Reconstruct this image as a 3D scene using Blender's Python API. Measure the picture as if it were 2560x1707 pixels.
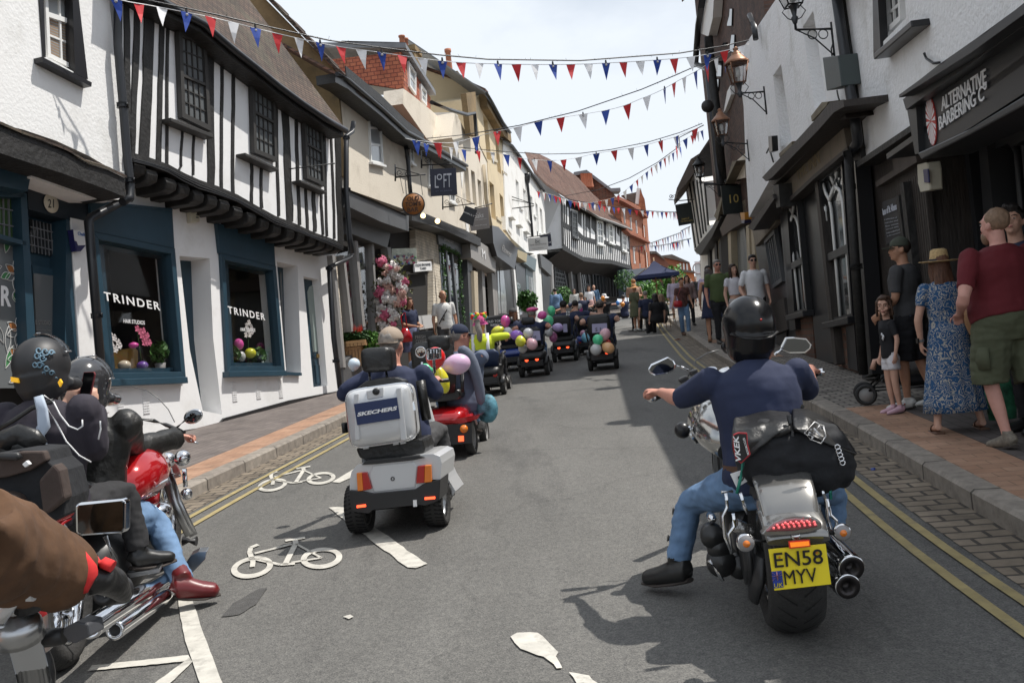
import bpy,bmesh,math,random
from mathutils import Vector,Matrix,geometry
R=math.radians;V=Vector
random.seed(7)
for o in list(bpy.data.objects):bpy.data.objects.remove(o)
SC=bpy.context.scene
C=SC.collection
# camera
FPX,TH,PT,CH,SL=2400.,.10,math.atan(26.5/2400.),1.5,.053
cam=bpy.data.cameras.new('camera');camo=bpy.data.objects.new('camera',cam);C.objects.link(camo)
cam.sensor_width=36;cam.lens=FPX/2560*36;cam.clip_start=.05;cam.clip_end=3000
camo.matrix_world=Matrix.Translation((0,0,CH))@Matrix.Rotation(PT,4,'X')@Matrix.Rotation(R(90),4,'X')@Matrix.Rotation(TH*-1,4,'Z')
SC.camera=camo
SC.view_settings.view_transform='Standard';SC.view_settings.look='None'
SC.view_settings.exposure=0.24;SC.view_settings.gamma=1.0
# sky and sun
SUN_EL,SUN_AZ=R(61),R(14)
w=bpy.data.worlds.new('World');SC.world=w;w.use_nodes=True
nt=w.node_tree;nt.nodes.clear()
def _n(nt,t,**k):
 n=nt.nodes.new(t)
 for a,b in k.items():setattr(n,a,b)
 return n
wo=_n(nt,'ShaderNodeOutputWorld');bg=_n(nt,'ShaderNodeBackground')
sk=_n(nt,'ShaderNodeTexSky');sk.sky_type='NISHITA';sk.sun_disc=False
sk.sun_elevation=SUN_EL;sk.sun_rotation=R(90)-SUN_AZ;sk.air_density=1.0;sk.dust_density=2.5;sk.ozone_density=1.0
tc=_n(nt,'ShaderNodeTexCoord');mp=_n(nt,'ShaderNodeMapping');mp.inputs['Scale'].default_value=(1.2,1.2,2.6)
no=_n(nt,'ShaderNodeTexNoise');no.inputs['Scale'].default_value=1.3;no.inputs['Detail'].default_value=7;no.inputs['Roughness'].default_value=.55
cr=_n(nt,'ShaderNodeValToRGB');cr.color_ramp.elements[0].position=.36;cr.color_ramp.elements[0].color=(.42,.42,.42,1);cr.color_ramp.elements[1].position=.58
mx=_n(nt,'ShaderNodeMix');mx.data_type='RGBA';mx.inputs[7].default_value=(7.6,8.15,8.8,1)
L=nt.links.new
L(tc.outputs['Generated'],mp.inputs[0]);L(mp.outputs[0],no.inputs['Vector']);L(no.outputs['Fac'],cr.inputs[0])
L(cr.outputs[0],mx.inputs[0]);L(sk.outputs[0],mx.inputs[6]);L(mx.outputs[2],bg.inputs[0]);bg.inputs[1].default_value=.10
L(bg.outputs[0],wo.inputs[0])
sd=bpy.data.lights.new('sun','SUN');sd.energy=4.1;sd.angle=R(.6);sd.color=(1,.955,.89)
so=bpy.data.objects.new('sun',sd);C.objects.link(so)
sv=V((math.cos(SUN_EL)*math.cos(SUN_AZ),math.cos(SUN_EL)*math.sin(SUN_AZ),math.sin(SUN_EL)))
so.rotation_euler=sv.to_track_quat('Z','Y').to_euler();so.location=sv*60
C=bpy.data.collections.new('street')
# pixel -> world helpers
def ray(px,py):
 u=(px-1280)/FPX;v=-(py-853.5)/FPX
 X=u*math.cos(TH)+v*math.sin(TH);Z=-u*math.sin(TH)+v*math.cos(TH)
 return V((X,math.cos(PT)-Z*math.sin(PT),math.sin(PT)+Z*math.cos(PT)))
CAM=V((0,0,CH))
def zg(y):
 if y<-60:return-3.18
 if y<85:return SL*y
 return 4.505+min((y-85)*.01,.6)
def G(px,py,dz=0.):
 d=ray(px,py);t=(CH-dz)/(SL*d.y-d.z);return CAM+d*t
def D(px,py,dist):
 d=ray(px,py);return CAM+d*(dist/d.y)
class Fac:
 def __init__(s,A,B,side=1):
  s.A=V((A[0],A[1],0));t=V((B[0]-A[0],B[1]-A[1],0));s.L=t.length;s.t=t.normalized()
  s.n=V((s.t.y,-s.t.x,0))*side
 def off(s,o):
  f=Fac.__new__(Fac);f.A=s.A+s.n*o;f.t=s.t;f.n=s.n;f.L=s.L;return f
 def P(s,a,z,o=0):return s.A+s.t*a+s.n*o+V((0,0,z))
 def uv(s,px,py,o=0):
  d=ray(px,py);A=s.A+s.n*o;k=(A-CAM).dot(s.n)/d.dot(s.n);p=CAM+d*k
  return((p-A).dot(s.t),p.z)
 def px(s,px,py,o=0):a,z=s.uv(px,py,o);return s.P(a,z,o)
def evalmesh(o):
 SC.collection.objects.link(o);dg=bpy.context.evaluated_depsgraph_get();me=bpy.data.meshes.new_from_object(o.evaluated_get(dg));SC.collection.objects.unlink(o);return me
 # mesh builder
OFF={}
def ortho(t,up=V((0,0,1))):
 t=t.normalized()
 if abs(t.dot(up))>.97:up=V((0,1,0))if abs(t.y)<.9 else V((1,0,0))
 a=t.cross(up).normalized();return a,a.cross(t).normalized()
class MB:
 def __init__(s):s.v=[];s.f=[];s.mi=[];s.sm=[];s.mats=[];s.cur=0
 def use(s,m):
  if m not in s.mats:s.mats.append(m)
  s.cur=s.mats.index(m);return s
 def face(s,idx,sm=False):s.f.append(idx);s.mi.append(s.cur);s.sm.append(sm)
 def add(s,vs,fs,sm=False):
  b=len(s.v);s.v+=[V(p)for p in vs]
  for f in fs:s.face([b+i for i in f],sm)
  return s
 def box(s,c,sz,M=None):
  x,y,z=[d/2 for d in sz];c=V(c)
  vs=[V((i*x,j*y,k*z))for i in(-1,1)for j in(-1,1)for k in(-1,1)]
  if M is not None:vs=[M@p for p in vs]
  return s.add([c+p for p in vs],[(0,1,3,2),(4,6,7,5),(0,4,5,1),(2,3,7,6),(0,2,6,4),(1,5,7,3)])
 def fbox(s,F,a0,a1,z0,z1,o0,o1):
  ps=[F.P(a,z,o)for a in(a0,a1)for z in(z0,z1)for o in(o0,o1)]
  return s.add(ps,[(0,1,3,2),(4,6,7,5),(0,4,5,1),(2,3,7,6),(0,2,6,4),(1,5,7,3)])
 def prism(s,poly,vec,sm=False):
  n=len(poly);poly=[V(p)for p in poly];vec=V(vec);b=len(s.v)
  s.v+=poly+[p+vec for p in poly]
  tris=geometry.tessellate_polygon([poly])
  for t in tris:
   s.face([b+i for i in t]);s.face([b+n+i for i in reversed(t)])
  for i in range(n):j=(i+1)%n;s.face([b+i,b+j,b+n+j,b+n+i],sm)
  return s
 def fpoly(s,F,pts,o0,o1):
  return s.prism([F.P(a,z,o0)for a,z in pts],F.n*(o1-o0))
 def wall(s,F,outer,holes,o=0,depth=.15,back=True):
  loops=[outer]+holes;ps=[];flat=[]
  for l in loops:ps.append([V((a,z,0))for a,z in l]);flat+=l
  b=len(s.v);s.v+=[F.P(a,z,o)for a,z in flat]
  for t in geometry.tessellate_polygon(ps):
   i,j,k=t;A,B2,C2=(flat[q]for q in t)
   if(B2[0]-A[0])*(C2[1]-A[1])-(C2[0]-A[0])*(B2[1]-A[1])<0:t=(i,k,j)
   s.face([b+q for q in t])
  st=0
  for l in loops:
   n=len(l);bb=len(s.v);s.v+=[F.P(a,z,o-depth)for a,z in l]
   for i in range(n):
    j=(i+1)%n;s.face([b+st+i,b+st+j,bb+j,bb+i])
   st+=n
  return s
 def loft(s,pts,rad,side=None,n=12,cap=True,sm=True,sq=0):
  pts=[V(p)for p in pts];k=len(pts);b=len(s.v);prev=None
  for i,p in enumerate(pts):
   t=(pts[min(i+1,k-1)]-pts[max(i-1,0)])
   if t.length<1e-9:t=V((0,0,1))
   t.normalize()
   if side is not None:
    a=V(side)-t*V(side).dot(t)
    if a.length<1e-4:a=ortho(t)[0]
    a.normalize();c=t.cross(a)
   elif prev is None:a,c=ortho(t)
   else:
    a=prev-t*prev.dot(t)
    if a.length<1e-5:a=ortho(t)[0]
    a.normalize();c=t.cross(a)
   prev=a
   r=rad[i]if isinstance(rad,(list,tuple))else rad
   ra,rb=r if isinstance(r,(list,tuple))else(r,r)
   for q in range(n):
    th=2*math.pi*q/n;cx,cy=math.cos(th),math.sin(th)
    if sq:
     e=1-sq;cx=math.copysign(abs(cx)**e,cx);cy=math.copysign(abs(cy)**e,cy)
    s.v.append(p+a*(ra*cx)+c*(rb*cy))
  for i in range(k-1):
   for q in range(n):
    q2=(q+1)%n;s.face([b+i*n+q,b+i*n+q2,b+(i+1)*n+q2,b+(i+1)*n+q],sm)
  if cap:
   s.face([b+q for q in reversed(range(n))]);s.face([b+(k-1)*n+q for q in range(n)])
  return s
 def tube(s,pts,r,n=8,cap=True):return s.loft(pts,r,n=n,cap=cap)
 def ell(s,c,r,M=None,n=16,m=10,half=None):
  c=V(c);b=len(s.v);r=(r,r,r)if not isinstance(r,(tuple,list))else r
  for i in range(m+1):
   ph=math.pi*i/m
   for q in range(n):
    th=2*math.pi*q/n;p=V((r[0]*math.sin(ph)*math.cos(th),r[1]*math.sin(ph)*math.sin(th),r[2]*math.cos(ph)))
    if half is not None and p.z<half:p.z=half
    if M is not None:p=M@p
    s.v.append(c+p)
  for i in range(m):
   for q in range(n):
    q2=(q+1)%n;f=[b+i*n+q,b+(i+1)*n+q,b+(i+1)*n+q2,b+i*n+q2]
    if i==0:f=[b+q,b+n+q,b+n+q2]
    elif i==m-1:f=[b+i*n+q,b+(i+1)*n+q,b+i*n+q2]
    s.face(f,True)
  return s
 def caps(s,a,b,ra,rb=None,n=12):
  a=V(a);b=V(b);rb=ra if rb is None else rb
  s.loft([a,b],[ra,rb],n=n);s.ell(a,ra,n=n,m=8);s.ell(b,rb,n=n,m=8);return s
 def torus(s,c,R1,r,axis,n=32,m=10,a0=0,a1=2*math.pi,rb=None):
  c=V(c);ax=V(axis).normalized();u,v=ortho(ax);full=abs(a1-a0-2*math.pi)<1e-6
  rb=r if rb is None else rb;b=len(s.v);k=n if full else n+1
  for i in range(k):
   th=a0+(a1-a0)*i/n;d=u*math.cos(th)+v*math.sin(th)
   for q in range(m):
    ph=2*math.pi*q/m;s.v.append(c+d*(R1+r*math.cos(ph))+ax*(rb*math.sin(ph)))
  for i in range(n if full else n):
   i2=(i+1)%k if full else i+1
   for q in range(m):
    q2=(q+1)%m;s.face([b+i*m+q,b+i2*m+q,b+i2*m+q2,b+i*m+q2],True)
  return s
 def lathe(s,c,axis,prof,n=24,sm=True):
  c=V(c);ax=V(axis).normalized();u,v=ortho(ax);b=len(s.v)
  for r,h in prof:
   for q in range(n):
    th=2*math.pi*q/n;s.v.append(c+ax*h+(u*math.cos(th)+v*math.sin(th))*r)
  for i in range(len(prof)-1):
   for q in range(n):
    q2=(q+1)%n;s.face([b+i*n+q,b+i*n+q2,b+(i+1)*n+q2,b+(i+1)*n+q],sm)
  return s
 def strip(s,La,Lb,sm=False):
  b=len(s.v);n=len(La);s.v+=[V(p)for p in La]+[V(p)for p in Lb]
  for i in range(n-1):s.face([b+i,b+i+1,b+n+i+1,b+n+i],sm)
  return s
 def xf(s,M):
  s.v=[M@p for p in s.v];return s
 def build(s,name,m=None,parent=None,bevel=0,remesh=0,smooth=0,fix=True,autos=False,sub=0):
  me=bpy.data.meshes.new(name)
  off=V((0,0,0))
  if parent is not None and parent.name in OFF:off=OFF[parent.name]
  me.from_pydata([p-off for p in s.v],[],s.f)
  if m is not None and not s.mats:me.materials.append(m)
  for mm in s.mats:me.materials.append(mm)
  if s.mats:
   for p,i in zip(me.polygons,s.mi):p.material_index=i
  for p,i in zip(me.polygons,s.sm):p.use_smooth=i
  if fix:
   bm=bmesh.new();bm.from_mesh(me);bmesh.ops.recalc_face_normals(bm,faces=bm.faces);bm.to_mesh(me);bm.free()
  o=bpy.data.objects.new(name,me);C.objects.link(o)
  if remesh:
   r=o.modifiers.new('r','REMESH');r.mode='VOXEL';r.voxel_size=remesh;r.use_smooth_shade=True
   if smooth:q=o.modifiers.new('s','SMOOTH');q.factor=.5;q.iterations=smooth
   m2=evalmesh(o)
   o.modifiers.clear();old=o.data;o.data=m2;bpy.data.meshes.remove(old);m2.name=name
   if m is not None and not m2.materials:m2.materials.append(m)
   for p in m2.polygons:p.use_smooth=True
  if bevel:
   b=o.modifiers.new('b','BEVEL');b.width=bevel;b.segments=2;b.limit_method='ANGLE';b.angle_limit=R(40)
  if sub:
   b=o.modifiers.new('ss','SUBSURF');b.levels=sub;b.render_levels=sub
  if parent is not None:o.parent=parent;OFF[o.name]=off
  return o
def thing(name,label,cat,loc=(0,0,0),group=None,rz=0):
 o=bpy.data.objects.new(name,None);C.objects.link(o);o.location=loc;o.rotation_euler=(0,0,rz)
 o.empty_display_size=.1;o['label']=label;o['category']=cat
 if group:o['group']=group
 OFF[o.name]=V(loc)if rz==0 else V((0,0,0))
 return o
def tag(o,label,cat,group=None):
 o['label']=label;o['category']=cat
 if group:o['group']=group
 return o
def struct(o):o['kind']='structure';return o
def clone(o,loc=None,rz=None,label=None,parent=None):
 c=o.copy();C.objects.link(c)
 if parent is not None:c.parent=parent
 for ch in o.children:clone(ch,parent=c)
 if loc is not None:c.location=loc
 if rz is not None:c.rotation_euler=(0,0,rz)
 if label:c['label']=label
 return c
 # materials
MC={}
def mat(name,col=(.5,.5,.5),rough=.6,metal=0,var=0,vs=3.,bump=0,bs=20.,spec=.5,coat=0,emit=0,dirt=None,ds=1.2,trans=0,sheen=0,stretch=None,alpha=1):
 if name in MC:return MC[name]
 m=bpy.data.materials.new(name);m.use_nodes=True;nt=m.node_tree;L=nt.links.new
 p=nt.nodes['Principled BSDF'];p.inputs['Base Color'].default_value=(*col,1);p.inputs['Roughness'].default_value=rough
 p.inputs['Metallic'].default_value=metal;p.inputs['Specular IOR Level'].default_value=spec
 if coat:p.inputs['Coat Weight'].default_value=coat;p.inputs['Coat Roughness'].default_value=.05
 if sheen:p.inputs['Sheen Weight'].default_value=sheen
 if trans:p.inputs['Transmission Weight'].default_value=trans
 if alpha<1:p.inputs['Alpha'].default_value=alpha
 if emit:p.inputs['Emission Color'].default_value=(*col,1);p.inputs['Emission Strength'].default_value=emit
 g=_n(nt,'ShaderNodeNewGeometry');src=g.outputs['Position']
 if stretch:
  mm=_n(nt,'ShaderNodeMapping');mm.inputs['Scale'].default_value=stretch;L(src,mm.inputs[0]);src=mm.outputs[0]
 last=None
 if var:
  no=_n(nt,'ShaderNodeTexNoise');no.inputs['Scale'].default_value=vs;no.inputs['Detail'].default_value=6;no.inputs['Roughness'].default_value=.65;L(src,no.inputs['Vector'])
  r=_n(nt,'ShaderNodeValToRGB');r.color_ramp.elements[0].position=.3;r.color_ramp.elements[1].position=.7
  a=[max(0,c*(1-var))for c in col];b=[min(1,c*(1+var))for c in col]
  r.color_ramp.elements[0].color=(*a,1);r.color_ramp.elements[1].color=(*b,1)
  L(no.outputs['Fac'],r.inputs[0]);last=r.outputs[0];L(last,p.inputs['Base Color'])
 if dirt:
  no=_n(nt,'ShaderNodeTexNoise');no.inputs['Scale'].default_value=ds;no.inputs['Detail'].default_value=9;no.inputs['Roughness'].default_value=.7;L(src,no.inputs['Vector'])
  r=_n(nt,'ShaderNodeValToRGB');r.color_ramp.elements[0].position=.52;r.color_ramp.elements[1].position=.75;L(no.outputs['Fac'],r.inputs[0])
  x=_n(nt,'ShaderNodeMix');x.data_type='RGBA';L(r.outputs[0],x.inputs[0]);x.inputs[7].default_value=(*dirt,1)
  if last:L(last,x.inputs[6])
  else:x.inputs[6].default_value=(*col,1)
  L(x.outputs[2],p.inputs['Base Color'])
 if bump:
  no=_n(nt,'ShaderNodeTexNoise');no.inputs['Scale'].default_value=bs;no.inputs['Detail'].default_value=5;L(src,no.inputs['Vector'])
  b=_n(nt,'ShaderNodeBump');b.inputs['Strength'].default_value=bump;b.inputs['Distance'].default_value=.02;L(no.outputs['Fac'],b.inputs['Height']);L(b.outputs[0],p.inputs['Normal'])
 MC[name]=m;return m
def brickmat(name,dirv,c1,c2,mortar,w=.22,h=.075,ms=.010,rough=.85,bump=.5,off=.5,vert=True,var=.35,vs=2.,rowvec=None,dirt=None):
# brick pattern laid along dirv (horizontal direction) and z (or rowvec when lying on the ground)
 if name in MC:return MC[name]
 m=bpy.data.materials.new(name);m.use_nodes=True;nt=m.node_tree;L=nt.links.new;p=nt.nodes['Principled BSDF'];p.inputs['Roughness'].default_value=rough
 g=_n(nt,'ShaderNodeNewGeometry')
 d1=_n(nt,'ShaderNodeVectorMath',operation='DOT_PRODUCT');d1.inputs[1].default_value=dirv;L(g.outputs['Position'],d1.inputs[0])
 d2=_n(nt,'ShaderNodeVectorMath',operation='DOT_PRODUCT');d2.inputs[1].default_value=rowvec or(0,0,1);L(g.outputs['Position'],d2.inputs[0])
 cb=_n(nt,'ShaderNodeCombineXYZ');L(d1.outputs['Value'],cb.inputs[0]);L(d2.outputs['Value'],cb.inputs[1])
 nz=_n(nt,'ShaderNodeTexNoise');nz.inputs['Scale'].default_value=3.;L(g.outputs['Position'],nz.inputs['Vector'])
 ad=_n(nt,'ShaderNodeVectorMath',operation='MULTIPLY_ADD');ad.inputs[1].default_value=(w*.12,h*.22,0);L(nz.outputs['Color'],ad.inputs[0]);L(cb.outputs[0],ad.inputs[2])
 b=_n(nt,'ShaderNodeTexBrick');b.offset=off;b.inputs['Scale'].default_value=1;b.inputs['Brick Width'].default_value=w;b.inputs['Row Height'].default_value=h;b.inputs['Mortar Size'].default_value=ms;b.inputs['Mortar Smooth'].default_value=.3
 b.inputs['Color1'].default_value=(*c1,1);b.inputs['Color2'].default_value=(*c2,1);b.inputs['Mortar'].default_value=(*mortar,1);b.inputs['Bias'].default_value=0
 L(ad.outputs[0],b.inputs['Vector'])
 no=_n(nt,'ShaderNodeTexNoise');no.inputs['Scale'].default_value=vs;no.inputs['Detail'].default_value=8;no.inputs['Roughness'].default_value=.7;L(g.outputs['Position'],no.inputs['Vector'])
 r=_n(nt,'ShaderNodeMapRange');r.inputs[1].default_value=.3;r.inputs[2].default_value=.7;r.inputs[3].default_value=1-var;r.inputs[4].default_value=1+var;L(no.outputs['Fac'],r.inputs[0])
 x=_n(nt,'ShaderNodeVectorMath',operation='SCALE');L(b.outputs['Color'],x.inputs[0]);L(r.outputs[0],x.inputs['Scale']);L(x.outputs[0],p.inputs['Base Color'])
 if dirt:
  n2=_n(nt,'ShaderNodeTexNoise');n2.inputs['Scale'].default_value=.9;n2.inputs['Detail'].default_value=10;n2.inputs['Roughness'].default_value=.75;L(g.outputs['Position'],n2.inputs['Vector'])
  rr=_n(nt,'ShaderNodeValToRGB');rr.color_ramp.elements[0].position=.5;rr.color_ramp.elements[1].position=.68;L(n2.outputs['Fac'],rr.inputs[0])
  xx=_n(nt,'ShaderNodeMix');xx.data_type='RGBA';L(rr.outputs[0],xx.inputs[0]);L(x.outputs[0],xx.inputs[6]);xx.inputs[7].default_value=(*dirt,1);L(xx.outputs[2],p.inputs['Base Color'])
 bu=_n(nt,'ShaderNodeBump');bu.inputs['Strength'].default_value=bump;bu.inputs['Distance'].default_value=.02;bu.invert=True
 L(b.outputs['Fac'],bu.inputs['Height']);L(bu.outputs[0],p.inputs['Normal'])
 MC[name]=m;return m
def glassmat(name,tint=(.03,.035,.04),tr=.0,rough=.02):
 if name in MC:return MC[name]
 m=bpy.data.materials.new(name);m.use_nodes=True;nt=m.node_tree;L=nt.links.new;nt.nodes.clear()
 o=_n(nt,'ShaderNodeOutputMaterial');p=_n(nt,'ShaderNodeBsdfPrincipled');p.inputs['Base Color'].default_value=(*tint,1);p.inputs['Roughness'].default_value=rough;p.inputs['Specular IOR Level'].default_value=.6
 if tr>0:
  t=_n(nt,'ShaderNodeBsdfTransparent');x=_n(nt,'ShaderNodeMixShader');gl=_n(nt,'ShaderNodeBsdfGlossy');gl.inputs['Roughness'].default_value=rough
  t.inputs[0].default_value=(tr,tr,tr,1);lw=_n(nt,'ShaderNodeLayerWeight');pw=_n(nt,'ShaderNodeMath',operation='POWER');pw.inputs[1].default_value=4;L(lw.outputs['Facing'],pw.inputs[0]);fr=_n(nt,'ShaderNodeMath',operation='MULTIPLY_ADD');fr.inputs[1].default_value=.7;fr.inputs[2].default_value=.03;L(pw.outputs[0],fr.inputs[0])
  L(fr.outputs[0],x.inputs[0]);L(t.outputs[0],x.inputs[1]);L(gl.outputs[0],x.inputs[2]);L(x.outputs[0],o.inputs[0])
 else:L(p.outputs[0],o.inputs[0])
 MC[name]=m;return m
def text(s,O,U,Vv,m,parent=None,name='lettering',off=.0,depth=.004,n=None,sx=1.0,fit=True):
 """flat raised lettering: O lower-left, U vector of the full width, Vv vector of the cap height"""
 cu=bpy.data.curves.new('t','FONT');cu.body=s;cu.offset=off;cu.space_character=sx;cu.resolution_u=3;cu.align_x='LEFT';cu.space_line=1.0
 to=bpy.data.objects.new('t',cu);me=evalmesh(to);bpy.data.objects.remove(to);bpy.data.curves.remove(cu)
 xs=[v.co.x for v in me.vertices];ys=[v.co.y for v in me.vertices];x0,x1,y0,y1=min(xs),max(xs),min(ys),max(ys)
 O=V(O);U=V(U);Vv=V(Vv);N=(n or U.cross(Vv)).normalized()
 mb=MB();
 vs=[O+U*((v.co.x-x0)/(x1-x0))+Vv*((v.co.y-y0)/(y1-y0))for v in me.vertices]
 fs=[list(p.vertices)for p in me.polygons]
 k=len(vs);mb.v=[p for p in vs]+[p+N*depth for p in vs]
 for f in fs:mb.face([k+i for i in f])
 cnt={}
 for f in fs:
  for i in range(len(f)):
   e=(f[i],f[(i+1)%len(f)]);cnt[e]=1
 for(a,b)in list(cnt):
  if(b,a)not in cnt:mb.face([a,b,k+b,k+a])
 bpy.data.meshes.remove(me)
 return mb.build(name,m,parent,fix=False)
def ftext(F,s,p0,p1,ptop,m,parent=None,o=.01,off=0,sx=1.0,name='lettering',depth=.003):
 """lettering on a facade: p0 lower-left px, p1 lower-right px, ptop upper-left px"""
 O=F.px(*p0,o);return text(s,O,F.px(*p1,o)-O,F.px(*ptop,o)-O,m,parent,name,off,depth,F.n,sx)
 # ground, road, pavements
LK=[(-4.6,-12),(-3.75,0),(-3.2,7),(-3.05,8.8),(-2.84,10.4),(-2.47,13.7),(-1.75,20),(-.95,27),(.6,37),(3.4,52),(10.9,72),(18.5,92),(27,120)]
RK=[(2.2,-12),(2.3,0),(2.5,4.9),(2.72,6.7),(3.0,9),(3.35,13),(3.96,19.3),(5.3,30),(7.2,44.5),(10.9,61),(16,76),(24,96),(33,120)]
def dens(pl,step=.5):
 out=[]
 for i in range(len(pl)-1):
  a,b=V((*pl[i],0)),V((*pl[i+1],0));n=max(1,int((b-a).length/step))
  for k in range(n):out.append(a+(b-a)*(k/n))
 out.append(V((*pl[-1],0)))
 for _ in range(6):out=[out[0]]+[(out[i-1]+out[i]*2+out[i+1])/4 for i in range(1,len(out)-1)]+[out[-1]]
 return out
LKd,RKd=dens(LK),dens(RK)
def shift(pl,d):
 o=[]
 for i,p in enumerate(pl):
  t=(pl[min(i+1,len(pl)-1)]-pl[max(i-1,0)]).normalized();o.append(p+V((t.y,-t.x,0))*d)
 return o
def lift(pl,dz):return[V((p.x,p.y,zg(p.y)+dz))for p in pl]
def seg(pl,y0,y1):return[p for p in pl if y0<=p.y<=y1]
def asphalt():
 m=bpy.data.materials.new('asphalt');m.use_nodes=True;nt=m.node_tree;L=nt.links.new;p=nt.nodes['Principled BSDF'];p.inputs['Roughness'].default_value=.82
 g=_n(nt,'ShaderNodeNewGeometry')
 def noise(sc,d,stretch=None):
  n=_n(nt,'ShaderNodeTexNoise');n.inputs['Scale'].default_value=sc;n.inputs['Detail'].default_value=d;n.inputs['Roughness'].default_value=.7
  if stretch:q=_n(nt,'ShaderNodeMapping');q.inputs['Scale'].default_value=stretch;L(g.outputs['Position'],q.inputs[0]);L(q.outputs[0],n.inputs['Vector'])
  else:L(g.outputs['Position'],n.inputs['Vector'])
  return n.outputs['Fac']
 def ramp(i,a,b,ca,cb):
  r=_n(nt,'ShaderNodeValToRGB');r.color_ramp.elements[0].position=a;r.color_ramp.elements[1].position=b;r.color_ramp.elements[0].color=(*ca,1);r.color_ramp.elements[1].color=(*cb,1);L(i,r.inputs[0]);return r.outputs[0]
 def mul(a,b,t='MULTIPLY',f=1):
  x=_n(nt,'ShaderNodeMix');x.data_type='RGBA';x.blend_type=t;x.inputs[0].default_value=f;L(a,x.inputs[6]);L(b,x.inputs[7]);return x.outputs[2]
 base=ramp(noise(.45,8,(1,.35,1)),.35,.68,(.094,.092,.088),(.148,.145,.139))
 v=_n(nt,'ShaderNodeTexVoronoi');v.inputs['Scale'].default_value=150;L(g.outputs['Position'],v.inputs['Vector'])
 speck=ramp(v.outputs['Color'],.1,.9,(.66,.66,.66),(1.36,1.34,1.3));c=mul(base,speck)
 c=mul(c,ramp(noise(28,3),.3,.7,(.8,.8,.8),(1.15,1.15,1.13)))
 c=mul(c,ramp(noise(1.3,10,(1,.22,1)),.36,.46,(.72,.72,.73),(1,1,1)))
 # cracks and joints
 w2=_n(nt,'ShaderNodeTexVoronoi');w2.feature='DISTANCE_TO_EDGE';w2.inputs['Scale'].default_value=.42
 nn=_n(nt,'ShaderNodeTexNoise');nn.inputs['Scale'].default_value=2.4;nn.inputs['Detail'].default_value=6;L(g.outputs['Position'],nn.inputs['Vector'])
 ma=_n(nt,'ShaderNodeVectorMath',operation='MULTIPLY_ADD');ma.inputs[1].default_value=(.7,.7,0);L(nn.outputs['Color'],ma.inputs[0]);L(g.outputs['Position'],ma.inputs[2]);L(ma.outputs[0],w2.inputs['Vector'])
 c=mul(c,ramp(w2.outputs['Distance'],.0,.006,(.8,.8,.8),(1,1,1)))
 L(c,p.inputs['Base Color'])
 b=_n(nt,'ShaderNodeBump');b.inputs['Strength'].default_value=.55;b.inputs['Distance'].default_value=.006;L(v.outputs['Distance'],b.inputs['Height']);L(b.outputs[0],p.inputs['Normal'])
 return m
def settmat(name,sc,c1,c2,gap,rot=0,bump=.8):
 d=(math.cos(rot),math.sin(rot),0);e=(-math.sin(rot),math.cos(rot),0)
 return brickmat(name,d,c1,c2,gap,w=sc,h=sc*.62,ms=.012,rowvec=e,bump=bump,var=.45,vs=3)
M_asph=asphalt()
SA=R(83.3)
M_ground=mat('ground_earth',(.12,.11,.09),.9,var=.3,vs=.4)
M_flag=brickmat('paver_grey',(math.cos(SA),math.sin(SA),0),(.125,.105,.098),(.165,.14,.128),(.07,.062,.055),w=.21,h=.105,ms=.006,rowvec=(math.sin(SA),-math.cos(SA),0),bump=.3,var=.3,vs=1.6)
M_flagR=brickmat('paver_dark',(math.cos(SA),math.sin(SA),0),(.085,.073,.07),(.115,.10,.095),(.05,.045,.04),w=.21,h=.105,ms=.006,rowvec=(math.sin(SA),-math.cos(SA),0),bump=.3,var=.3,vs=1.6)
M_band=brickmat('paver_orange',(math.sin(SA),-math.cos(SA),0),(.31,.175,.11),(.37,.225,.15),(.22,.14,.09),w=.21,h=.13,ms=.006,rowvec=(math.cos(SA),math.sin(SA),0),bump=.3,var=.28,vs=3)
M_kerb=brickmat('granite_kerb',(math.cos(SA),math.sin(SA),0),(.20,.175,.15),(.27,.24,.205),(.07,.06,.05),w=.92,h=5,ms=.012,rowvec=(0,0,1),bump=.5,var=.35,vs=9)
M_sett=settmat('gutter_setts',.21,(.155,.125,.092),(.22,.18,.135),(.05,.042,.034),rot=R(-6))
M_setts2=settmat('pavement_setts',.17,(.17,.15,.13),(.27,.245,.215),(.05,.045,.04),rot=R(-6),bump=1)
M_white=mat('road_paint_white',(.50,.48,.43),.75,var=.2,vs=8,dirt=(.17,.16,.145),ds=7)
M_yell=mat('road_paint_yellow',(.33,.265,.12),.75,var=.2,vs=6,dirt=(.15,.13,.1),ds=7)
# one big sheet of ground
mb=MB();ys=[-900,-60,0,85,145,400,1500];
mb.strip([(-900,y,zg(y)-.02 if y<85 else zg(y)-.02)for y in ys],[(900,y,zg(y)-.02)for y in ys])
struct(mb.build('ground',M_ground))
mb=MB();L1=lift(shift(LKd,-.05),.0);
def resamp(pl,n=220):
 ds=[0]
 for i in range(1,len(pl)):ds.append(ds[-1]+(pl[i]-pl[i-1]).length)
 out=[];j=0
 for k in range(n+1):
  t=ds[-1]*k/n
  while j<len(ds)-2 and ds[j+1]<t:j+=1
  f=(t-ds[j])/max(1e-9,ds[j+1]-ds[j]);out.append(pl[j]+(pl[j+1]-pl[j])*min(1,f))
 return out
A_,B_=resamp(shift(LKd,-.05)),resamp(shift(RKd,.05))
mb.strip(lift(A_,0),lift(B_,0));struct(mb.build('road',M_asph))
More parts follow.
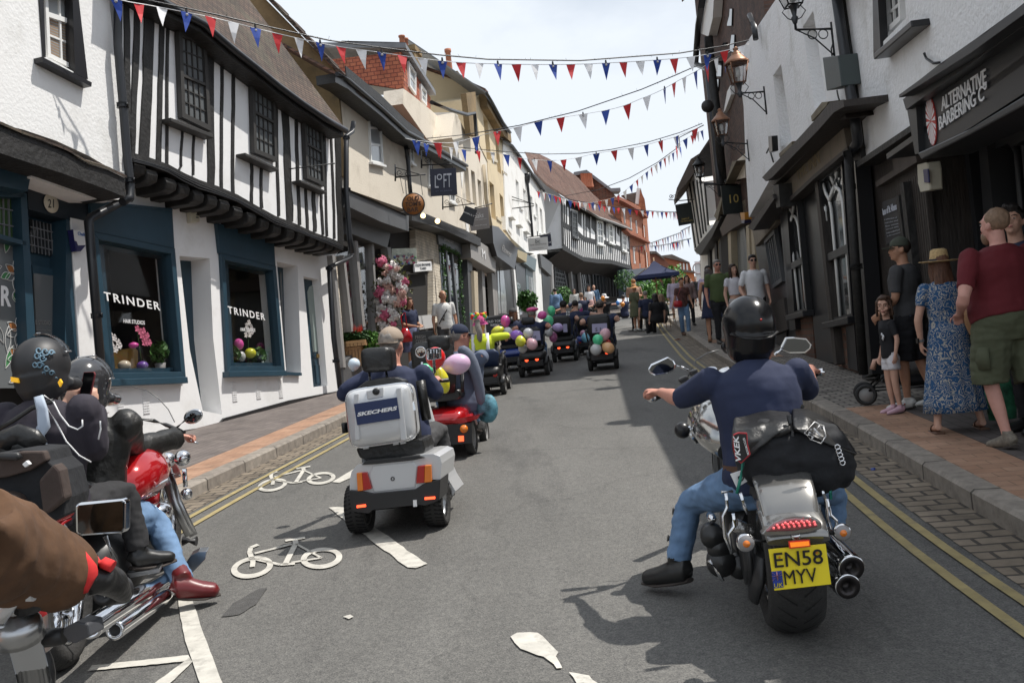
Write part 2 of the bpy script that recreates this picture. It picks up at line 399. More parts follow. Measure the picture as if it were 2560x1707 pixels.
# side strips: gutter setts, kerbs, footways
def strip_obj(name,pl,d0,d1,z,m,y0=-12,y1=120):
 mb=MB();a=seg(pl,y0,y1);mb.strip(lift(shift(a,d0),z),lift(shift(a,d1),z));return struct(mb.build(name,m))
strip_obj('gutter',LKd,0.0,.27,.004,M_sett,-12,60)
strip_obj('gutter',RKd,-.33,0,.004,M_sett,-12,60)
def kerb(name,pl,s):
 mb=MB();a=lift(shift(pl,0),.0);b=lift(shift(pl,0),.105);c=lift(shift(pl,s*.02),.125);d=lift(shift(pl,s*.16),.125);e=lift(shift(pl,s*.16),-.02)
 mb.strip(a,b);mb.strip(b,c);mb.strip(c,d);mb.strip(d,e);return struct(mb.build(name,M_kerb))
kerb('kerb',LKd,-1);kerb('kerb',RKd,1)
strip_obj('pavement',LKd,-.16,-.56,.125,M_band,-12,26)
strip_obj('pavement',LKd,-.56,-6,.125,M_flag)
strip_obj('pavement',LKd,-.16,-.56,.125,M_flag,26,120)
RKn,RKf=seg(RKd,-12,9.6),seg(RKd,9.2,120)
strip_obj('pavement',RKd,.16,.58,.125,M_band,-12,9.6)
strip_obj('pavement',RKd,.58,6,.125,M_flagR,-12,9.6)
strip_obj('pavement',RKd,.16,1.15,.125,M_setts2,9.1,120)
strip_obj('pavement',RKd,1.15,8,.125,M_flagR,9.1,120)
strip_obj('pavement',RKd,1.15,4,.129,M_setts2,17.5,60)
for y0,y1 in((15.8,17.6),(21.3,22.6)):strip_obj('pavement',RKd,.2,.85,.130,M_band,y0,y1)
# painted lines
def pline(name,pl,d,wd,y0,y1,m,z=.009):
 mb=MB();a=seg(pl,y0,y1);mb.strip(lift(shift(a,d),z),lift(shift(a,d+wd),z));return struct(mb.build(name,m))
for d in(.33,.50):pline('yellow_line',LKd,d,.055,-12,40,M_yell)
for d in(-.44,-.60):pline('yellow_line',RKd,d,.055,-12,50,M_yell)
def gpoly(name,pix,m,z=.008,jag=0,rnd=random.Random(3)):
 pts=[]
 for i in range(len(pix)):
  a,b=pix[i],pix[(i+1)%len(pix)]
  k=max(1,int(math.hypot(b[0]-a[0],b[1]-a[1])/14))if jag else 1
  for q in range(k):pts.append((a[0]+(b[0]-a[0])*q/k+rnd.uniform(-jag,jag),a[1]+(b[1]-a[1])*q/k+rnd.uniform(-jag,jag)*.6))
 P=[G(x,y,z)for x,y in pts];mb=MB();mb.v=P
 for t in geometry.tessellate_polygon([P]):mb.face(list(t))
 return struct(mb.build(name,m))
gpoly('road_marking',[(442,1485),(478,1485),(500,1560),(556,1707),(500,1707),(462,1600)],M_white,jag=1.2)
gpoly('road_marking',[(230,1662),(470,1636),(478,1650),(220,1676)],M_white,jag=1)
gpoly('road_marking',[(472,1644),(482,1652),(425,1707),(385,1707)],M_white,jag=1)
gpoly('road_marking',[(822,1268),(862,1266),(1068,1408),(1040,1418),(1020,1418),(925,1348)],M_white,jag=2.5)
gpoly('road_marking',[(1278,1590),(1295,1580),(1345,1580),(1396,1628),(1390,1640),(1408,1668),(1392,1668),(1360,1640),(1300,1620)],M_white,jag=3)
gpoly('road_marking',[(1425,1680),(1470,1688),(1500,1707),(1440,1707)],M_white,jag=3)
gpoly('road_marking',[(858,1540),(875,1535),(884,1540),(872,1546)],M_white)
gpoly('road_marking',[(830,1204),(885,1172),(885,1190),(848,1206)],M_white,jag=1)
M_patch=mat('asphalt_dark',(.075,.073,.07),.85,var=.25,vs=20,bump=.6,bs=150)
gpoly('road_dark_patch',[(553,1540),(585,1505),(650,1470),(668,1468),(640,1510),(600,1535)],M_patch,z=.005,jag=2)  # thin patch of darker colour drawn on the road
# cycle symbols: strokes drawn in symbol space (0..1.2 wide, 0..1 high), mapped by four pixel corners
def bikesym(c):
 (x00,y00),(x10,y10),(x01,y01)=c
 O=G(x00,y00,.009);U=G(x10,y10,.009)-O;W=G(x01,y01,.009)-O
 def P(u,v):p=O+U*u+W*v;p.z=zg(p.y)+.009;return p
 mb=MB()
 def ring(cx,cy,rx,ry,t):
  n=36;a=[P(cx+rx*math.cos(2*math.pi*i/n),cy+ry*math.sin(2*math.pi*i/n))for i in range(n+1)]
  b=[P(cx+(rx-t)*math.cos(2*math.pi*i/n),cy+(ry-t*1.9)*math.sin(2*math.pi*i/n))for i in range(n+1)]
  mb.strip(a,b)
 def bar(pts,t):
  for(a,b)in zip(pts,pts[1:]):
   d=V((b[0]-a[0],b[1]-a[1]));k=V((-d.y,d.x)).normalized()*t
   mb.strip([P(a[0]+k.x,a[1]+k.y*1.6),P(b[0]+k.x,b[1]+k.y*1.6)],[P(a[0]-k.x,a[1]-k.y*1.6),P(b[0]-k.x,b[1]-k.y*1.6)])
 ring(.185,.28,.19,.29,.055);ring(.815,.28,.19,.29,.055)
 bar([(.185,.28),(.19,.42),(.15,.72),(.16,.86),(.23,.93)],.024)
 bar([(.15,.55),(.44,.24),(.57,.22)],.018);bar([(.20,.66),(.56,.80)],.017);bar([(.48,.22),(.60,.80),(.60,.93)],.027);bar([(.50,.94),(.70,.96)],.02)
 bar([(.60,.80),(.815,.28)],.013);bar([(.54,.26),(.815,.28)],.013)
 return struct(mb.build('road_marking',M_white))
bikesym([(575,1450),(862,1412),(588,1362)])
bikesym([(642,1232),(842,1204),(652,1180)])
# buildings, left side of the street
def zoomer(x0,y0,s):return lambda x,y:(x0+x*s,y0+y*s)
za=zoomer(0,0,.3827);zb=zoomer(0,500,.3827);zc=zoomer(800,0,.3827);zd=zoomer(800,500,.2551);ze=zoomer(1200,500,.287)
zf=zoomer(0,300,.4466);zq=zoomer(1280,380,.2551);zh=zoomer(1640,180,.3187);zi=zoomer(1900,380,.37);zj=zoomer(1130,560,.1914);zk=zoomer(1660,0,.3827);zl=zoomer(1660,500,.4146)
def pz(fn,*pts):return[fn(*p)for p in pts]
M_wht=mat('white_render',(.80,.80,.79),.85,bump=.35,bs=26,dirt=(.55,.54,.51),ds=.7)
M_whtS=mat('white_render_smooth',(.82,.82,.82),.8,bump=.12,bs=12,dirt=(.66,.65,.63),ds=.9)
M_teal=mat('teal_paint',(.022,.055,.082),.38,var=.12,vs=3,bump=.03,bs=8)
M_navyf=mat('dark_blue_fascia',(.012,.02,.03),.4)
M_blk=mat('black_timber',(.018,.017,.016),.55,var=.5,vs=5,bump=.6,bs=18)
M_blkp=mat('black_paint',(.014,.014,.016),.32,bump=.05,bs=9)
M_pipe=mat('black_pipe',(.02,.022,.026),.35)
M_gls=glassmat('window_glass',(.02,.023,.026))
M_glsG=glassmat('grey_window_glass',(.14,.15,.155),rough=.12)
M_glsL=glassmat('pale_window_glass',(.30,.32,.33),rough=.1)
M_glT=glassmat('shop_glass',tr=.98)
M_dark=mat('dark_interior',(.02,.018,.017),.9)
TD=(.287,.958,0)
M_tile=brickmat('clay_roof_tiles',TD,(.055,.036,.026),(.11,.07,.05),(.03,.02,.016),w=.17,h=.07,ms=.012,bump=1,var=.5,vs=1.2,dirt=(.10,.09,.06))
M_tile2=brickmat('red_roof_tiles',(.36,.93,0),(.11,.05,.034),(.19,.09,.06),(.045,.03,.025),w=.2,h=.09,ms=.012,bump=1,var=.55,vs=.9,dirt=(.11,.08,.06))
M_tileR=brickmat('hung_red_tiles',(1,.2,0),(.36,.10,.055),(.45,.15,.08),(.17,.05,.035),w=.2,h=.13,ms=.012,bump=.8,var=.3,vs=2)
M_lich=mat('lichened_render',(.235,.165,.085),.95,var=.3,vs=1.3,bump=.4,bs=14,dirt=(.10,.085,.055),ds=2)
M_crm=mat('cream_roughcast',(.72,.655,.55),.9,bump=.5,bs=30,dirt=(.52,.46,.37),ds=1)
M_cry=mat('yellow_cream_render',(.66,.55,.37),.85,bump=.15,bs=9,dirt=(.5,.41,.28),ds=.8)
M_whb=mat('white_painted_wall',(.78,.775,.75),.8,bump=.25,bs=9,dirt=(.55,.52,.47),ds=1.2)
M_lead=mat('grey_lead',(.19,.20,.215),.5,var=.2,vs=3)
M_gry=mat('grey_paint',(.085,.088,.092),.5,dirt=(.05,.05,.05))
M_gry2=mat('light_grey_paint',(.27,.265,.26),.6,dirt=(.2,.19,.18))
M_lbl=mat('grey_blue_paint',(.13,.17,.185),.5)
M_wfr=mat('white_frame',(.78,.78,.76),.5)
M_brk=brickmat('red_brick',(.36,.93,0),(.33,.11,.055),(.42,.16,.08),(.25,.12,.08),w=.23,h=.075,ms=.008,var=.25,bump=.3)
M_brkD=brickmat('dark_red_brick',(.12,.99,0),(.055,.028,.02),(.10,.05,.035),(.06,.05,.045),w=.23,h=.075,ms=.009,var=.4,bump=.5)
M_brkP=brickmat('plinth_brick',(.12,.99,0),(.10,.045,.03),(.15,.075,.05),(.09,.075,.06),w=.30,h=.1,ms=.012,var=.4,bump=.5)
M_letW=mat('white_lettering',(.82,.82,.82),.5)
M_letG=mat('gold_lettering',(.45,.33,.10),.5)
def bil(q,u,v):
 return tuple((q[0][k]*(1-u)+q[1][k]*u)*(1-v)+(q[3][k]*(1-u)+q[2][k]*u)*v for k in(0,1))
def uvs(F,pts,o=0):return[F.uv(x,y,o)for x,y in pts]
def ring(mb,F,q,fw,o0,o1):
 """frame ring inside quad q (along,z), width fw"""
 W=math.hypot(q[1][0]-q[0][0],q[1][1]-q[0][1]);Hh=math.hypot(q[3][0]-q[0][0],q[3][1]-q[0][1])
 a,b=min(.45,fw/W),min(.45,fw/Hh);i=[bil(q,a,b),bil(q,1-a,b),bil(q,1-a,1-b),bil(q,a,1-b)]
 for k in range(4):
  j=(k+1)%4;mb.fpoly(F,[q[k],q[j],i[j],i[k]],o0,o1)
 return i
def win(F,px,cols=2,rows=2,parent=None,fm=None,gm=None,o=0,fw=.05,bw=.02,proud=.05,name='window',mid=None,sill=None,sm=None):
 q=uvs(F,px,o);fm=fm or M_wfr;gm=gm or M_gls
 mb=MB();i=ring(mb,F,q,fw,o-.02,o+proud);f=mb.build(name,fm,parent)
 mb=MB();mb.fpoly(F,i,o-.015,o+.006);mb.build('glass',gm,f)
 mb=MB()
 for c in range(1,cols):
  u=c/cols;a,b=bil(i,u,0),bil(i,u,1);e=bw/2;mb.fpoly(F,[(a[0]-e,a[1]),(a[0]+e,a[1]),(b[0]+e,b[1]),(b[0]-e,b[1])],o,o+proud*.55)
 for r in range(1,rows):
  v=r/rows;a,b=bil(i,0,v),bil(i,1,v);e=bw/2
  if mid and r in mid:e=bw*1.2
  mb.fpoly(F,[(a[0],a[1]+e),(b[0],b[1]+e),(b[0],b[1]-e),(a[0],a[1]-e)],o,o+proud*(.45 if not(mid and r in mid)else .9))
 if cols+rows>2:mb.build('glazing_bars',fm,f)
 if sill:
  mb=MB();a,b=q[3],q[2];mb.fpoly(F,[(a[0]-.05,a[1]),(b[0]+.05,b[1]),(b[0]+.05,b[1]-sill[0]),(a[0]-.05,a[1]-sill[0])],o-.02,o+sill[1]);mb.build('sill',sm or fm,f)
 return f
def ppoly(F,px,m,parent,name,o0=0,o1=.05,bevel=0):
 mb=MB();mb.fpoly(F,uvs(F,px,o1),o0,o1);return mb.build(name,m,parent,bevel=bevel)
def pipe(F,px,r,m,parent,name='drainpipe',o=.08,brackets=()):
 mb=MB();pts=[F.px(x,y,o)for x,y in px];mb.tube(pts,r,10)
 for k in brackets:
  a=F.px(*k,o);mb.tube([a-V((0,0,.03)),a+V((0,0,.03))],r*1.35,10)
 return mb.build(name,m,parent)
def volume(mb,F,poly,o0,depth):
 mb.fpoly(F,poly,o0,o0-depth);return mb
TRI=Fac((-6.75,7),(-3.36,18.3));OJ=.45
# No 21: white house at the left edge
b21=thing('white_house','white rendered house numbered 21 with dark blue shopfront at the left edge','building',TRI.P(2,zg(8)))
q=uvs(TRI,[(0,310),(60,325),(140,352),(222,390),(316,445),(300,225),(285,-60)],OJ)
a1=q[-2][0];outer=[(-4,3.2),(0.5,3.35)]+[(x,z)for x,z in q[:5]]+[(q[4][0],7.6),(-4,7.6)]
outer[1]=(min(q[0][0]-.4,.5),q[0][1]-.02)
wh=uvs(TRI,pz(za,(280,-40),(475,-10),(570,520),(300,370)),OJ)
mb=MB();mb.wall(TRI,outer,[wh],OJ,.2);volume(mb,TRI,outer,OJ-.22,4);mb.build('wall',M_wht,b21)
win(TRI,pz(za,(270,-60),(478,-10),(492,478),(292,375)),2,3,b21,M_wfr,M_glsL,o=OJ-.12,fw=.05,bw=.025,mid=(1,))
mb=MB();
for t in range(14):
 v=.42+t*.04;qq=uvs(TRI,pz(za,(285,-60),(478,-10),(492,470),(296,370)),OJ-.13);a,b=bil(qq,.08,v),bil(qq,.92,v);mb.fpoly(TRI,[(a[0],a[1]),(b[0],b[1]),(b[0],b[1]-.02),(a[0],a[1]-.02)],OJ-.125,OJ-.113)
mb.build('blind',mat('brown_blind',(.28,.19,.12),.7),b21)
ppoly(TRI,pz(za,(475,-20),(515,-5),(575,520),(490,480)),M_blkp,b21,'window_surround',OJ-.1,OJ+.02)
ppoly(TRI,pz(za,(258,-20),(285,-20),(300,375),(285,372)),M_blkp,b21,'window_surround',OJ-.1,OJ+.02)
ppoly(TRI,pz(za,(275,372),(600,540),(597,568),(280,405)),M_blkp,b21,'sill',OJ-.1,OJ+.12)
# pent band over the shopfront
mb=MB();top=uvs(TRI,pz(za,(-900,500),(0,820),(140,880),(270,925),(430,990),(560,1070),(700,1110),(815,1165)),OJ+.25);bot=uvs(TRI,pz(za,(820,1290),(700,1240),(400,1130),(210,1070),(0,1000),(-900,760)),OJ+.25)
mb.fpoly(TRI,top+bot,.1,OJ+.25);mb.build('pent_fascia',M_blk,b21)
mb=MB();mb.strip([TRI.P(a,z+.03,OJ+.28)for a,z in top],[TRI.P(a,z+.16,OJ-.01)for a,z in top]);mb.strip([TRI.P(a,z+.0,OJ+.28)for a,z in top],[TRI.P(a,z+.03,OJ+.28)for a,z in top]);mb.build('pent_roof',M_tile,b21)
ppoly(TRI,pz(za,(205,1075),(225,1075),(800,1290),(795,1305),(600,1300),(205,1160)),M_whtS,b21,'soffit',.02,.36)
gf=uvs(TRI,[(-420,180),(-420,900)],0)
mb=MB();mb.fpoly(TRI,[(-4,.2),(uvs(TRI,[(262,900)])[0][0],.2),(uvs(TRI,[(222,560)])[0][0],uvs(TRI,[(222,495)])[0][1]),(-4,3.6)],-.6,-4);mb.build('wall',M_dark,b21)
ppoly(TRI,pz(zf,(-600,100),(-600,250),(155,400),(185,250),(180,245),(0,190)),M_teal,b21,'cornice',0,.30)
ppoly(TRI,pz(zf,(150,330),(515,435),(500,600),(385,560),(160,500)),M_navyf,b21,'door_fascia',-.5,.02)
mb=MB();c=TRI.px(*zf(284,468),.03);mb.lathe(c,TRI.n,[(.001,.0),(.115,0),(.115,.012),(.001,.012)],28);pl=mb.build('number_plaque',mat('plaque_cream',(.62,.58,.48),.6),b21)
ftext(TRI,'21',zf(268,492),zf(301,492),zf(268,444),M_blkp,pl,o=.045,name='numeral')
for qd in([(115,400),(150,412),(215,1500),(165,1500)],[(-600,470),(150,680),(150,705),(-600,500)],[(-600,380),(0,380),(140,415),(140,435),(-600,400)]):
 ppoly(TRI,pz(zf,*qd),M_teal,b21,'shop_window_frame',-.1,.10)
ppoly(TRI,pz(zf,(-600,380),(0,400),(120,425),(130,680),(0,660),(-600,580)),mat('green_leaded_glass',(.05,.10,.035),.15),b21,'leaded_light',-.06,-.04)
mb=MB()
for k in range(9):
 x=115-k*30;a,b=TRI.uv(*zf(x,405+(115-x)*-.12),0),TRI.uv(*zf(x+8,690),0);mb.fpoly(TRI,[a,(a[0]+.012,a[1]),(b[0]+.012,b[1]),b],-.04,-.02)
for yy in(490,578,660):
 a,b=TRI.uv(*zf(-200,yy-45),0),TRI.uv(*zf(128,yy+22),0);mb.fpoly(TRI,[a,b,(b[0],b[1]-.014),(a[0],a[1]-.014)],-.04,-.018)
mb.build('lead_cames',M_lead,b21)
gw=ppoly(TRI,pz(zf,(-600,520),(0,690),(140,715),(200,1500),(-600,1500)),M_glsG,b21,'shop_window',-.08,-.05)
ftext(TRI,'R',zf(5,1040),zf(62,1046),zf(5,926),M_letW,gw,o=-.045,off=.03)
ftext(TRI,'E',zf(-70,1030),zf(-22,1036),zf(-70,916),M_letW,gw,o=-.045,off=.03)
# painted flowers on the glass: outlines and coloured petals
M_pW=mat('flower_outline',(.6,.6,.58),.6);M_pO=mat('flower_orange',(.33,.13,.04),.6);M_pY=mat('flower_yellow',(.45,.40,.05),.6);M_pG=mat('leaf_green',(.05,.2,.07),.6)
def leaf(mb,c,L_,W_,ang,o,fill=True):
 pts=[]
 for i in range(17):
  t=i/16;x=L_*(t);y=W_*math.sin(math.pi*t)*(1 if True else 1);pts.append((x,y))
 pts+=[(x,-y)for x,y in reversed(pts[1:-1])]
 ca,sa=math.cos(ang),math.sin(ang);P=[(c[0]+x*ca-y*sa,c[1]+x*sa+y*ca)for x,y in pts]
 if fill:mb.fpoly(TRI,P,o,o+.002)
 else:
  mb.tube([TRI.P(a,z,o+.003)for a,z in P+[P[0]]],.0045,4,cap=False)
ml,mo,my,mg=MB(),MB(),MB(),MB();rr=random.Random(5)
for fy in(865,1180,1330):
 fx=95+(fy-865)*.04;c=TRI.uv(*zf(fx,fy),-.045)
 for k in range(7):
  ang=R(90+k*51.4+rr.uniform(-8,8));leaf(ml,c,.19,.045,ang,-.046,False)
  if k in(1,6):leaf(mo,c,.16,.05,ang,-.048)
 leaf(my,c,.16,.022,R(-88),-.044)
for(x,y,s,a)in((30,745,.22,70),(10,820,.2,190),(60,860,.16,200),(120,1000,.2,280),(135,1050,.18,250),(80,960,.12,270),(130,1010,.15,300),(90,1010,.12,90),(125,1040,.1,100),(20,1250,.25,110),(40,1300,.3,80),(30,1390,.3,60),(50,1470,.25,20)):
 c=TRI.uv(*zf(x,y),-.045);leaf(ml,c,s,.04,R(a),-.046,False)
 if rr.random()<.5:leaf(mg,c,s*.95,.035,R(a),-.0485)
ml.build('painted_outlines',M_pW,gw);mo.build('painted_petals',M_pO,gw);my.build('painted_petals',M_pY,gw);mg.build('painted_leaves',M_pG,gw)
# door and transom
ppoly(TRI,pz(zf,(145,500),(385,560),(440,1500),(215,1500)),M_teal,b21,'door_frame',-.32,-.22)
ppoly(TRI,pz(zf,(372,540),(388,548),(445,1500),(360,1500)),M_teal,b21,'door_frame',-.3,.02)
ppoly(TRI,pz(zf,(165,555),(285,585),(300,765),(175,740)),M_gls,b21,'leaded_light',-.2,-.19)
mb=MB()
for k in range(6):
 x=180+k*20;a,b=TRI.uv(*zf(x,558+k*5),-.19),TRI.uv(*zf(x+12,744+k*4),-.19);mb.fpoly(TRI,[a,(a[0]+.01,a[1]),(b[0]+.01,b[1]),b],-.189,-.18)
for yy in(605,655,705):
 a,b=TRI.uv(*zf(166,yy-10),-.19),TRI.uv(*zf(295,yy+22),-.19);mb.fpoly(TRI,[a,b,(b[0],b[1]-.012),(a[0],a[1]-.012)],-.189,-.178)
mb.build('lead_cames',M_lead,b21)
dr=ppoly(TRI,pz(zf,(180,810),(340,840),(395,1500),(225,1500)),M_teal,b21,'door',-.24,-.18)
ppoly(TRI,pz(zf,(188,858),(298,872),(330,1210),(205,1200)),M_glsG,dr,'door_glass',-.19,-.17)
ftext(TRI,'E STUDIO',zf(200,1145),zf(283,1148),zf(198,1120),M_gry2,dr,o=-.165);ftext(TRI,'appointment Only',zf(204,1180),zf(284,1184),zf(203,1168),M_gry2,dr,o=-.165)
# white pilaster with alarm box
mb=MB();mb.fpoly(TRI,uvs(TRI,pz(zf,(385,548),(495,572),(560,1500),(605,1640),(470,1640),(445,1500)),.0),-.35,.03);mb.build('pilaster',M_whtS,b21,bevel=.01)
al=thing('alarm_box','white and dark blue wedge shaped alarm box on the white pilaster beside the blue door','alarm box',TRI.px(*zf(445,680),.05))
mb=MB();mb.fpoly(TRI,uvs(TRI,pz(zf,(408,612),(480,615),(484,700),(455,735),(430,735)),.12),.03,.12);mb.build('cover',mat('alarm_navy',(.02,.02,.10),.35),al,bevel=.008)
mb=MB();mb.fpoly(TRI,uvs(TRI,pz(zf,(413,614),(480,615),(482,700),(440,702),(432,680),(420,675)),.128),.12,.128);mb.build('front_plate',M_letW,al)
ftext(TRI,'Chubb',zf(436,645),zf(480,652),zf(436,625),mat('blue_lettering',(.03,.16,.5),.5),al,o=.131)
# timber framed hairdressers
trb=thing('timber_framed_house','black and white timber framed house over two dark blue salon windows','building',TRI.P(8,zg(15)))
jl=pz(za,(828,1010),(880,1018),(990,1050),(1100,1090),(1200,1145),(1300,1190),(1420,1230),(1550,1285),(1680,1360),(1800,1425),(1920,1470),(2050,1530),(2150,1565),(2240,1600))
ev=pz(za,(2215,840),(2100,760),(1950,680),(1900,645),(1640,430),(1500,330),(1300,200),(1050,40),(770,-150))
uo=uvs(TRI,jl+ev,OJ)
mb=MB();volume(mb,TRI,uo,OJ,3.5);mb.build('upper_wall',M_whtS,trb)
mb=MB();rr=random.Random(2)
studs=[(832,-60,842,1015,34),(905,-10,868,1012,36),(985,-20,945,1032,60),(1062,30,1040,1058,28),(1102,70,1092,1078,14),(1195,835,1188,1080,9),(1188,1080,1168,1120,9),(1272,865,1264,1145,10),(1376,275,1386,1215,40),(1452,320,1453,1232,15),(1528,360,1526,1272,16),(1646,1040,1650,1335,14),(1711,1070,1713,1360,13),(1805,590,1825,1412,13),(1864,625,1896,1450,40),(1938,680,1958,1470,16),(2002,1215,2010,1505,13),(2052,1240,2060,1515,18),(2102,1255,2112,1535,12),(2118,790,2142,1545,11),(2166,830,2188,1560,11),(2208,845,2228,1590,34)]
for(x0,y0,x1,y1,wd)in studs:
 n=9;Lp,Rp=[],[]
 for i in range(n):
  t=i/(n-1);x=x0+(x1-x0)*t+rr.uniform(-1,1)*min(3,wd*.1)+math.sin(t*5+x0)*2.5;y=y0+(y1-y0)*t;ww=wd/2*(1+rr.uniform(-.08,.08))
  Lp.append(za(x-ww,y));Rp.append(za(x+ww,y))
 mb.fpoly(TRI,uvs(TRI,Lp+Rp[::-1],OJ+.025),OJ-.02,OJ+.025)
mb.build('timber_frame',M_blk,trb)
mb=MB();jj=uvs(TRI,jl,OJ+.06);mb.fpoly(TRI,[(a,z+.03)for a,z in jj]+[(a,z-.07)for a,z in reversed(jj)],OJ-.3,OJ+.07);mb.build('jetty_beam',M_blk,trb)
mb=MB();jj=uvs(TRI,jl,OJ+.1)
for k in range(3):mb.tube([TRI.P(a,z-.03-.025*k+.012*math.sin(a*3+k),OJ+.09)for a,z in jj],.009,5)
mb.build('cables',M_pipe,trb)
for k,(x,y)in enumerate([(905,1115),(985,1165),(1110,1222),(1198,1255),(1292,1300),(1382,1328),(1462,1358),(1550,1402),(1640,1440),(1725,1475),(1805,1512),(1893,1540),(1960,1562),(2035,1580),(2095,1600),(2150,1615),(2205,1625)]):
 a,z=TRI.uv(*za(x,y),OJ+.02);zz=z+.03;mb=MB()
 prof=[(-.02,zz+.09),(OJ+.03,zz+.09),(OJ+.06,zz+.02),(OJ+.03,zz-.07),(OJ-.08,zz-.105),(-.02,zz-.105)]
 mb.prism([TRI.P(a-.115,z2,o)for o,z2 in prof],TRI.t*.23);mb.build('joist_end',M_blk,trb,bevel=.015)
for nm,qd,sl in(('a',[(1150,205),(1330,270),(1362,862),(1172,770)],[(1115,768),(1395,878),(1398,905),(1120,795)]),('b',[(1628,455),(1782,560),(1795,1060),(1645,1000)],[(1602,998),(1820,1100),(1822,1120),(1604,1018)]),('c',[(1968,700),(2088,780),(2110,1222),(1990,1168)],[(1962,1175),(2138,1250),(2138,1266),(1964,1192)])):
 q=pz(za,*qd)
 mb=MB();mb.fpoly(TRI,uvs(TRI,q,OJ+.03),OJ-.02,OJ+.03);
 wf=win(TRI,[bil(q,.0,.0),bil(q,1,.0),bil(q,1,1),bil(q,0,1)],4,6,trb,mat('dark_grey_frame',(.035,.033,.031),.6),M_glsG,o=OJ+.04,fw=.075,bw=.018,mid=(3,))
 mb.build('casing',M_blk,wf)
 ppoly(TRI,pz(za,*sl),mat('dark_grey_frame'),trb,'sill',OJ,OJ+.17,bevel=.008)
 # ground floor wall with openings
base=[(262,1150),(268,1110),(430,1075),(545,1060),(560,1040),(700,985),(726,992),(742,998),(855,975)]
jb=pz(za,(2240,1610),(1900,1480),(1600,1330),(1300,1215),(1000,1080),(860,1040))
H1=pz(zb,(590,5),(1125,60),(1140,315),(1215,1185),(695,1200));Hd1=pz(zb,(1172,365),(1370,382),(1392,900),(1450,1400),(1325,1375),(1240,980))
H2=pz(zb,(1418,150),(1790,265),(1800,430),(1862,1138),(1483,1138));Hn=pz(zb,(1808,402),(1945,432),(1968,1140),(1870,1125));Hd2=pz(zb,(1982,500),(2082,520),(2140,1210),(2048,1225))
lowL=TRI.uv(262,1150)
outer=uvs(TRI,[(232,505),(255,900),(290,1250)]+[(430,1110),(545,1085),(700,1025),(860,985)]+[(838,640)]+jb,0)
mb=MB();mb.wall(TRI,outer,[uvs(TRI,h,0)for h in(H1,Hd1,H2,Hn,Hd2)],0,.34)
mb.build('lower_wall',M_whtS,trb)
mb=MB();a0=TRI.uv(262,900)[0];a1=TRI.uv(848,900)[0]
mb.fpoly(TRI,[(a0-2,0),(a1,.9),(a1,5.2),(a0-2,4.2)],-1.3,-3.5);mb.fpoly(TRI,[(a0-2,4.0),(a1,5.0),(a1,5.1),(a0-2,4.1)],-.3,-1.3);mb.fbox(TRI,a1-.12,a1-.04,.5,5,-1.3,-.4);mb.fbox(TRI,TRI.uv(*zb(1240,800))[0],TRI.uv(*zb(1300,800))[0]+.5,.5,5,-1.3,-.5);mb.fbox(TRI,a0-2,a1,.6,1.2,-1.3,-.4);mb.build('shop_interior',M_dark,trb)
for hq in(pz(zb,(1160,360),(1380,370),(1440,1400),(1300,1380)),pz(zb,(1800,400),(1960,420),(1985,1140),(1860,1130)),pz(zb,(1975,495),(2100,515),(2150,1215),(2040,1230))):pass
ppoly(TRI,pz(zb,(1150,350),(1400,375),(1460,1420),(1290,1400)),M_teal,trb,'door',-.40,-.335)
ppoly(TRI,pz(zb,(1800,395),(1960,420),(1985,1150),(1860,1135)),M_teal,trb,'narrow_window_frame',-.40,-.30)
ppoly(TRI,pz(zb,(1828,470),(1840,475),(1870,1090),(1855,1090)),M_glsG,trb,'narrow_window_glass',-.31,-.29)
ppoly(TRI,pz(zb,(1868,1122),(1972,1128),(1972,1146),(1870,1142)),M_teal,trb,'sill',-.3,.06)
dq=pz(zb,(1975,495),(2082,520),(2140,1215),(2048,1225));dd=ppoly(TRI,dq,M_teal,trb,'door',-.2,-.14)
mb=MB();q=uvs(TRI,dq,-.14);pts=[bil(q,.18,.68),bil(q,.82,.68),bil(q,.82,.14),bil(q,.66,.09),bil(q,.5,.07),bil(q,.34,.09),bil(q,.18,.14)];mb.fpoly(TRI,pts,-.139,-.13);mb.build('door_glass',mat('frosted_glass',(.28,.34,.32),.2),dd)
mb=MB()
for(u0,u1,v0,v1)in((.2,.8,.80,.97),(.15,.85,.715,.735)):mb.fpoly(TRI,[bil(q,u0,v0),bil(q,u1,v0),bil(q,u1,v1),bil(q,u0,v1)],-.139,-.128)
mb.build('panel',M_teal,dd,bevel=.004)
mb=MB();mb.fpoly(TRI,[bil(q,.35,.70),bil(q,.65,.70),bil(q,.65,.735),bil(q,.35,.735)],-.128,-.115);mb.ell(TRI.P(*bil(q,.88,.53),-.11),.03);mb.build('brass_fittings',mat('brass',(.5,.33,.12),.3,1),dd)
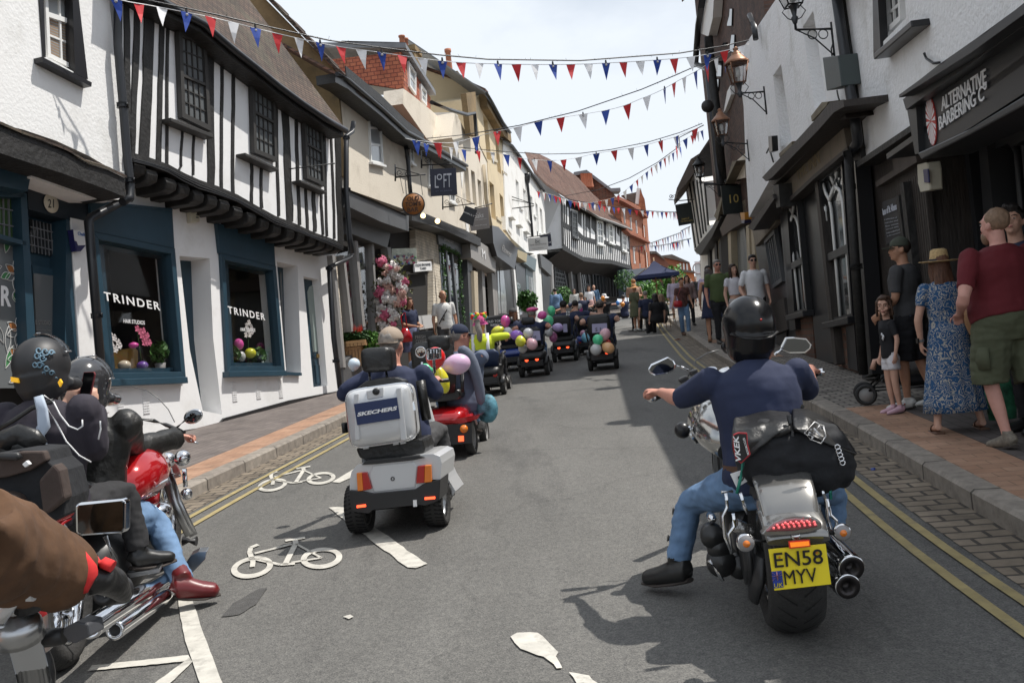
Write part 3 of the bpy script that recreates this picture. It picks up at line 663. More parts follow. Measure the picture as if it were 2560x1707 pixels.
# black plinth
mb=MB();b1=uvs(TRI,[(262,1130),(430,1080),(545,1062),(560,1045),(725,1000),(850,976)],.03);b0=[(a,z-.35)for a,z in b1];b1=[(a,z)for a,z in b1]
mb.fpoly(TRI,b1+b0[::-1],-.3,.035);mb.build('plinth',M_blkp,trb)
def vents(F,cs,parent,m,w=.13,h=.28,o=.0):
 for(x,y)in cs:
  a,z=F.uv(x,y,o);mb=MB()
  for k in range(9):zz=z-h/2+h*k/8;mb.fpoly(F,[(a-w/2,zz),(a+w/2,zz),(a+w/2,zz+.012),(a-w/2,zz+.012)],o,o+.012)
  mb.build('vent',m,parent)
vents(TRI,[zb(785,1330),zb(952,1325),zb(1530,1255),zb(1685,1240),zb(1832,1235)],trb,M_whtS)
def shopwin(fa,fr,gl,board_txt,sub_txt,nm):
 mb=MB();q=uvs(TRI,fr,.04);ring(mb,TRI,q,.10,-.12,.05);f=mb.build('shop_window',M_teal,trb,bevel=.006)
 g=uvs(TRI,gl,-.05);mb=MB();mb.fpoly(TRI,g,-.06,-.045);G_=mb.build('glass',M_glT,f)
 mb=MB();i=uvs(TRI,[(x,y)for x,y in fr],-.1);ring(mb,TRI,i,.16,-.30,-.08);mb.build('inner_frame',M_teal,f)
 ppoly(TRI,fa,M_teal,f,'fascia',-.25,.06)
 q=uvs(TRI,fr,.08);mb=MB();a,b=q[3],q[2];mb.fpoly(TRI,[(a[0],a[1]+.02),(b[0],b[1]+.02),(b[0],b[1]-.07),(a[0],a[1]-.07)],-.1,.12);mb.build('sill',M_teal,f,bevel=.008)
 ftext(TRI,'TRINDER',*board_txt,M_letW,G_,o=-.04,off=.015,sx=1.25);ftext(TRI,'HAIR STUDIOS',*sub_txt,M_letW,G_,o=-.04,off=.006)
 mb=MB();a0,z0=q[3];a1=q[2][0];mb.fbox(TRI,a0-.1,a1+.1,z0-.1,z0+.03,-1.2,-.1);mb.build('window_ledge',mat('pale_ledge',(.3,.28,.25),.7),f)
 return f,q
s1,q1=shopwin(pz(zb,(590,5),(1125,60),(1140,315),(600,202)),pz(zb,(600,200),(1140,315),(1212,1165),(697,1182)),pz(zb,(630,205),(1120,315),(1180,1115),(690,1115)),(zb(680,655),zb(1048,722),zb(672,598)),(zb(806,802),zb(945,815),zb(806,776)),'a')
s2,q2=shopwin(pz(zb,(1418,150),(1790,265),(1800,432),(1440,345)),pz(zb,(1440,345),(1800,430),(1860,1122),(1483,1128)),pz(zb,(1450,350),(1790,430),(1840,1095),(1490,1092)),(zb(1490,740),zb(1733,787),zb(1484,692)),(zb(1571,856),zb(1666,861),zb(1571,833)),'b')
ppoly(TRI,pz(zb,(590,0),(1126,56),(1128,72),(592,18)),M_teal,s1,'fascia_top',0,.075)
# joists' alarm sounder
al=thing('burglar_alarm','small cream alarm sounder under the jetty of the timber framed house','alarm box',TRI.px(*za(1275,1400),.03))
mb=MB();mb.fpoly(TRI,uvs(TRI,pz(za,(1243,1345),(1303,1352),(1306,1450),(1250,1455)),.08),0,.08);mb.build('case',mat('aged_cream_plastic',(.55,.52,.42),.5),al,bevel=.012)
mb=MB()
for k in range(3):mb.fpoly(TRI,uvs(TRI,pz(za,(1282,1380+k*18),(1297,1382+k*18),(1298,1390+k*18),(1283,1388+k*18)),.085),.08,.085)
mb.build('grille',M_gry,al)
# sign arm on the upper wall
ar=thing('sign_arm','thin black iron sign arm sticking out by the third upper window','bracket',TRI.px(*za(1885,1105),OJ))
p0=TRI.px(*za(1885,1105),OJ);p1=D(*za(2188,1068),p0.y+.1);mb=MB();mb.tube([p0,p1],.012,6);mb.build('bar',M_pipe,ar)
mb=MB();p2=TRI.px(*za(2120,820),OJ);mb.tube([p2,p0+(p1-p0)*.75],.004,5);mb.build('stay',M_pipe,ar)
# roof of the timber framed house
eo=uvs(TRI,pz(za,(770,-170),(1050,20),(1190,95),(1300,150),(1500,320),(1640,430),(1800,560),(1950,670),(2100,770),(2240,850)),OJ+.3)
PR=math.tan(R(58))
mb=MB();e=[TRI.P(a,z+.03,OJ+.34)for a,z in eo];rdg=[TRI.P(a,z+.03+PR*1.8,OJ+.34-1.8)for a,z in eo]
for k in range(6):
 f0,f1=k/6,(k+1)/6;mb.strip([a+(b-a)*f0 for a,b in zip(e,rdg)],[a+(b-a)*f1+V((0,0,.0))for a,b in zip(e,rdg)])
mb.strip([p-V((0,0,.05))for p in e],e);mb.build('roof',M_tile,trb)
mb=MB();mb.tube([TRI.P(a,z-.02,OJ+.36)for a,z in eo],.055,8);mb.build('gutter',M_pipe,trb)
ppolyF=MB();ppolyF.fpoly(TRI,[(a,z-.02)for a,z in eo]+[(a,z-.13)for a,z in reversed(eo)],OJ,OJ+.30);ppolyF.build('eaves_board',M_blk,trb)
pipe(TRI,pz(za,(770,-150),(770,300),(805,700),(828,1000),(850,1200),(850,1290),(800,1320)),.055,M_pipe,b21,o=OJ+.12,brackets=[za(800,690),za(845,1180)])
pipe(TRI,pz(za,(850,1295),(790,1320),(590,1425))+pz(zb,(578,140),(680,1330)),.055,M_pipe,b21,o=.30,brackets=[zb(632,755)])
pipe(TRI,pz(za,(2310,800),(2300,860),(2262,890),(2262,1240),(2285,1560))+pz(zb,(2300,350)),.05,M_pipe,trb,o=OJ+.10,brackets=[za(2262,900),za(2268,1240)])
pipe(TRI,pz(zb,(2300,352),(2280,380),(2150,440),(2180,900),(2222,1232)),.05,M_pipe,trb,o=.22,brackets=[zb(2150,445),zb(2195,1050)])
LF=Fac((-3.36,18.35),(2.3,54));LW=Fac((2.3,54),(9.3,72));LR=Fac((9.3,72),(14.6,88))
def house(name,label,F,px,m,o=0,depth=6,holes=(),hd=.15,parent=None):
 b=parent or thing(name,label,'building',F.P(F.uv(*px[0],o)[0],zg(F.P(F.uv(*px[0],o)[0],0).y)))
 outer=uvs(F,px,o);mb=MB();mb.wall(F,outer,[uvs(F,h,o)for h in holes],o,hd+.02);volume(mb,F,outer,o-hd-.02,depth);mb.build('wall',m,b)
 return b
def roofstrip(F,px,o,rise,back,m,parent,name='roof',fascia=None,rpx=None):
 e=[F.P(*F.uv(x,y,o),o)for x,y in px];r=[p+V((0,0,rise))-F.n*back for p in e]
 if rpx:r=[F.P(*F.uv(x,y,o-back),o-back)for x,y in rpx]
 mb=MB();mb.strip(r,e);dn=[p-V((0,0,.06))for p in e];mb.strip(e,dn);mb.strip(dn,[p-V((0,0,.06))for p in r]);mb.strip([r[0]-V((0,0,.06)),dn[0]],[r[0],e[0]]);mb.strip([r[-1],e[-1]],[r[-1]-V((0,0,.06)),dn[-1]]);R_=mb.build(name,m,parent)
 if fascia:mb=MB();mb.strip([p-V((0,0,.02))for p in e],[p-V((0,0,fascia))-F.n*.02 for p in e]);mb.tube([p-V((0,0,.05))+F.n*.03 for p in e],.05,6);mb.build('gutter',M_pipe,parent)
 return R_
 # cream roughcast building with two shops
cb=house('cream_house','cream roughcast house with black gutter over the florist and the bar passage',LF,pz(zc,(118,478),(180,520),(400,720),(560,870),(700,930),(940,1075),(925,1300),(990,1515),(600,1385),(190,1240)),M_crm,0,6,holes=[])
win(LF,pz(zc,(308,716),(384,714),(404,1080),(322,1062)),1,3,cb,M_wfr,M_glsL,o=.0,fw=.055,bw=.05,proud=.05,sill=(.05,.1))
win(LF,pz(zc,(577,930),(600,945),(605,1075),(583,1065)),1,2,cb,M_wfr,M_glsL,o=0,fw=.07,sill=(.06,.1))
win(LF,pz(zc,(698,1000),(722,1010),(722,1235),(705,1220)),1,3,cb,M_wfr,M_glsL,o=0,fw=.08,sill=(.06,.1))
win(LF,pz(zc,(835,1085),(875,1100),(876,1330),(842,1320)),2,3,cb,M_wfr,M_gls,o=0,fw=.08,sill=(.06,.1))
roofstrip(LF,pz(zc,(100,470),(180,515),(400,700),(560,850),(700,925),(955,1075)),.45,2.3,3.2,M_tile2,cb,fascia=.2)
mb=MB();e=uvs(LF,pz(zc,(100,480),(180,525),(400,712),(560,862),(700,935),(950,1085)),.40)
mb.fpoly(LF,[(a,z)for a,z in e]+[(a,z-.18)for a,z in reversed(e)],0,.40);mb.build('eaves_board',M_blk,cb)
mb=MB();e=uvs(LF,pz(zc,(170,430),(400,620),(560,780),(680,880)),.5);mb.fpoly(LF,[(a,z)for a,z in e]+[(a,z-.22)for a,z in reversed(e)],.47,.49);mb.build('gutter_guard',M_blk,cb)
pipe(LF,pz(zc,(553,905),(575,1050),(585,1200),(592,1270)),.055,M_pipe,cb,o=.1)
# its lichened gable above the black and white house
mb=MB();p0=LF.P(*LF.uv(*zc(118,478),.0),0);n=LF.n
gz=p0.z;g=[p0-V((0,0,2.2)),p0,p0-n*3.2+V((0,0,4.0)),p0-n*6.4+V((0,0,0)),p0-n*6.4-V((0,0,2.2))]
mb.prism([q-LF.t*.12 for q in g],LF.t*.1);mb.build('gable',M_lich,cb)
mb=MB();a,b_=p0+n*.45-V((0,0,.55)),p0-n*3.2+V((0,0,4.12));
for k in range(22):
 f=k/22;q0=a+(b_-a)*f;q1=a+(b_-a)*(f+1/22);up=V((0,0,.10+.03*(k%2)));mb.prism([q0-LF.t*.3,q1-LF.t*.3,q1-LF.t*.3+up,q0-LF.t*.3+up],LF.t*.55)
mb.build('verge_tiles',M_tile,cb)
# red tile-hung dormer
dm=MB();oo=-.9
dq=uvs(LF,pz(zc,(530,340),(722,640),(722,725),(545,585)),oo);
P3=[LF.P(a,z,oo)for a,z in dq];ck=[P3[0],P3[3],P3[3]-n*3.0+V((0,0,.9)),P3[0]-n*3.4+V((0,0,.15))]
dm.prism(ck,LF.t*.15);dm.prism([p for p in P3],-n*.15);dm.build('dormer',M_tileR,cb)
for qd in([(572,400),(620,480),(620,625),(578,565)],[(652,548),(690,600),(690,695),(656,655)]):
 win(LF,pz(zc,*qd),1,2,cb,M_wfr,M_glsL,o=oo+.02,fw=.09,proud=.05,name='dormer_window')
mb=MB();e=[P3[0]+V((0,0,.05))+n*.2-LF.t*.15,P3[1]+V((0,0,.05))+n*.2];r=[p-n*3.6+V((0,0,.55))for p in e];mb.prism([e[0],e[1],r[1],r[0]],V((0,0,.16)));mb.build('dormer_roof',M_lead,cb)
mb=MB();e2=[p+V((0,0,.17))for p in e];r2=[p-n*2+V((0,0,.35))for p in e2];mb.strip(e2,r2);mb.strip(r2,[p-n*2-V((0,0,.5))for p in r2]);mb.build('dormer_ridge',M_lead,cb)
def stack(F,px,w,d,h,o,mb_m,parent,pots,ph=.45,pr=.11):
 a,z=F.uv(*px,o);mb=MB();mb.fbox(F,a-w/2,a+w/2,z-h,z,o-d,o);mb.fbox(F,a-w/2-.06,a+w/2+.06,z-.18,z,o-d-.06,o+.06);s=mb.build('chimney_stack',mb_m,parent)
 for t,hh in pots:
  mb=MB();mb.lathe(F.P(a+t*w,z,o-d/2),(0,0,1),[(pr*1.15,0),(pr,hh*.15),(pr*.85,hh*.85),(pr*1.1,hh*.88),(pr*1.1,hh),(pr*.7,hh),(pr*.7,hh*.8)],14);mb.build('chimney_pot',mat('terracotta',(.42,.16,.09),.8,var=.15),s)
stack(LF,zc(632,318),.9,.9,2.4,-1.6,M_lich,cb,[(-.3,.45),(.25,.5)])
stack(LF,zc(905,482),.9,.9,1.5,-3.0,M_lich,cb,[(0,1.35)],pr=.16)
# pale parapet walls between the two houses
ppoly(LF,pz(zc,(545,580),(600,620),(730,725),(880,860),(1055,965),(1050,1000),(955,1075),(850,1010),(700,910),(540,680)),M_crm,cb,'parapet',-1.2,-.6)
# white brick parapet building
wb=house('cream_parapet_house','narrow cream painted house behind the hanging shop signs','LF' and LF,pz(zc,(880,735),(905,770),(960,880),(1050,955),(1098,1060),(1120,1480),(1180,1580),(985,1515),(925,1300),(940,1070),(860,900)),M_crm,.02,6,holes=[pz(zc,(942,1085),(968,1100),(985,1330),(955,1320)),pz(zc,(985,1110),(1010,1125),(1025,1350),(1000,1330)),pz(zc,(1028,1170),(1052,1185),(1060,1370),(1040,1350))],hd=.2)
for qd in([(942,1085),(968,1100),(985,1330),(955,1320)],[(985,1110),(1010,1125),(1025,1350),(1000,1330)],[(1028,1170),(1052,1185),(1060,1370),(1040,1350)]):
 win(LF,pz(zc,*qd),1,2,wb,M_wfr,M_gls,o=-.15,fw=.08)
mb=MB();a,z=LF.uv(*zc(880,735),.02);p=LF.P(a,z,.02);mb.prism([p,p-n*2.3+V((0,0,.3)),p-n*2.3-V((0,0,4)),p-V((0,0,4))],LF.t*.5)
mb.build('parapet',M_whb,wb)
# tall pale yellow building with gable
yb=house('yellow_cream_house','tall pale yellow rendered house with dark eaves and end gable','building' and LF,pz(zc,(1015,640),(1080,610),(1120,690),(1180,820),(1235,860),(1240,1480),(1245,1580),(1180,1580),(1115,1480),(1095,1055),(1045,950)),M_cry,.05,6,holes=[pz(zc,(1065,750),(1095,790),(1120,1050),(1090,1040)),pz(zc,(1140,860),(1160,890),(1185,1140),(1160,1120)),pz(zc,(1105,1180),(1135,1210),(1150,1440),(1120,1420)),pz(zc,(1172,1260),(1195,1290),(1212,1530),(1190,1500))],hd=.2)
for qd in([(1065,750),(1095,790),(1120,1050),(1090,1040)],[(1140,860),(1160,890),(1185,1140),(1160,1120)],[(1105,1180),(1135,1210),(1150,1440),(1120,1420)],[(1172,1260),(1195,1290),(1212,1530),(1190,1500)]):
 win(LF,pz(zc,*qd),1,2,yb,mat('stone_trim',(.6,.53,.4),.8),mat('cream_blind_glass',(.42,.37,.29),.3),o=-.15,fw=.08,sill=(.12,.25))
g0=LF.P(*LF.uv(*zc(1080,605),.05),.05)
gpts=[D(*zc(1030,700),g0.y-.3),D(*zc(1075,602),g0.y-.3),D(*zc(1010,572),g0.y-.3),D(*zc(670,450),g0.y-.3),D(*zc(640,620),g0.y-.3),D(*zc(740,760),g0.y-.3),D(*zc(870,720),g0.y-.3),D(*zc(1040,950),g0.y-.3)]
mb=MB();mb.prism(gpts,V((.1,.3,0)));mb.build('gable',M_cry,yb)
mb=MB();y=g0.y-.4
for a,b_ in(((668,445),(1010,565)),((1008,565),(1082,598))):
 A,B=D(*zc(*a),y),D(*zc(*b_),y);mb.prism([A,B,B+V((0,0,.12)),A+V((0,0,.12))],V((.1,.5,0)))
mb.build('verge',M_tile2,yb)
roofstrip(LF,pz(zc,(1082,598),(1120,660),(1190,790),(1240,860)),.45,2.6,3,M_lead,yb,fascia=.15)
mb=MB();e=uvs(LF,pz(zc,(1078,612),(1120,685),(1190,815),(1238,862)),.3);mb.fpoly(LF,[(a,z)for a,z in e]+[(a,z-.5)for a,z in reversed(e)],.05,.35);mb.build('eaves_board',M_lich,yb)
ppoly(LF,pz(zc,(955,610),(1015,600),(1030,890),(985,880)),M_lich,yb,'brick_pier',.1,.3)
pipe(LF,pz(zc,(730,670),(850,720),(960,750),(1010,740),(1022,900),(1022,1000)),.06,M_pipe,yb,o=.5)
pipe(LF,pz(zc,(1070,1080),(1085,1300),(1120,1500)),.07,mat('cream_pipe',(.5,.42,.3),.6),yb,o=.12)
# long white house
zj_=zj
whh=house('long_white_house','long white painted house with tall sash windows and black downpipe','b' and LF,pz(zq,(-90,-120),(0,-60),(120,100),(200,220),(310,380),(330,780),(345,1000),(290,1000),(145,985),(0,850),(-60,760)),M_whb,.1,6,holes=[pz(zq,(35,265),(65,300),(75,560),(45,540)),pz(zq,(108,355),(135,385),(150,700),(125,660)),pz(zq,(228,490),(250,520),(268,800),(245,800)),pz(zq,(270,540),(292,570),(308,800),(290,800)),pz(zq,(178,420),(200,450),(210,640),(190,620))],hd=.15)
for qd in([(35,265),(65,300),(75,560),(45,540)],[(108,355),(135,385),(150,700),(125,660)],[(228,490),(250,520),(268,800),(245,800)],[(270,540),(292,570),(308,800),(290,800)],[(178,420),(200,450),(210,640),(190,620)]):
 win(LF,pz(zq,*qd),1,2,whh,M_wfr,M_glsL,o=-.02,fw=.1,sill=(.1,.2))
for qd in([(8,620),(40,655),(40,670),(8,635)],[(80,695),(115,730),(115,745),(80,710)],[(150,760),(185,795),(185,808),(150,775)]):ppoly(LF,pz(zq,*qd),M_whb,whh,'ledge',.1,.3)
pipe(LF,pz(zq,(140,235),(150,300),(178,560),(200,830)),.07,M_pipe,whh,o=.2)
mb=MB();mb.lathe(LF.px(*zq(150,262),.2),(0,0,1),[(.08,-.25),(.18,.1),(.2,.25),(.1,.25)],10);mb.build('hopper_head',M_pipe,whh)
roofstrip(LF,pz(zq,(-90,-130),(0,-70),(120,92),(200,212),(312,375)),.25,2.5,3,M_lead,whh,fascia=.1)
# far timber framed house, jettied, long tiled roof
tf=thing('jettied_timber_house','long black and white timber framed house with sagging red tiled roof at the bend','building',LW.P(4,zg(58)))
up=uvs(LW,pz(zq,(480,455),(490,700),(498,940),(570,985),(690,1050),(830,1075),(960,1075),(1158,1130),(1150,1000),(1128,745),(1000,690),(850,630),(690,560),(560,510)),0)
mb=MB();volume(mb,LW,up,0,6);mb.build('upper_wall',M_whtS,tf)
s0=LW.P(*LW.uv(*zq(480,430)));ye=s0.y-.05
side=[D(*zq(482,440),ye),D(*zq(495,935),ye),D(*zq(470,975),ye),D(*zq(345,980),ye),D(*zq(308,500),ye),D(*zq(300,370),ye),D(*zq(215,215),ye),D(*zq(200,160),ye)]
mb=MB();mb.prism(side,V((.1,.35,0)));mb.build('plastered_gable',mat('pale_gable_render',(.66,.66,.65),.85,bump=.1),tf)
mb=MB()
def tim(p,w,o=.03):
 a=uvs(LW,[zq(*q)for q in p],0)
 for(x0,z0),(x1,z1)in zip(a,a[1:]):
  d=V((x1-x0,z1-z0));k=V((-d.y,d.x)).normalized()*w/2;mb.fpoly(LW,[(x0+k.x,z0+k.y),(x1+k.x,z1+k.y),(x1-k.x,z1-k.y),(x0-k.x,z0-k.y)],-.01,o)
tim([(486,450),(500,930)],.35);tim([(1140,760),(1158,1130)],.3)
tim([(486,470),(560,520),(690,570),(850,640),(1000,700),(1130,755)],.4,.04);tim([(495,705),(575,750),(640,790),(700,850),(830,885),(900,885),(960,905),(1060,945),(1145,970)],.3,.035);tim([(500,925),(570,985),(690,1050),(830,1070),(960,1075),(1158,1130)],.28,.05)
mids=[(495,705),(575,750),(640,790),(700,850),(830,885),(900,885),(960,905),(1060,945),(1150,970)];bots=[(500,925),(570,985),(690,1050),(830,1070),(960,1075),(1160,1130)];tops=[(486,470),(560,520),(690,570),(850,640),(1000,700),(1130,755)]
def ip(pl,x):
 for(a,b),(c,d)in zip(pl,pl[1:]):
  if a<=x<=c:return b+(d-b)*(x-a)/(c-a)
 return pl[-1][1]
x=515
while x<1150:tim([(x,ip(mids,x)),(x+8,ip(bots,x+8))],.16);x+=21-(x-500)*.007
for x in(510,530,560,700,722,760,815,915,1010,1060,1118):tim([(x,ip(tops,x)),(x+4,ip(mids,x))],.2)
for a,b in((725,760),(775,815),(895,925),(1025,1055),(645,680)):
 y0=ip(tops,a)+10;y1=y0+(150 if a<1000 else 90);
 tim([((a+b)/2,y0),((a+b)/2,y1)],.75*(b-a)/36,.02)
mb.build('timber_frame',M_blk,tf)
for qd,c,r in(([(578,575),(632,592),(640,855),(585,830)],3,5),([(825,668),(882,680),(892,915),(832,905)],2,3),([(940,695),(978,710),(990,905),(950,895)],2,3),([(1070,750),(1110,765),(1120,985),(1078,968)],3,4)):
 win(LW,pz(zq,*qd),c,r,tf,M_gry if c==3 and r==5 else M_wfr,M_glsG,o=.05,fw=.14,bw=.06,proud=.07,sill=(.1,.2))
 # jetty soffit and lower storey
mb=MB();jt=uvs(LW,[zq(*q)for q in[(480,950),(570,1000),(690,1065),(830,1085),(960,1090),(1158,1145)]],0)
A1=[LW.P(a,z-.05,.1)for a,z in jt];B1=[LW.P(a,z-.75,-1.3)for a,z in jt];mb.strip(A1,B1);mb.strip([p+V((0,0,.25))for p in A1],A1);mb.build('jetty_soffit',M_blk,tf)
lo=[(a,z-.3)for a,z in jt];mb=MB();mb.fpoly(LW,[(lo[0][0]-.5,1.8)]+[(lo[0][0]-.5,lo[0][1])]+lo[1:]+[(lo[-1][0]-.3,2.2)],-1.2,-5);mb.build('lower_wall',M_blk,tf)
lwF=LW.off(-1.15)
for qd,c,r in(([(405,1110),(500,1150),(555,1420),(420,1420)],6,6),([(655,1160),(740,1180),(770,1420),(680,1420)],4,2),([(780,1180),(1060,1230),(1070,1440),(800,1420)],9,1)):
 win(lwF,pz(zq,*qd),c,r,tf,M_gry,M_gls,o=0,fw=.12,bw=.07,proud=.08,name='shop_window')
for(x0,y0,x1,y1)in((550,1140,580,1430),(640,1165,665,1430)):
 a=uvs(lwF,[zq(x0,y0),zq(x1,y1)]);m2=MB();m2.fpoly(lwF,[(a[0][0]-.12,a[0][1]),(a[0][0]+.12,a[0][1]),(a[1][0]+.12,a[1][1]),(a[1][0]-.12,a[1][1])],0,.2);m2.build('post',M_gry2,tf)
def rq(pts,yo):return[D(*zq(*p),yo)for p in pts]
ep=[(215,200),(310,290),(430,375),(530,430)];
mb=MB();e=[];r=[]
eav=[(150,60),(215,180),(340,310),(530,432),(690,545),(850,640),(1000,690),(1172,758)];rid=[(120,0),(255,15),(350,60),(480,135),(600,215),(650,255),(800,420),(1060,640)]
for k,((x0,y0),(x1,y1))in enumerate(zip(eav,rid)):
 P0=LW.px(*zq(x0,y0),.35);P1=LW.px(*zq(x1,y1),-2.2);e.append(P0);r.append(P1)
mb.strip(r,e);mb.strip(e,[p-V((0,0,.15))for p in e]);mb.build('roof',M_tile2,tf)
mb=MB();mb.tube([LW.px(*zq(x,y+6),.4)for x,y in eav[4:]],.09,6);mb.build('gutter',M_gry2,tf)
# second roof block behind with a row of red pots, and a small dormer
b2=thing('brown_roofed_house','brown tiled roof with a cluster of red chimney pots behind the timber house','building',V((3,80,zg(80))))
yy=82
mb=MB();mb.prism(rq([(610,235),(735,212),(860,300),(980,395),(1060,480),(1075,665),(1000,700),(700,600)],yy),V((0,.5,0)));mb.build('wall',M_tile2,b2)
mb=MB()
for a,b_ in(((610,232),(735,210)),((735,210),(975,390)),((975,390),(1065,385))):
 A,B=rq([a,b_],yy-.2);mb.prism([A,B,B+V((0,0,.3)),A+V((0,0,.3))],V((0,1.5,0)))
mb.build('coping',M_lead,b2)
for k in range(5):mb=MB();mb.lathe(D(*zq(700+k*20,345),yy-.6),(0,0,1),[(.2,0),(.16,.3),(.15,1.1),(.2,1.15)],10);mb.build('chimney_pot',mat('terracotta'),b2)
mb=MB();mb.prism(rq([(885,485),(1000,490),(1003,620),(985,610),(895,560)],74),V((0,1.2,0)));d_=mb.build('dormer',M_wfr,b2)
mb=MB();mb.prism(rq([(895,500),(985,505),(988,590),(905,550)],73.95),V((0,.03,0)));mb.build('glass',M_glsL,d_)
# red brick building
rb=thing('red_brick_building','tall red brick building with stone cornices and gabled top at the far bend','building',LR.P(3,zg(75)))
rp=pz(zq,(1058,440),(1240,530),(1320,600),(1340,860),(1360,1130),(1180,1150),(1150,1000),(1130,800),(1075,680))
hol=[[(1090,590),(1110,600),(1115,710),(1096,700)],[(1152,630),(1172,640),(1180,775),(1160,765)],[(1205,660),(1225,672),(1235,808),(1215,800)],[(1270,700),(1282,705),(1292,840),(1280,835)],[(1290,715),(1302,720),(1310,850),(1300,845)],[(1180,930),(1200,925),(1215,1100),(1190,1095)],[(1238,960),(1252,965),(1265,1140),(1250,1140)],[(1295,965),(1308,970),(1320,1140),(1306,1140)],[(1315,980),(1326,985),(1340,1140),(1326,1140)]]
house('x','x',LR,rp,M_brk,0,8,holes=[pz(zq,*h)for h in hol],hd=.2,parent=rb)
for h in hol:win(LR,pz(zq,*h),1,2,rb,M_wfr,M_glsL,o=-.12,fw=.22,proud=.1)
for qd in([(1050,440),(1110,465),(1240,545),(1335,630),(1335,650),(1235,568),(1105,492),(1050,468)],[(1130,745),(1165,790),(1240,820),(1355,880),(1355,895),(1240,840),(1165,808),(1130,770)]):ppoly(LR,pz(zq,*qd),mat('brick_cornice',(.27,.09,.05),.85),rb,'cornice',0,.45)
yy=LR.P(LR.uv(*zq(1240,520))[0],0).y
mb=MB();mb.prism(rq([(1075,425),(1215,395),(1240,360),(1262,355),(1290,470),(1305,570),(1310,600),(1240,530)],yy+1.5),V((0,.6,0)));mb.build('gable',mat('dark_slate',(.13,.105,.09),.8,var=.2),rb)
mb=MB();mb.prism(rq([(1228,352),(1262,358),(1245,515),(1210,505)],yy+1),V((0,.4,0)));mb.build('coping',M_whb,rb)
mb=MB();mb.prism(rq([(1258,370),(1300,465),(1318,600),(1240,540)],yy+.9),V((0,.5,0)));mb.build('gable',M_brk,rb)
ppoly(LR,pz(zq,(1085,1150),(1180,1150),(1360,1130),(1370,1290),(1380,1420),(1100,1420)),mat('slate_blue_paint',(.05,.065,.085),.5),rb,'shopfront',-.3,.1)
for x in(1110,1180,1250,1310):win(LR,pz(zq,(x,1260),(x+45,1262),(x+50,1400),(x+4,1400)),1,1,rb,mat('slate_blue_paint'),M_gls,o=.12,fw=.15,name='shop_window')
# far buildings closing the view
def flat_house(name,label,px,y,m,roofm=None,rpx=None,wins=(),depth=8):
 b=thing(name,label,'building',D(*px[0],y)*1);OFF[b.name]=D(*px[0],y)
 mb=MB();mb.prism([D(*p,y)for p in px],V((0.5,depth,0)));mb.build('wall',m,b)
 if rpx:mb=MB();mb.prism([D(*p,y-.4)for p in rpx],V((.5,depth+1,0)));mb.build('roof',roofm,b)
 for wq in wins:
  mb=MB();mb.prism([D(*p,y-.12)for p in wq],V((0,.1,0)));mb.build('window',M_wfr,b)
 return b
M_bf=mat('distant_brick',(.36,.13,.07),.9,var=.15,vs=1);M_rf=mat('distant_slate',(.16,.13,.11),.85,var=.2,vs=1)
flat_house('far_brick_house','dark red house with slate roof beyond the parasol',pz(zh,(-80,1420),(0,1410),(50,1450),(150,1560),(150,1750),(-80,1750)),118,mat('dull_red_wall',(.22,.09,.06),.9),M_rf,pz(zh,(-80,1405),(0,1405),(60,1455),(70,1475),(0,1425),(-80,1425)))
flat_house('far_corner_house','red and grey house with a hipped slate roof far up the street',pz(zh,(120,1465),(180,1480),(262,1490),(290,1600),(300,1800),(60,1800),(60,1450)),130,M_bf,M_rf,pz(zh,(45,1440),(125,1430),(255,1488),(262,1500),(60,1452)),wins=[pz(zh,(185+k*26,1500),(197+k*26,1502),(200+k*26,1555),(188+k*26,1553))for k in range(3)])
flat_house('orange_arched_building','orange brick building with arched windows at the top of the street',pz(zh,(180,1560),(295,1570),(310,1640),(315,1850),(190,1850)),112,mat('orange_brick',(.50,.17,.07),.85,var=.12,vs=1),M_rf,pz(zh,(170,1545),(300,1560),(312,1575),(180,1565)),wins=[pz(zh,(215+k*30,1640),(228+k*30,1642),(232+k*30,1740),(219+k*30,1738))for k in range(3)])
# shop fronts along the left side (ground floors)
# florist: grey timber bay with tall panes
gf=thing('florist_shopfront','dark grey florist shopfront with tall slanting panes and pent roof','shopfront',LF.P(2,zg(21)))
ppoly(LF,pz(zc,(190,1238),(400,1330),(580,1410),(580,1512),(400,1450),(185,1350)),M_gry,gf,'pent_fascia',0,.55)
mb=MB();t_=uvs(LF,pz(zc,(190,1238),(400,1330),(580,1410)),.6);mb.strip([LF.P(a,z,.6)for a,z in t_],[LF.P(a,z+.22,0)for a,z in t_]);mb.build('pent_roof',M_tile,gf)
ppoly(LF,pz(zd,(310,60),(310,330),(660,470),(690,330),(560,170)),M_gry,gf,'fascia',-.2,.2)
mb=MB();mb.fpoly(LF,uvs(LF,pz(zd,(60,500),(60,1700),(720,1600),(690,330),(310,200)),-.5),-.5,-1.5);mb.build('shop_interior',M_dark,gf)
gx=ppoly(LF,pz(zd,(140,540),(520,430),(560,1300),(230,1600)),M_glT,gf,'glass',.02,.03)
for(x0,y0,x1,y1,w_)in((120,540,230,1640,26),(225,540,310,1290,22),(345,400,420,1240,26),(510,430,550,1300,20),(660,460,690,700,34)):
 ppoly(LF,pz(zd,(x0,y0),(x0+w_,y0+6),(x1+w_,y1),(x1,y1)),M_gry2,gf,'mullion',-.05,.12)
ppoly(LF,pz(zd,(225,1600),(560,1290),(610,1290),(620,1700),(240,1900)),M_gry,gf,'stall_riser',-.1,.1)
mb=MB();mb.fpoly(LF,uvs(LF,pz(zd,(100,545),(140,555),(235,1650),(175,1680)),0),-.3,.04);mb.build('brick_pier',brickmat('cream_brick',(.157,.987,0),(.62,.55,.44),(.7,.63,.52),(.5,.44,.36),w=.23,h=.08),gf)
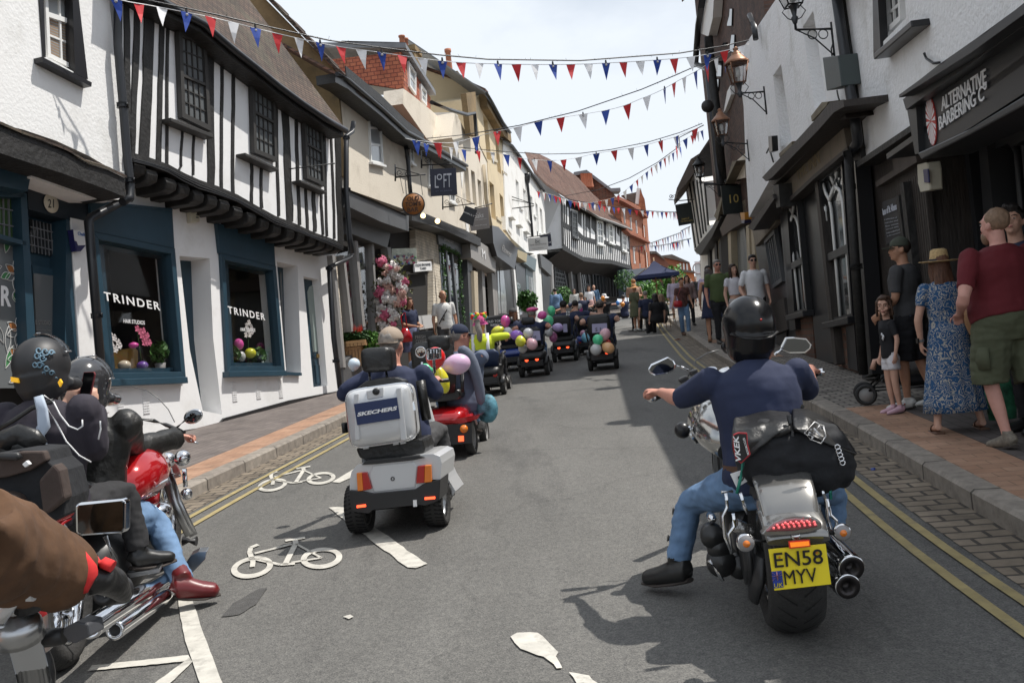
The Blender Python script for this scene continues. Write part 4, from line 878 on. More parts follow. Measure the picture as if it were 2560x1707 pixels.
# bar passage: dark opening, cream painted brick return
ps=thing('bar_passage','dark open passage beside the cream brick pier under the round bar sign','passage',LF.P(6,zg(24)))
ppoly(LF,pz(zc,(600,1378),(700,1400),(1000,1530),(1050,1560),(1050,1610),(760,1480),(600,1440)),M_blk,ps,'pent_fascia',.0,.5)
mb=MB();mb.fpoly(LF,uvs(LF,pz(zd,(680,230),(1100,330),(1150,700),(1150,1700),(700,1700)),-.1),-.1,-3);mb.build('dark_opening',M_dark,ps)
ppoly(LF,pz(zd,(935,290),(1150,330),(1200,1000),(1200,1200),(1110,1200),(1110,580),(940,600)),brickmat('cream_brick',(1,0,0),(.7,.6,.5),(.7,.6,.5),(.5,.4,.3)),ps,'brick_pier',-.1,.06)
ppoly(LF,pz(zd,(1190,1200),(1220,1200),(1400,1300),(1400,1460),(1210,1460)),M_crm,ps,'low_wall',-.1,.08)
sg=ppoly(LF,pz(zd,(925,605),(1090,600),(1100,690),(930,705)),M_letW,ps,'yard_plate',.06,.1);ftext(LF,'OLDE SWANNE',zd(935,655),zd(1085,643),zd(932,628),M_blkp,sg,o=.105,off=.03);ftext(LF,'YARD',zd(980,686),zd(1042,680),zd(978,662),M_blkp,sg,o=.105,off=.03)
nb=ppoly(LF,pz(zd,(965,1135),(1105,1120),(1112,1250),(978,1270)),mat('pale_menu',(.5,.5,.5),.6),ps,'menu_board',.06,.12)
fs=thing('flower_sign','pale hanging sign printed with flowers and coloured script over the florist door','sign',D(*zd(820,560),22))
y=21.5;mb=MB();mb.prism([D(*zd(*p),y)for p in((703,478),(940,470),(952,620),(708,650))],V((.0,.04,0)));bd=mb.build('board',mat('floral_board',(.55,.58,.5),.6,var=.25,vs=9),fs)
rr=random.Random(4)
for col,nm in(((.6,.15,.25),'pink'),((.12,.35,.12),'green'),((.2,.25,.5),'blue')):
 mb=MB()
 for k in range(11):
  c=D(*zd(rr.uniform(720,935),rr.uniform(545,630)),y-.005);mb.lathe(c,(0,-1,0),[(.001,0),(rr.uniform(.015,.035),.0),(.001,.004)],8)
 mb.build('printed_flowers',mat('print_'+nm,col,.6),bd)['kind']='stuff'
O=D(*zd(745,560),y-.01);text('Flower Box',O,D(*zd(915,545),y-.01)-O,D(*zd(745,530),y-.01)-O,mat('script_green',(.15,.2,.2),.6),bd)
O=D(*zd(815,600),y-.01);text('Studio',O,D(*zd(915,592),y-.01)-O,D(*zd(815,572),y-.01)-O,mat('print_pink'),bd)
# jewellery / clothes shop with garland
am=thing('garlanded_shopfront','dark grey shopfront with a green garland around its window','shopfront',LF.P(9,zg(27)))
ppoly(LF,pz(zd,(930,100),(1200,240),(1440,345),(1440,380),(1200,290),(920,190)),M_gry,am,'pent_fascia',0,.5)
fa=ppoly(LF,pz(zd,(1155,320),(1430,430),(1430,560),(1165,430)),mat('slate_grey_paint',(.12,.13,.14),.5),am,'fascia',0,.12);ftext(LF,'AMALILY',zd(1218,400),zd(1310,432),zd(1216,372),M_letW,fa,o=.13)
ppoly(LF,pz(zd,(1165,430),(1430,560),(1500,1500),(1230,1500)),M_navyf,am,'shop_frame',-.3,.02)
ppoly(LF,pz(zd,(1190,460),(1370,540),(1440,1400),(1260,1400)),M_gls,am,'glass',.02,.04)
for(a,b,c,d)in((1232,480,1300,1300),(1290,500,1365,1300)):ppoly(LF,pz(zd,(a,b),(a+14,b+5),(c+14,d),(c,d)),mat('slate_grey_paint'),am,'mullion',.03,.08)
M_leaf=mat('leaf_mid_green',(.06,.16,.03),.6,var=.4,vs=12);M_leafd=mat('leaf_dark_green',(.035,.09,.025),.6,var=.4,vs=9)
def leaves(mb,c,r,n,sz,rnd,flat=None):
 for _ in range(n):
  while True:
   d=V((rnd.uniform(-1,1),rnd.uniform(-1,1),rnd.uniform(-1,1)))
   if d.length<=1:break
  p=V(c)+V((d.x*r[0],d.y*r[1],d.z*r[2]));u=V((rnd.uniform(-1,1),rnd.uniform(-1,1),rnd.uniform(-1,1))).normalized();v=ortho(u)[0];s=sz*rnd.uniform(.6,1.3)
  mb.add([p-u*s,p+v*s*.45,p+u*s,p-v*s*.45],[(0,1,2,3)])
gl=thing('green_garland','thin green leafy garland hung round the grey shop window','garland',LF.px(*zd(1200,450),.1))
mb=MB();rr=random.Random(9);gp=[LF.px(*zd(x,y),.15)for x,y in((1240,1050),(1225,850),(1205,600),(1195,450),(1290,490),(1360,530),(1380,800),(1405,1100),(1430,1350))]
for a,b_ in zip(gp,gp[1:]):
 L_=(b_-a).length
 for k in range(int(L_/.06)):leaves(mb,a+(b_-a)*(k*.06/L_),(.08,.08,.08),7,.045,rr)
mb.build('foliage',M_leaf,gl);mb=MB();mb.tube(gp,.012,5);mb.build('wire',M_leafd,gl)
# taupe salon
sk_=thing('taupe_shopfront','taupe grey salon front with framed photographs in its window','shopfront',LF.P(13,zg(31)))
fa=ppoly(LF,pz(zj,(232,145),(575,370),(570,630),(250,440)),mat('taupe_paint',(.30,.285,.27),.55),sk_,'fascia',0,.4);ftext(LF,'M',zj(395,430),zj(440,462),zj(388,318),M_letW,fa,o=.42)
ppoly(LF,pz(zj,(185,110),(240,140),(330,1700),(250,1700)),M_gry,sk_,'pilaster',-.1,.2)
ppoly(LF,pz(zj,(240,440),(570,640),(590,1200),(600,1700),(270,1700)),mat('slatted_interior',(.12,.085,.065),.8,stretch=(1,1,18),var=.35,vs=2),sk_,'window_back',-.9,-.6)
for(a,b,c,d,m_)in((385,560,440,1650,'taupe_paint'),(520,640,580,1650,'taupe_paint'),(545,380,600,1650,'taupe_paint')):ppoly(LF,pz(zj,(a,b),(a+35,b+15),(c+35,d),(c,d)),mat(m_),sk_,'mullion',-.1,.1)
ppoly(LF,pz(zj,(285,610),(335,630),(365,1650),(325,1650)),mat('cream_pipe'),sk_,'post',.1,.3)
pp=ppoly(LF,pz(zj,(430,835),(515,825),(535,1080),(440,1090)),M_letW,sk_,'photograph',-.5,-.45);mb=MB();mb.fpoly(LF,uvs(LF,pz(zj,(445,860),(470,850),(500,880),(515,1040),(470,1060),(448,1000)),-.44),-.45,-.43);mb.build('portrait',mat('mono_print',(.12,.12,.12),.6),pp)
ppoly(LF,pz(zj,(350,855),(395,848),(405,1090),(362,1092)),M_letW,sk_,'photograph',-.5,-.45)
# black shop
bs=thing('black_shopfront','black shopfront with tilted fascia and tall mirrored panes','shopfront',LF.P(17,zg(35)))
fa=ppoly(LF,pz(zj,(525,20),(610,40),(860,330),(820,590),(590,420),(540,250)),M_blkp,bs,'fascia',0,.6);ftext(LF,'Flower',zj(650,350),zj(770,440),zj(665,270),M_gry2,fa,o=.62)
ppoly(LF,pz(zj,(580,420),(830,590),(880,1250),(600,1300)),M_blkp,bs,'shop_frame',-.2,.1)
for qd in([(590,500),(605,510),(640,1170),(610,1170)],[(618,490),(665,525),(710,1000),(715,1170),(650,1170)],[(845,760),(890,780),(920,1180),(880,1190)]):ppoly(LF,pz(zj,*qd),M_glsL,bs,'glass',.1,.12)
ppoly(LF,pz(zj,(805,590),(825,600),(885,1240),(860,1240)),M_whb,bs,'pilaster',0,.2)
# cream sign band, pale blue shop, white column, dark shop
b3=thing('pale_blue_shopfront','narrow grey blue shopfront beyond the topiary ball','shopfront',LF.P(22,zg(40)))
ppoly(LF,pz(zj,(850,330),(985,390),(970,500),(860,430)),mat('aged_sign',(.38,.32,.2),.7),b3,'sign_band',0,.4)
ppoly(LF,pz(zj,(825,440),(970,500),(1020,1300),(880,1300)),M_blkp,b3,'shop_frame',-.2,.1)
ppoly(LF,pz(zj,(970,390),(1105,460),(1090,620),(960,520)),M_lbl,b3,'fascia',0,.3)
ppoly(LF,pz(zj,(960,520),(1090,610),(1140,1300),(1000,1300)),M_lbl,b3,'shop_frame',-.2,.12)
ppoly(LF,pz(zj,(1000,680),(1050,700),(1080,1200),(1030,1200)),M_glsL,b3,'glass',.12,.14);ppoly(LF,pz(zj,(848,780),(900,800),(920,1180),(885,1190)),mat('mirror_sky',(.5,.55,.6),.08,1),b3,'glass',.12,.14)
b4=thing('dark_grey_shopfront','charcoal shopfront between a white pier and the timber house','shopfront',LF.P(27,zg(46)))
ppoly(LF,pz(zj,(1080,400),(1150,370),(1200,1300),(1120,1300)),M_whb,b4,'pier',0,.25)
fa=ppoly(LF,pz(zj,(1150,390),(1305,510),(1300,680),(1170,560)),M_gry,b4,'fascia',0,.4);ppoly(LF,pz(zj,(1170,560),(1300,680),(1345,1300),(1200,1300)),M_blkp,b4,'shop_frame',-.2,.2)
ppoly(LF,pz(zj,(1300,520),(1320,530),(1340,920),(1320,920)),M_gry2,b4,'pilaster',0,.3)
# white wall from end of LF to side of timber house at ground
ppoly(LF,pz(zj,(1310,400),(1420,380),(1420,1100),(1330,1100)),M_blk,b4,'return_wall',-.4,-.2)
# hanging signs
def hsign(name,label,px,y,m,thick=.04,round_=None,bracket=None,wall=None):
 P=[D(*p,y)for p in px];c=sum(P,V((0,0,0)))/len(P);s=thing(name,label,'sign',c)
 mb=MB()
 if round_:
  c=D(*round_[0],y);r_=(D(round_[0][0]+round_[1],round_[0][1],y)-c).length;mb.lathe(c,(0,-1,0),[(.001,-.03),(r_,-.03),(r_,.02),(.001,.02)],36);bd=mb.build('board',m,s)
  mb=MB();mb.torus(c,r_*1.05,.016,(0,1,0),40,6);mb.build('rim',M_pipe,s)
 else:mb.prism(P,V((0,thick,0)));bd=mb.build('board',m,s,bevel=.006)
 if bracket:
  mb=MB()
  for pl,rad in bracket:mb.tube([D(*p,y)for p in pl],rad,6)
  mb.build('bracket',M_pipe,s)
 return s,bd
def scroll(c,r,turns=1.5,n=22):return[(c[0]+r*(1-i/n*.8)*math.cos(turns*6.283*i/n),c[1]+r*(1-i/n*.8)*math.sin(turns*6.283*i/n))for i in range(n)]
def stext(s,y,p0,p1,pt,m,parent,off=0,sx=1):
 O=D(*p0,y-.012);return text(s,O,D(*p1,y-.012)-O,D(*pt,y-.012)-O,m,parent,off=off,sx=sx,n=V((0,-1,0)))
y=21.0;s,bd=hsign('round_bar_sign','round orange brown sign lettered OLD TOM\'S BAR hung over the passage',pz(zc,(540,1335),(680,1335)),y,mat('orange_wood',(.27,.105,.025),.6,var=.15,vs=6),round_=(zc(610,1335),26),bracket=[(pz(zc,(492,1160),(690,1140)),.018),(pz(zc,(492,1075),(492,1185)),.018),(pz(zc,(492,1095),(650,1140)),.012),(pz(zc,*scroll((520,1130),22)),.008),(pz(zc,*scroll((570,1135),16)),.008),(pz(zc,(525,1165),(545,1265)),.006),(pz(zc,(655,1150),(670,1275)),.006)])
M_br=mat('dark_brown_lettering',(.05,.02,.01),.6)
stext('OLD',y-.02,zc(568,1316),zc(648,1308),zc(567,1286),M_br,bd,.02);stext("TOM'S",y-.02,zc(556,1352),zc(660,1343),zc(555,1322),M_br,bd,.02);stext('BAR',y-.02,zc(570,1388),zc(645,1382),zc(569,1358),M_br,bd,.02)
y=22.5;s,bd=hsign('square_loft_sign','square navy sign lettered LOFT on a scrolled iron bracket',pz(zc,(718,1105),(888,1097),(897,1272),(724,1283)),y,mat('navy_board',(.012,.015,.035),.45),bracket=[(pz(zc,(665,1080),(860,1072)),.02),(pz(zc,(663,985),(663,1100)),.02),(pz(zc,(665,985),(860,1072)),.012),(pz(zc,*scroll((700,1045),20)),.008),(pz(zc,*scroll((820,1050),18)),.008),(pz(zc,(735,1076),(735,1108)),.008),(pz(zc,(860,1072),(868,1100)),.008)])
M_ls=mat('silver_lettering',(.5,.52,.58),.5)
stext('L',y,zc(750,1228),zc(775,1228),zc(750,1148),M_ls,bd);stext('o',y,zc(762,1178),zc(798,1176),zc(762,1138),M_ls,bd);stext('FT',y,zc(808,1226),zc(860,1222),zc(806,1136),M_ls,bd);stext('ST ALBANS',y,zc(755,1256),zc(862,1250),zc(755,1246),mat('dim_lettering',(.12,.13,.2),.6),bd)
y=27;s,bd=hsign('tilted_black_sign','small black curling sign lettered AMALILY hanging askew',pz(zc,(950,1343),(1028,1372),(1010,1425),(1000,1478),(908,1435),(935,1390)),y,M_blkp,bracket=[(pz(zc,(802,1355),(1010,1330)),.02),(pz(zc,(802,1280),(802,1370)),.02),(pz(zc,(870,1270),(1010,1335)),.012),(pz(zc,*scroll((830,1320),20)),.008),(pz(zc,*scroll((900,1310),16)),.008)])
stext('AMALILY',y-.01,zc(935,1388),zc(1008,1418),zc(938,1378),M_letW,bd)
y=29;s,bd=hsign('grey_salon_sign','large square grey sign lettered Saks behind the tilted black sign',pz(zc,(960,1370),(1098,1350),(1108,1490),(985,1510)),y,mat('sign_grey',(.30,.275,.265),.6),bracket=[(pz(zc,(1010,1360),(1125,1330)),.02)])
stext('Saks',y,zc(1012,1428),zc(1068,1420),zc(1012,1395),M_letW,bd);stext('HAIR & BEAUTY',y,zc(1010,1442),zc(1088,1432),zc(1010,1436),M_letW,bd)
stext('www.saks.co.uk',y,zc(1012,1478),zc(1090,1470),zc(1012,1471),M_letW,bd)
y=40;s,bd=hsign('white_shop_sign','white rectangular hanging sign lettered bc THE BESPOKE',pz(zj,(988,190),(1248,165),(1260,335),(1003,358)),y,mat('sign_white',(.62,.63,.64),.6),bracket=[(pz(zj,(970,178),(1150,155),(1290,118)),.025),(pz(zj,(1115,95),(1118,165)),.02)])
stext('bc',y,zj(1090,250),zj(1150,245),zj(1090,200),M_gry,bd);stext('THE BESPOKE',y,zj(1012,285),zj(1235,265),zj(1010,268),M_gry2,bd);stext('COMPANY',y,zj(1050,328),zj(1200,315),zj(1050,318),M_gry2,bd)
y=43;s,bd=hsign('navy_flag_sign','dark blue square sign half hidden behind the white hanging sign',pz(zj,(1150,150),(1290,130),(1305,285),(1170,300)),y,mat('navy_board'));stext('LB',y,zj(1262,250),zj(1292,246),zj(1262,232),M_letW,bd)
s=thing('iron_sign_frame','empty thin iron sign frame projecting from the long white house','bracket',D(*zq(100,500),38));mb=MB()
for pl in(((0,440),(215,512),(215,530),(0,555)),((0,470),(190,505))):mb.tube([D(*zq(*p),37)for p in pl],.02,5)
mb.build('bar',M_pipe,s)
s=thing('warm_bulb_pair','two small warm bulbs glowing under the bar eave','lamp',D(*zd(1010,155),20.5))
for p in((1010,155),(1152,208)):mb=MB();mb.ell(D(*zd(*p),20.5),.055);mb.build('bulb',mat('warm_bulb',(1,.72,.35),.4,emit=3),s)
# topiary ball, small tree
for(fn,px,py,y,r_,lb,nm)in((zj,985,1010,38,.42,'round clipped topiary ball in a planter outside the pale blue shop','topiary'),(zq,488,1425,50,.62,'small leafy bush behind the denim jacket','bush'),(zq,1110,1260,66,.8,'bushy green shrub at the corner of the timber house','shrub')):
 c=D(*fn(px,py),y);t=thing(nm,lb,'plant',(c.x,c.y,zg(y)+.12));OFF[t.name]=V((c.x,c.y,zg(y)+.12));mb=MB();rr=random.Random(int(px));leaves(mb,c,(r_,r_,r_),900,.09,rr);mb.build('foliage',M_leaf,t)
 mb=MB();mb.tube([(c.x,c.y,zg(y)+.1),(c.x,c.y,c.z)],.03,6);mb.build('stem',M_br,t);mb=MB();mb.lathe((c.x,c.y,zg(y)+.1),(0,0,1),[(.16,0),(.22,.4),(.18,.4)],12);mb.build('pot',M_gry,t)
 # buildings, right side of the street
RB=Fac((4.05,9.43),(4.91,16.73),-1);RX=Fac((5.0,17.5),(6.14,23.8),-1);RT=Fac((6.14,23.8),(7.9,41),-1)
# in these planes 'along' grows away from the camera
M_char=mat('charcoal_paint',(.028,.030,.033),.42,bump=.05,bs=6)
M_char2=mat('charcoal_paint_dark',(.014,.015,.018),.4)
M_brn=mat('weathered_brown_paint',(.20,.165,.125),.7,var=.3,vs=3,dirt=(.07,.055,.04),ds=3,stretch=(1,1,.4))
M_brd=mat('old_dark_wood',(.035,.028,.024),.6,var=.5,vs=5,bump=.4,bs=10,stretch=(4,4,.5))
M_whR=mat('white_roughcast_right',(.86,.86,.86),.9,bump=.9,bs=22,dirt=(.62,.61,.58),ds=1.5)
# white house over the barber shop
wbz=thing('white_barber_house','white rendered house over the charcoal barber shopfront on the right','building',RB.P(0,zg(9)))
u=lambda pts,o=0:uvs(RB,pts,o)
c0=RB.uv(*zk(1262,1055));
outer=[(-7.5,2.6),(-.6,2.75)]+u([zk(2000,700),zk(1262,1055),zk(1240,900),zk(1190,500),zk(1120,0)])
acor=RB.uv(*zk(1255,1000))[0];HTOP=5.12
outer=[(-7.5,2.9),(RB.uv(*zk(2300,700))[0],3.0),(RB.uv(*zk(1640,800))[0],RB.uv(*zk(1640,800))[1]),c0,(c0[0],5.5),(-7.5,4.4)]
wq=pz(zk,(1362,-200),(1580,-360),(1612,140),(1418,330))
mb=MB();mb.wall(RB,outer,[u(pz(zk,(1385,-180),(1560,-310),(1580,120),(1425,280)))],0,.2);volume(mb,RB,outer,-.22,5);mb.build('wall',M_whR,wbz)
win(RB,pz(zk,(1392,-170),(1558,-300),(1578,128),(1428,275)),3,4,wbz,M_wfr,M_gls,o=-.12,fw=.06,bw=.03)
ppoly(RB,pz(zk,(1360,-190),(1385,-205),(1415,330),(1368,370)),M_blkp,wbz,'window_surround',-.05,.03)
ppoly(RB,pz(zk,(1365,355),(1610,135),(1618,178),(1370,392)),M_blkp,wbz,'sill',-.1,.16,bevel=.01)
mb=MB();e0,e1=RB.P(-7.5,4.35,.2),RB.P(c0[0]-.1,5.48,.2);mb.strip([e0,e1],[e0-RB.n*3+V((0,0,3)),e1-RB.n*3+V((0,0,3))]);mb.strip([e0,e1],[e0-V((0,0,.2)),e1-V((0,0,.2))]);mb.build('roof',M_tile2,wbz)
cabl=MB();cabl.tube([RB.px(*zk(*p),.03)for p in((1700,350),(1715,385),(1760,415),(1800,410))],.012,5);cabl.build('cable',M_pipe,wbz)
# barber shopfront
bsf=thing('barber_shopfront','charcoal barber shopfront with large white lettering and a red and white roundel','shopfront',RB.P(-1,zg(9)))
OB=.32
ppoly(RB,pz(zk,(1535,628),(1640,600),(2400,50),(3200,-560),(3200,-640),(2400,-10),(2240,235),(2050,245),(1800,420)),M_char,bsf,'cornice_x',0,.01)
mb=MB();cl=u(pz(zk,(1535,620),(1700,500),(2000,300),(2352,20),(3300,-700)),OB+.2);cl2=u(pz(zk,(1535,640),(1700,540),(2000,350),(2352,95),(3300,-560)),OB+.2)
mb.fpoly(RB,cl+cl2[::-1],0,OB+.2);cl3=u(pz(zk,(1580,720),(1620,690),(2000,420),(2352,170),(3300,-480)),OB+.1);mb.fpoly(RB,u(pz(zk,(1560,650),(1700,545),(2000,355),(2352,100),(3300,-560)),OB+.1)+cl3[::-1],0,OB+.1);mb.build('cornice',M_char,bsf,bevel=.01)
fz=ppoly(RB,pz(zk,(1640,690),(1900,500),(2352,200),(3300,-480),(3300,100),(2352,610),(1900,900),(1655,1000)),M_char,bsf,'fascia',0,OB)
ppoly(RB,pz(zk,(1585,700),(1645,680),(1665,1000),(1640,1010)),M_char,bsf,'fascia_end',0,OB+.05)
mb=MB();a=u(pz(zk,(1655,1000),(1800,935),(2000,840),(2352,625),(3300,130)),OB+.08);b_=u(pz(zk,(1680,1045),(1800,980),(2000,880),(2352,690),(3300,230)),OB+.08);mb.fpoly(RB,a+b_[::-1],0,OB+.08);mb.build('lower_moulding',M_char,bsf,bevel=.012)
ftext(RB,'ALTERNATIVE',zk(1818,728),zk(2110,548),zk(1812,640),M_letW,fz,o=OB+.01,off=.008,sx=.97,depth=.006)
ftext(RB,'BARBERING Cº',zk(1802,852),zk(2116,640),zk(1796,765),M_letW,fz,o=OB+.01,off=.008,sx=.97,depth=.006)
def roundel(F,cx,r,o,parent,rays=18,k=.56):
 a,z=F.uv(*cx,o);mb=MB();mb.fpoly(F,[(a+r*k*math.cos(math.pi*q/20),z+r*math.sin(math.pi*q/20))for q in range(40)],o-.004,o+.005);rd=mb.build('roundel',mat('roundel_red',(.55,.06,.05),.5),parent);mb=MB()
 for q in range(rays):t=2*math.pi*q/rays;h=math.pi/rays*.5;mb.fpoly(F,[(a+.02*k*math.cos(t),z+.02*math.sin(t)),(a+r*k*.97*math.cos(t-h),z+r*.97*math.sin(t-h)),(a+r*k*.97*math.cos(t+h),z+r*.97*math.sin(t+h))],o+.005,o+.009)
 mb.build('rays',M_letW,rd)['kind']='stuff'
roundel(RB,zk(1748,792),.195,OB+.005,fz)
RS=RB.off(-.55)
# shopfront below
ppoly(RS,pz(zk,(1665,1040),(1800,985),(2352,700),(3300,300))+[(3400,1500),(2420,1120),(2330,1000)],M_char2,bsf,'back_panel',-.6,-.35)
for qd,o0,o1 in(([(1700,1060),(1762,1030),(1850,1568),(1800,2300),(1780,2300)],-.3,.12),([(1930,920),(1980,900),(2050,1568),(2090,2300),(2020,2300)],-.3,.10),([(2050,900),(2100,870),(2170,1568),(2230,2300),(2150,2300)],-.3,.12)):
 ppoly(RS,pz(zk,*qd),M_char,bsf,'pilaster',o0,o1)
ppoly(RS,pz(zk,(1790,1080),(1925,1010),(2040,2250),(1860,2200)),mat('dark_door_glass',(.02,.026,.035),.12),bsf,'door',-.3,-.2)
dl=ppoly(RS,pz(zk,(1905,1050),(1940,1040),(2030,1568),(2040,2000),(1990,2000)),mat('grey_door_edge',(.10,.13,.14),.25),bsf,'door_glass',-.2,-.17)
roundel(RS,zk(1988,1470),.055,-.165,dl,14)
# arched windows
def archwin(pl):
 q=uvs(RS,pz(zk,*pl),.02);mb=MB();top=[]
 (x0,z0),(x1,z1),(x2,z2),(x3,z3)=q
 pts=[q[3],q[0]];
 for i in range(1,12):
  t=i/12;pts.append((x0+(x1-x0)*t,z0+(z1-z0)*t+abs(x1-x0)*.42*math.sin(math.pi*t)))
 pts+=[q[1],q[2]]
 mb.fpoly(RS,pts,-.12,-.1);g=mb.build('window',M_gls if 0 else mat('shop_glass_dark',(.045,.055,.06),.06),bsf)
 mb=MB();mb.tube([RS.P(a,z,-.06)for a,z in pts],.035,6,cap=True);mb.build('window_frame',M_char,g)
 mb=MB();mb.tube([RS.P(a,z,-.05)for a,z in pts],.012,6);mb.build('window_bead',mat('pale_blue_bead',(.4,.5,.52),.4),g)
archwin([(2100,1050),(2250,1010),(2330,2100),(2170,2200)]);archwin([(2290,950),(2520,860),(2700,2100),(2380,2150)])
ppoly(RS,pz(zk,(2060,880),(3300,350),(3300,800),(2540,820),(2270,960),(2240,940),(2100,1010)),M_char,bsf,'head_panel',-.15,.05)
mb=MB();mb.fbox(RB,-7.5,RB.uv(*zk(1690,1050))[0],2.95,3.0,-.6,OB);mb.build('soffit',M_char2,bsf)
# black gateway / wood panelled doorway between barber and inn
gw=thing('dark_plank_gateway','old dark brown plank gateway with a chalk menu board beside the barber shop','doorway',RB.P(3,zg(11)))
ppoly(RB,pz(zk,(1225,1075),(1640,805),(1700,1060),(1850,2380),(1400,2300),(1290,2200)),M_brd,gw,'plank_wall',-.5,-.08)
ppoly(RB,pz(zk,(1255,1060),(1640,800),(1645,840),(1262,1095)),M_blk,gw,'head_beam',-.1,.15)
ppoly(RB,pz(zk,(1490,1040),(1640,950),(1650,1060),(1385,1225),(1380,1190),(1500,1110)),mat('brown_board',(.075,.06,.05),.7,var=.3,vs=4),gw,'brown_boards',-.1,.0)
for k in range(9):
 x=1572+k*14;ppoly(RB,pz(zk,(x,1190-k*8),(x+10,1184-k*8),(x+130,2280),(x+118,2280)),M_brd,gw,'plank',-.1,-.04-.004*(k%2))
ppoly(RB,pz(zk,(1540,1200),(1562,1190),(1690,2300),(1660,2300)),M_blk,gw,'door_post',-.1,.03)
mb_=thing('menu_blackboard','tall black pub menu board with white chalk lettering by the gateway','sign',RB.px(*zk(1480,1400),.05))
bd=ppoly(RB,pz(zk,(1425,1320),(1525,1285),(1560,1570),(1450,1600)),mat('board_black',(.02,.022,.027),.5),mb_,'board',-.06,.02,bevel=.005);ppoly(RB,pz(zk,(1510,1280),(1530,1275),(1568,1575),(1545,1580)),M_blk,mb_,'board_edge',-.06,.03)
ftext(RB,'Inns of St Albans',zk(1432,1408),zk(1522,1370),zk(1427,1362),M_ls,bd,o=.03,off=.02)
for i,t in enumerate(['a selection of','real ales and','fine wines','served daily','home cooked food','in the courtyard']):ftext(RB,t,zk(1440+i*4,1440+i*22),zk(1524+i*4,1425+i*20),zk(1439+i*4,1429+i*22),mat('chalk_dim',(.3,.31,.33),.7),bd,o=.03)
al=thing('cream_alarm_box','cream and navy alarm box fixed beside the charcoal shopfront','alarm box',RB.px(*zk(1690,1150),.1))
mb=MB();mb.fpoly(RB,uvs(RB,pz(zk,(1650,1075),(1715,1062),(1725,1110),(1730,1195),(1733,1245),(1672,1258),(1655,1200)),.12),0,.12);mb.build('case',mat('aged_cream_plastic'),al,bevel=.015)
mb=MB();mb.fpoly(RB,uvs(RB,pz(zk,(1690,1108),(1722,1103),(1730,1196),(1698,1195)),.135),.12,.135);mb.build('cover',mat('alarm_navy'),al,bevel=.01)
# the inn: white roughcast above brown fascia and ogee windows
inn=thing('white_inn','white roughcast inn with a brown fascia and black framed ogee windows','building',RB.P(7,zg(15)))
IN=RB
tl=IN.uv(*zk(620,60));
outer=uvs(IN,pz(zk,(1215,640),(1270,870),(1200,1000)),0)
iw=[pz(zk,(1195,600),(1165,620),(1060,665),(940,760),(830,930),(700,1060),(560,1420),(500,650),(500,-200)),]
o2=uvs(IN,pz(zk,(1235,700),(1060,690),(700,1160),(555,1420),(535,1100),(520,700),(600,170)),0);zt=8.3
outer=[o2[0],o2[1],o2[2],o2[3],o2[4],o2[5],(o2[5][0]+.15,7.2),(o2[0][0],6.25)]
ih=[pz(zk,(905,180),(975,70),(1060,660),(985,715)),pz(zk,(712,495),(765,420),(832,915),(765,960))]
mb=MB();mb.wall(IN,outer,[uvs(IN,h)for h in ih],0,.3);volume(mb,IN,outer,-.32,5);mb.build('wall',M_whR,inn)
for h in ih:win(IN,h,2,2,inn,M_blkp,M_gls,o=-.28,fw=.07)
for qd in([(960,760),(1030,670),(1070,665),(1062,690),(965,795)],[(750,1005),(835,925),(835,950),(755,1030)]):ppoly(IN,pz(zk,*qd),mat('stone_sill',(.20,.17,.12),.9,dirt=(.08,.06,.04)),inn,'sill',0,.2)
mb=MB();a=uvs(IN,pz(zk,(640,1160),(760,1030),(900,880),(1000,770),(1080,672),(1170,655)),.45);b_=uvs(IN,pz(zk,(665,1185),(700,1165),(900,960),(1000,860),(1110,735),(1175,700)),.45);mb.fpoly(IN,a+b_[::-1],0,.45);mb.build('cornice',M_brd,inn,bevel=.02)
mb=MB();a=uvs(IN,pz(zk,(690,1190),(900,980),(1110,740),(1180,740)),.3);b_=uvs(IN,pz(zk,(715,1215),(920,1010),(1130,790),(1190,775)),.3);mb.fpoly(IN,a+b_[::-1],0,.3);mb.build('cornice',M_brd,inn,bevel=.015)
ff=ppoly(IN,pz(zk,(740,1210),(950,990),(1165,800),(1195,960),(980,1140),(760,1345)),M_brn,inn,'fascia',0,.15)
ftext(IN,'THE INN',zk(870,1180),zk(1020,1065),zk(860,1110),mat('faded_gold',(.26,.20,.11),.7),ff,o=.155,off=.01)
ppoly(IN,pz(zk,(760,1345),(980,1140),(1195,960),(1200,985),(985,1165),(765,1370)),M_brd,inn,'lower_moulding',0,.2)
ppoly(IN,pz(zk,(708,1215),(748,1205),(760,1350),(735,1360)),M_blk,inn,'bracket_scroll',0,.35)
pipe(IN,[zk(560,100),zk(590,180),zk(600,260)],.05,M_pipe,inn,o=.1)
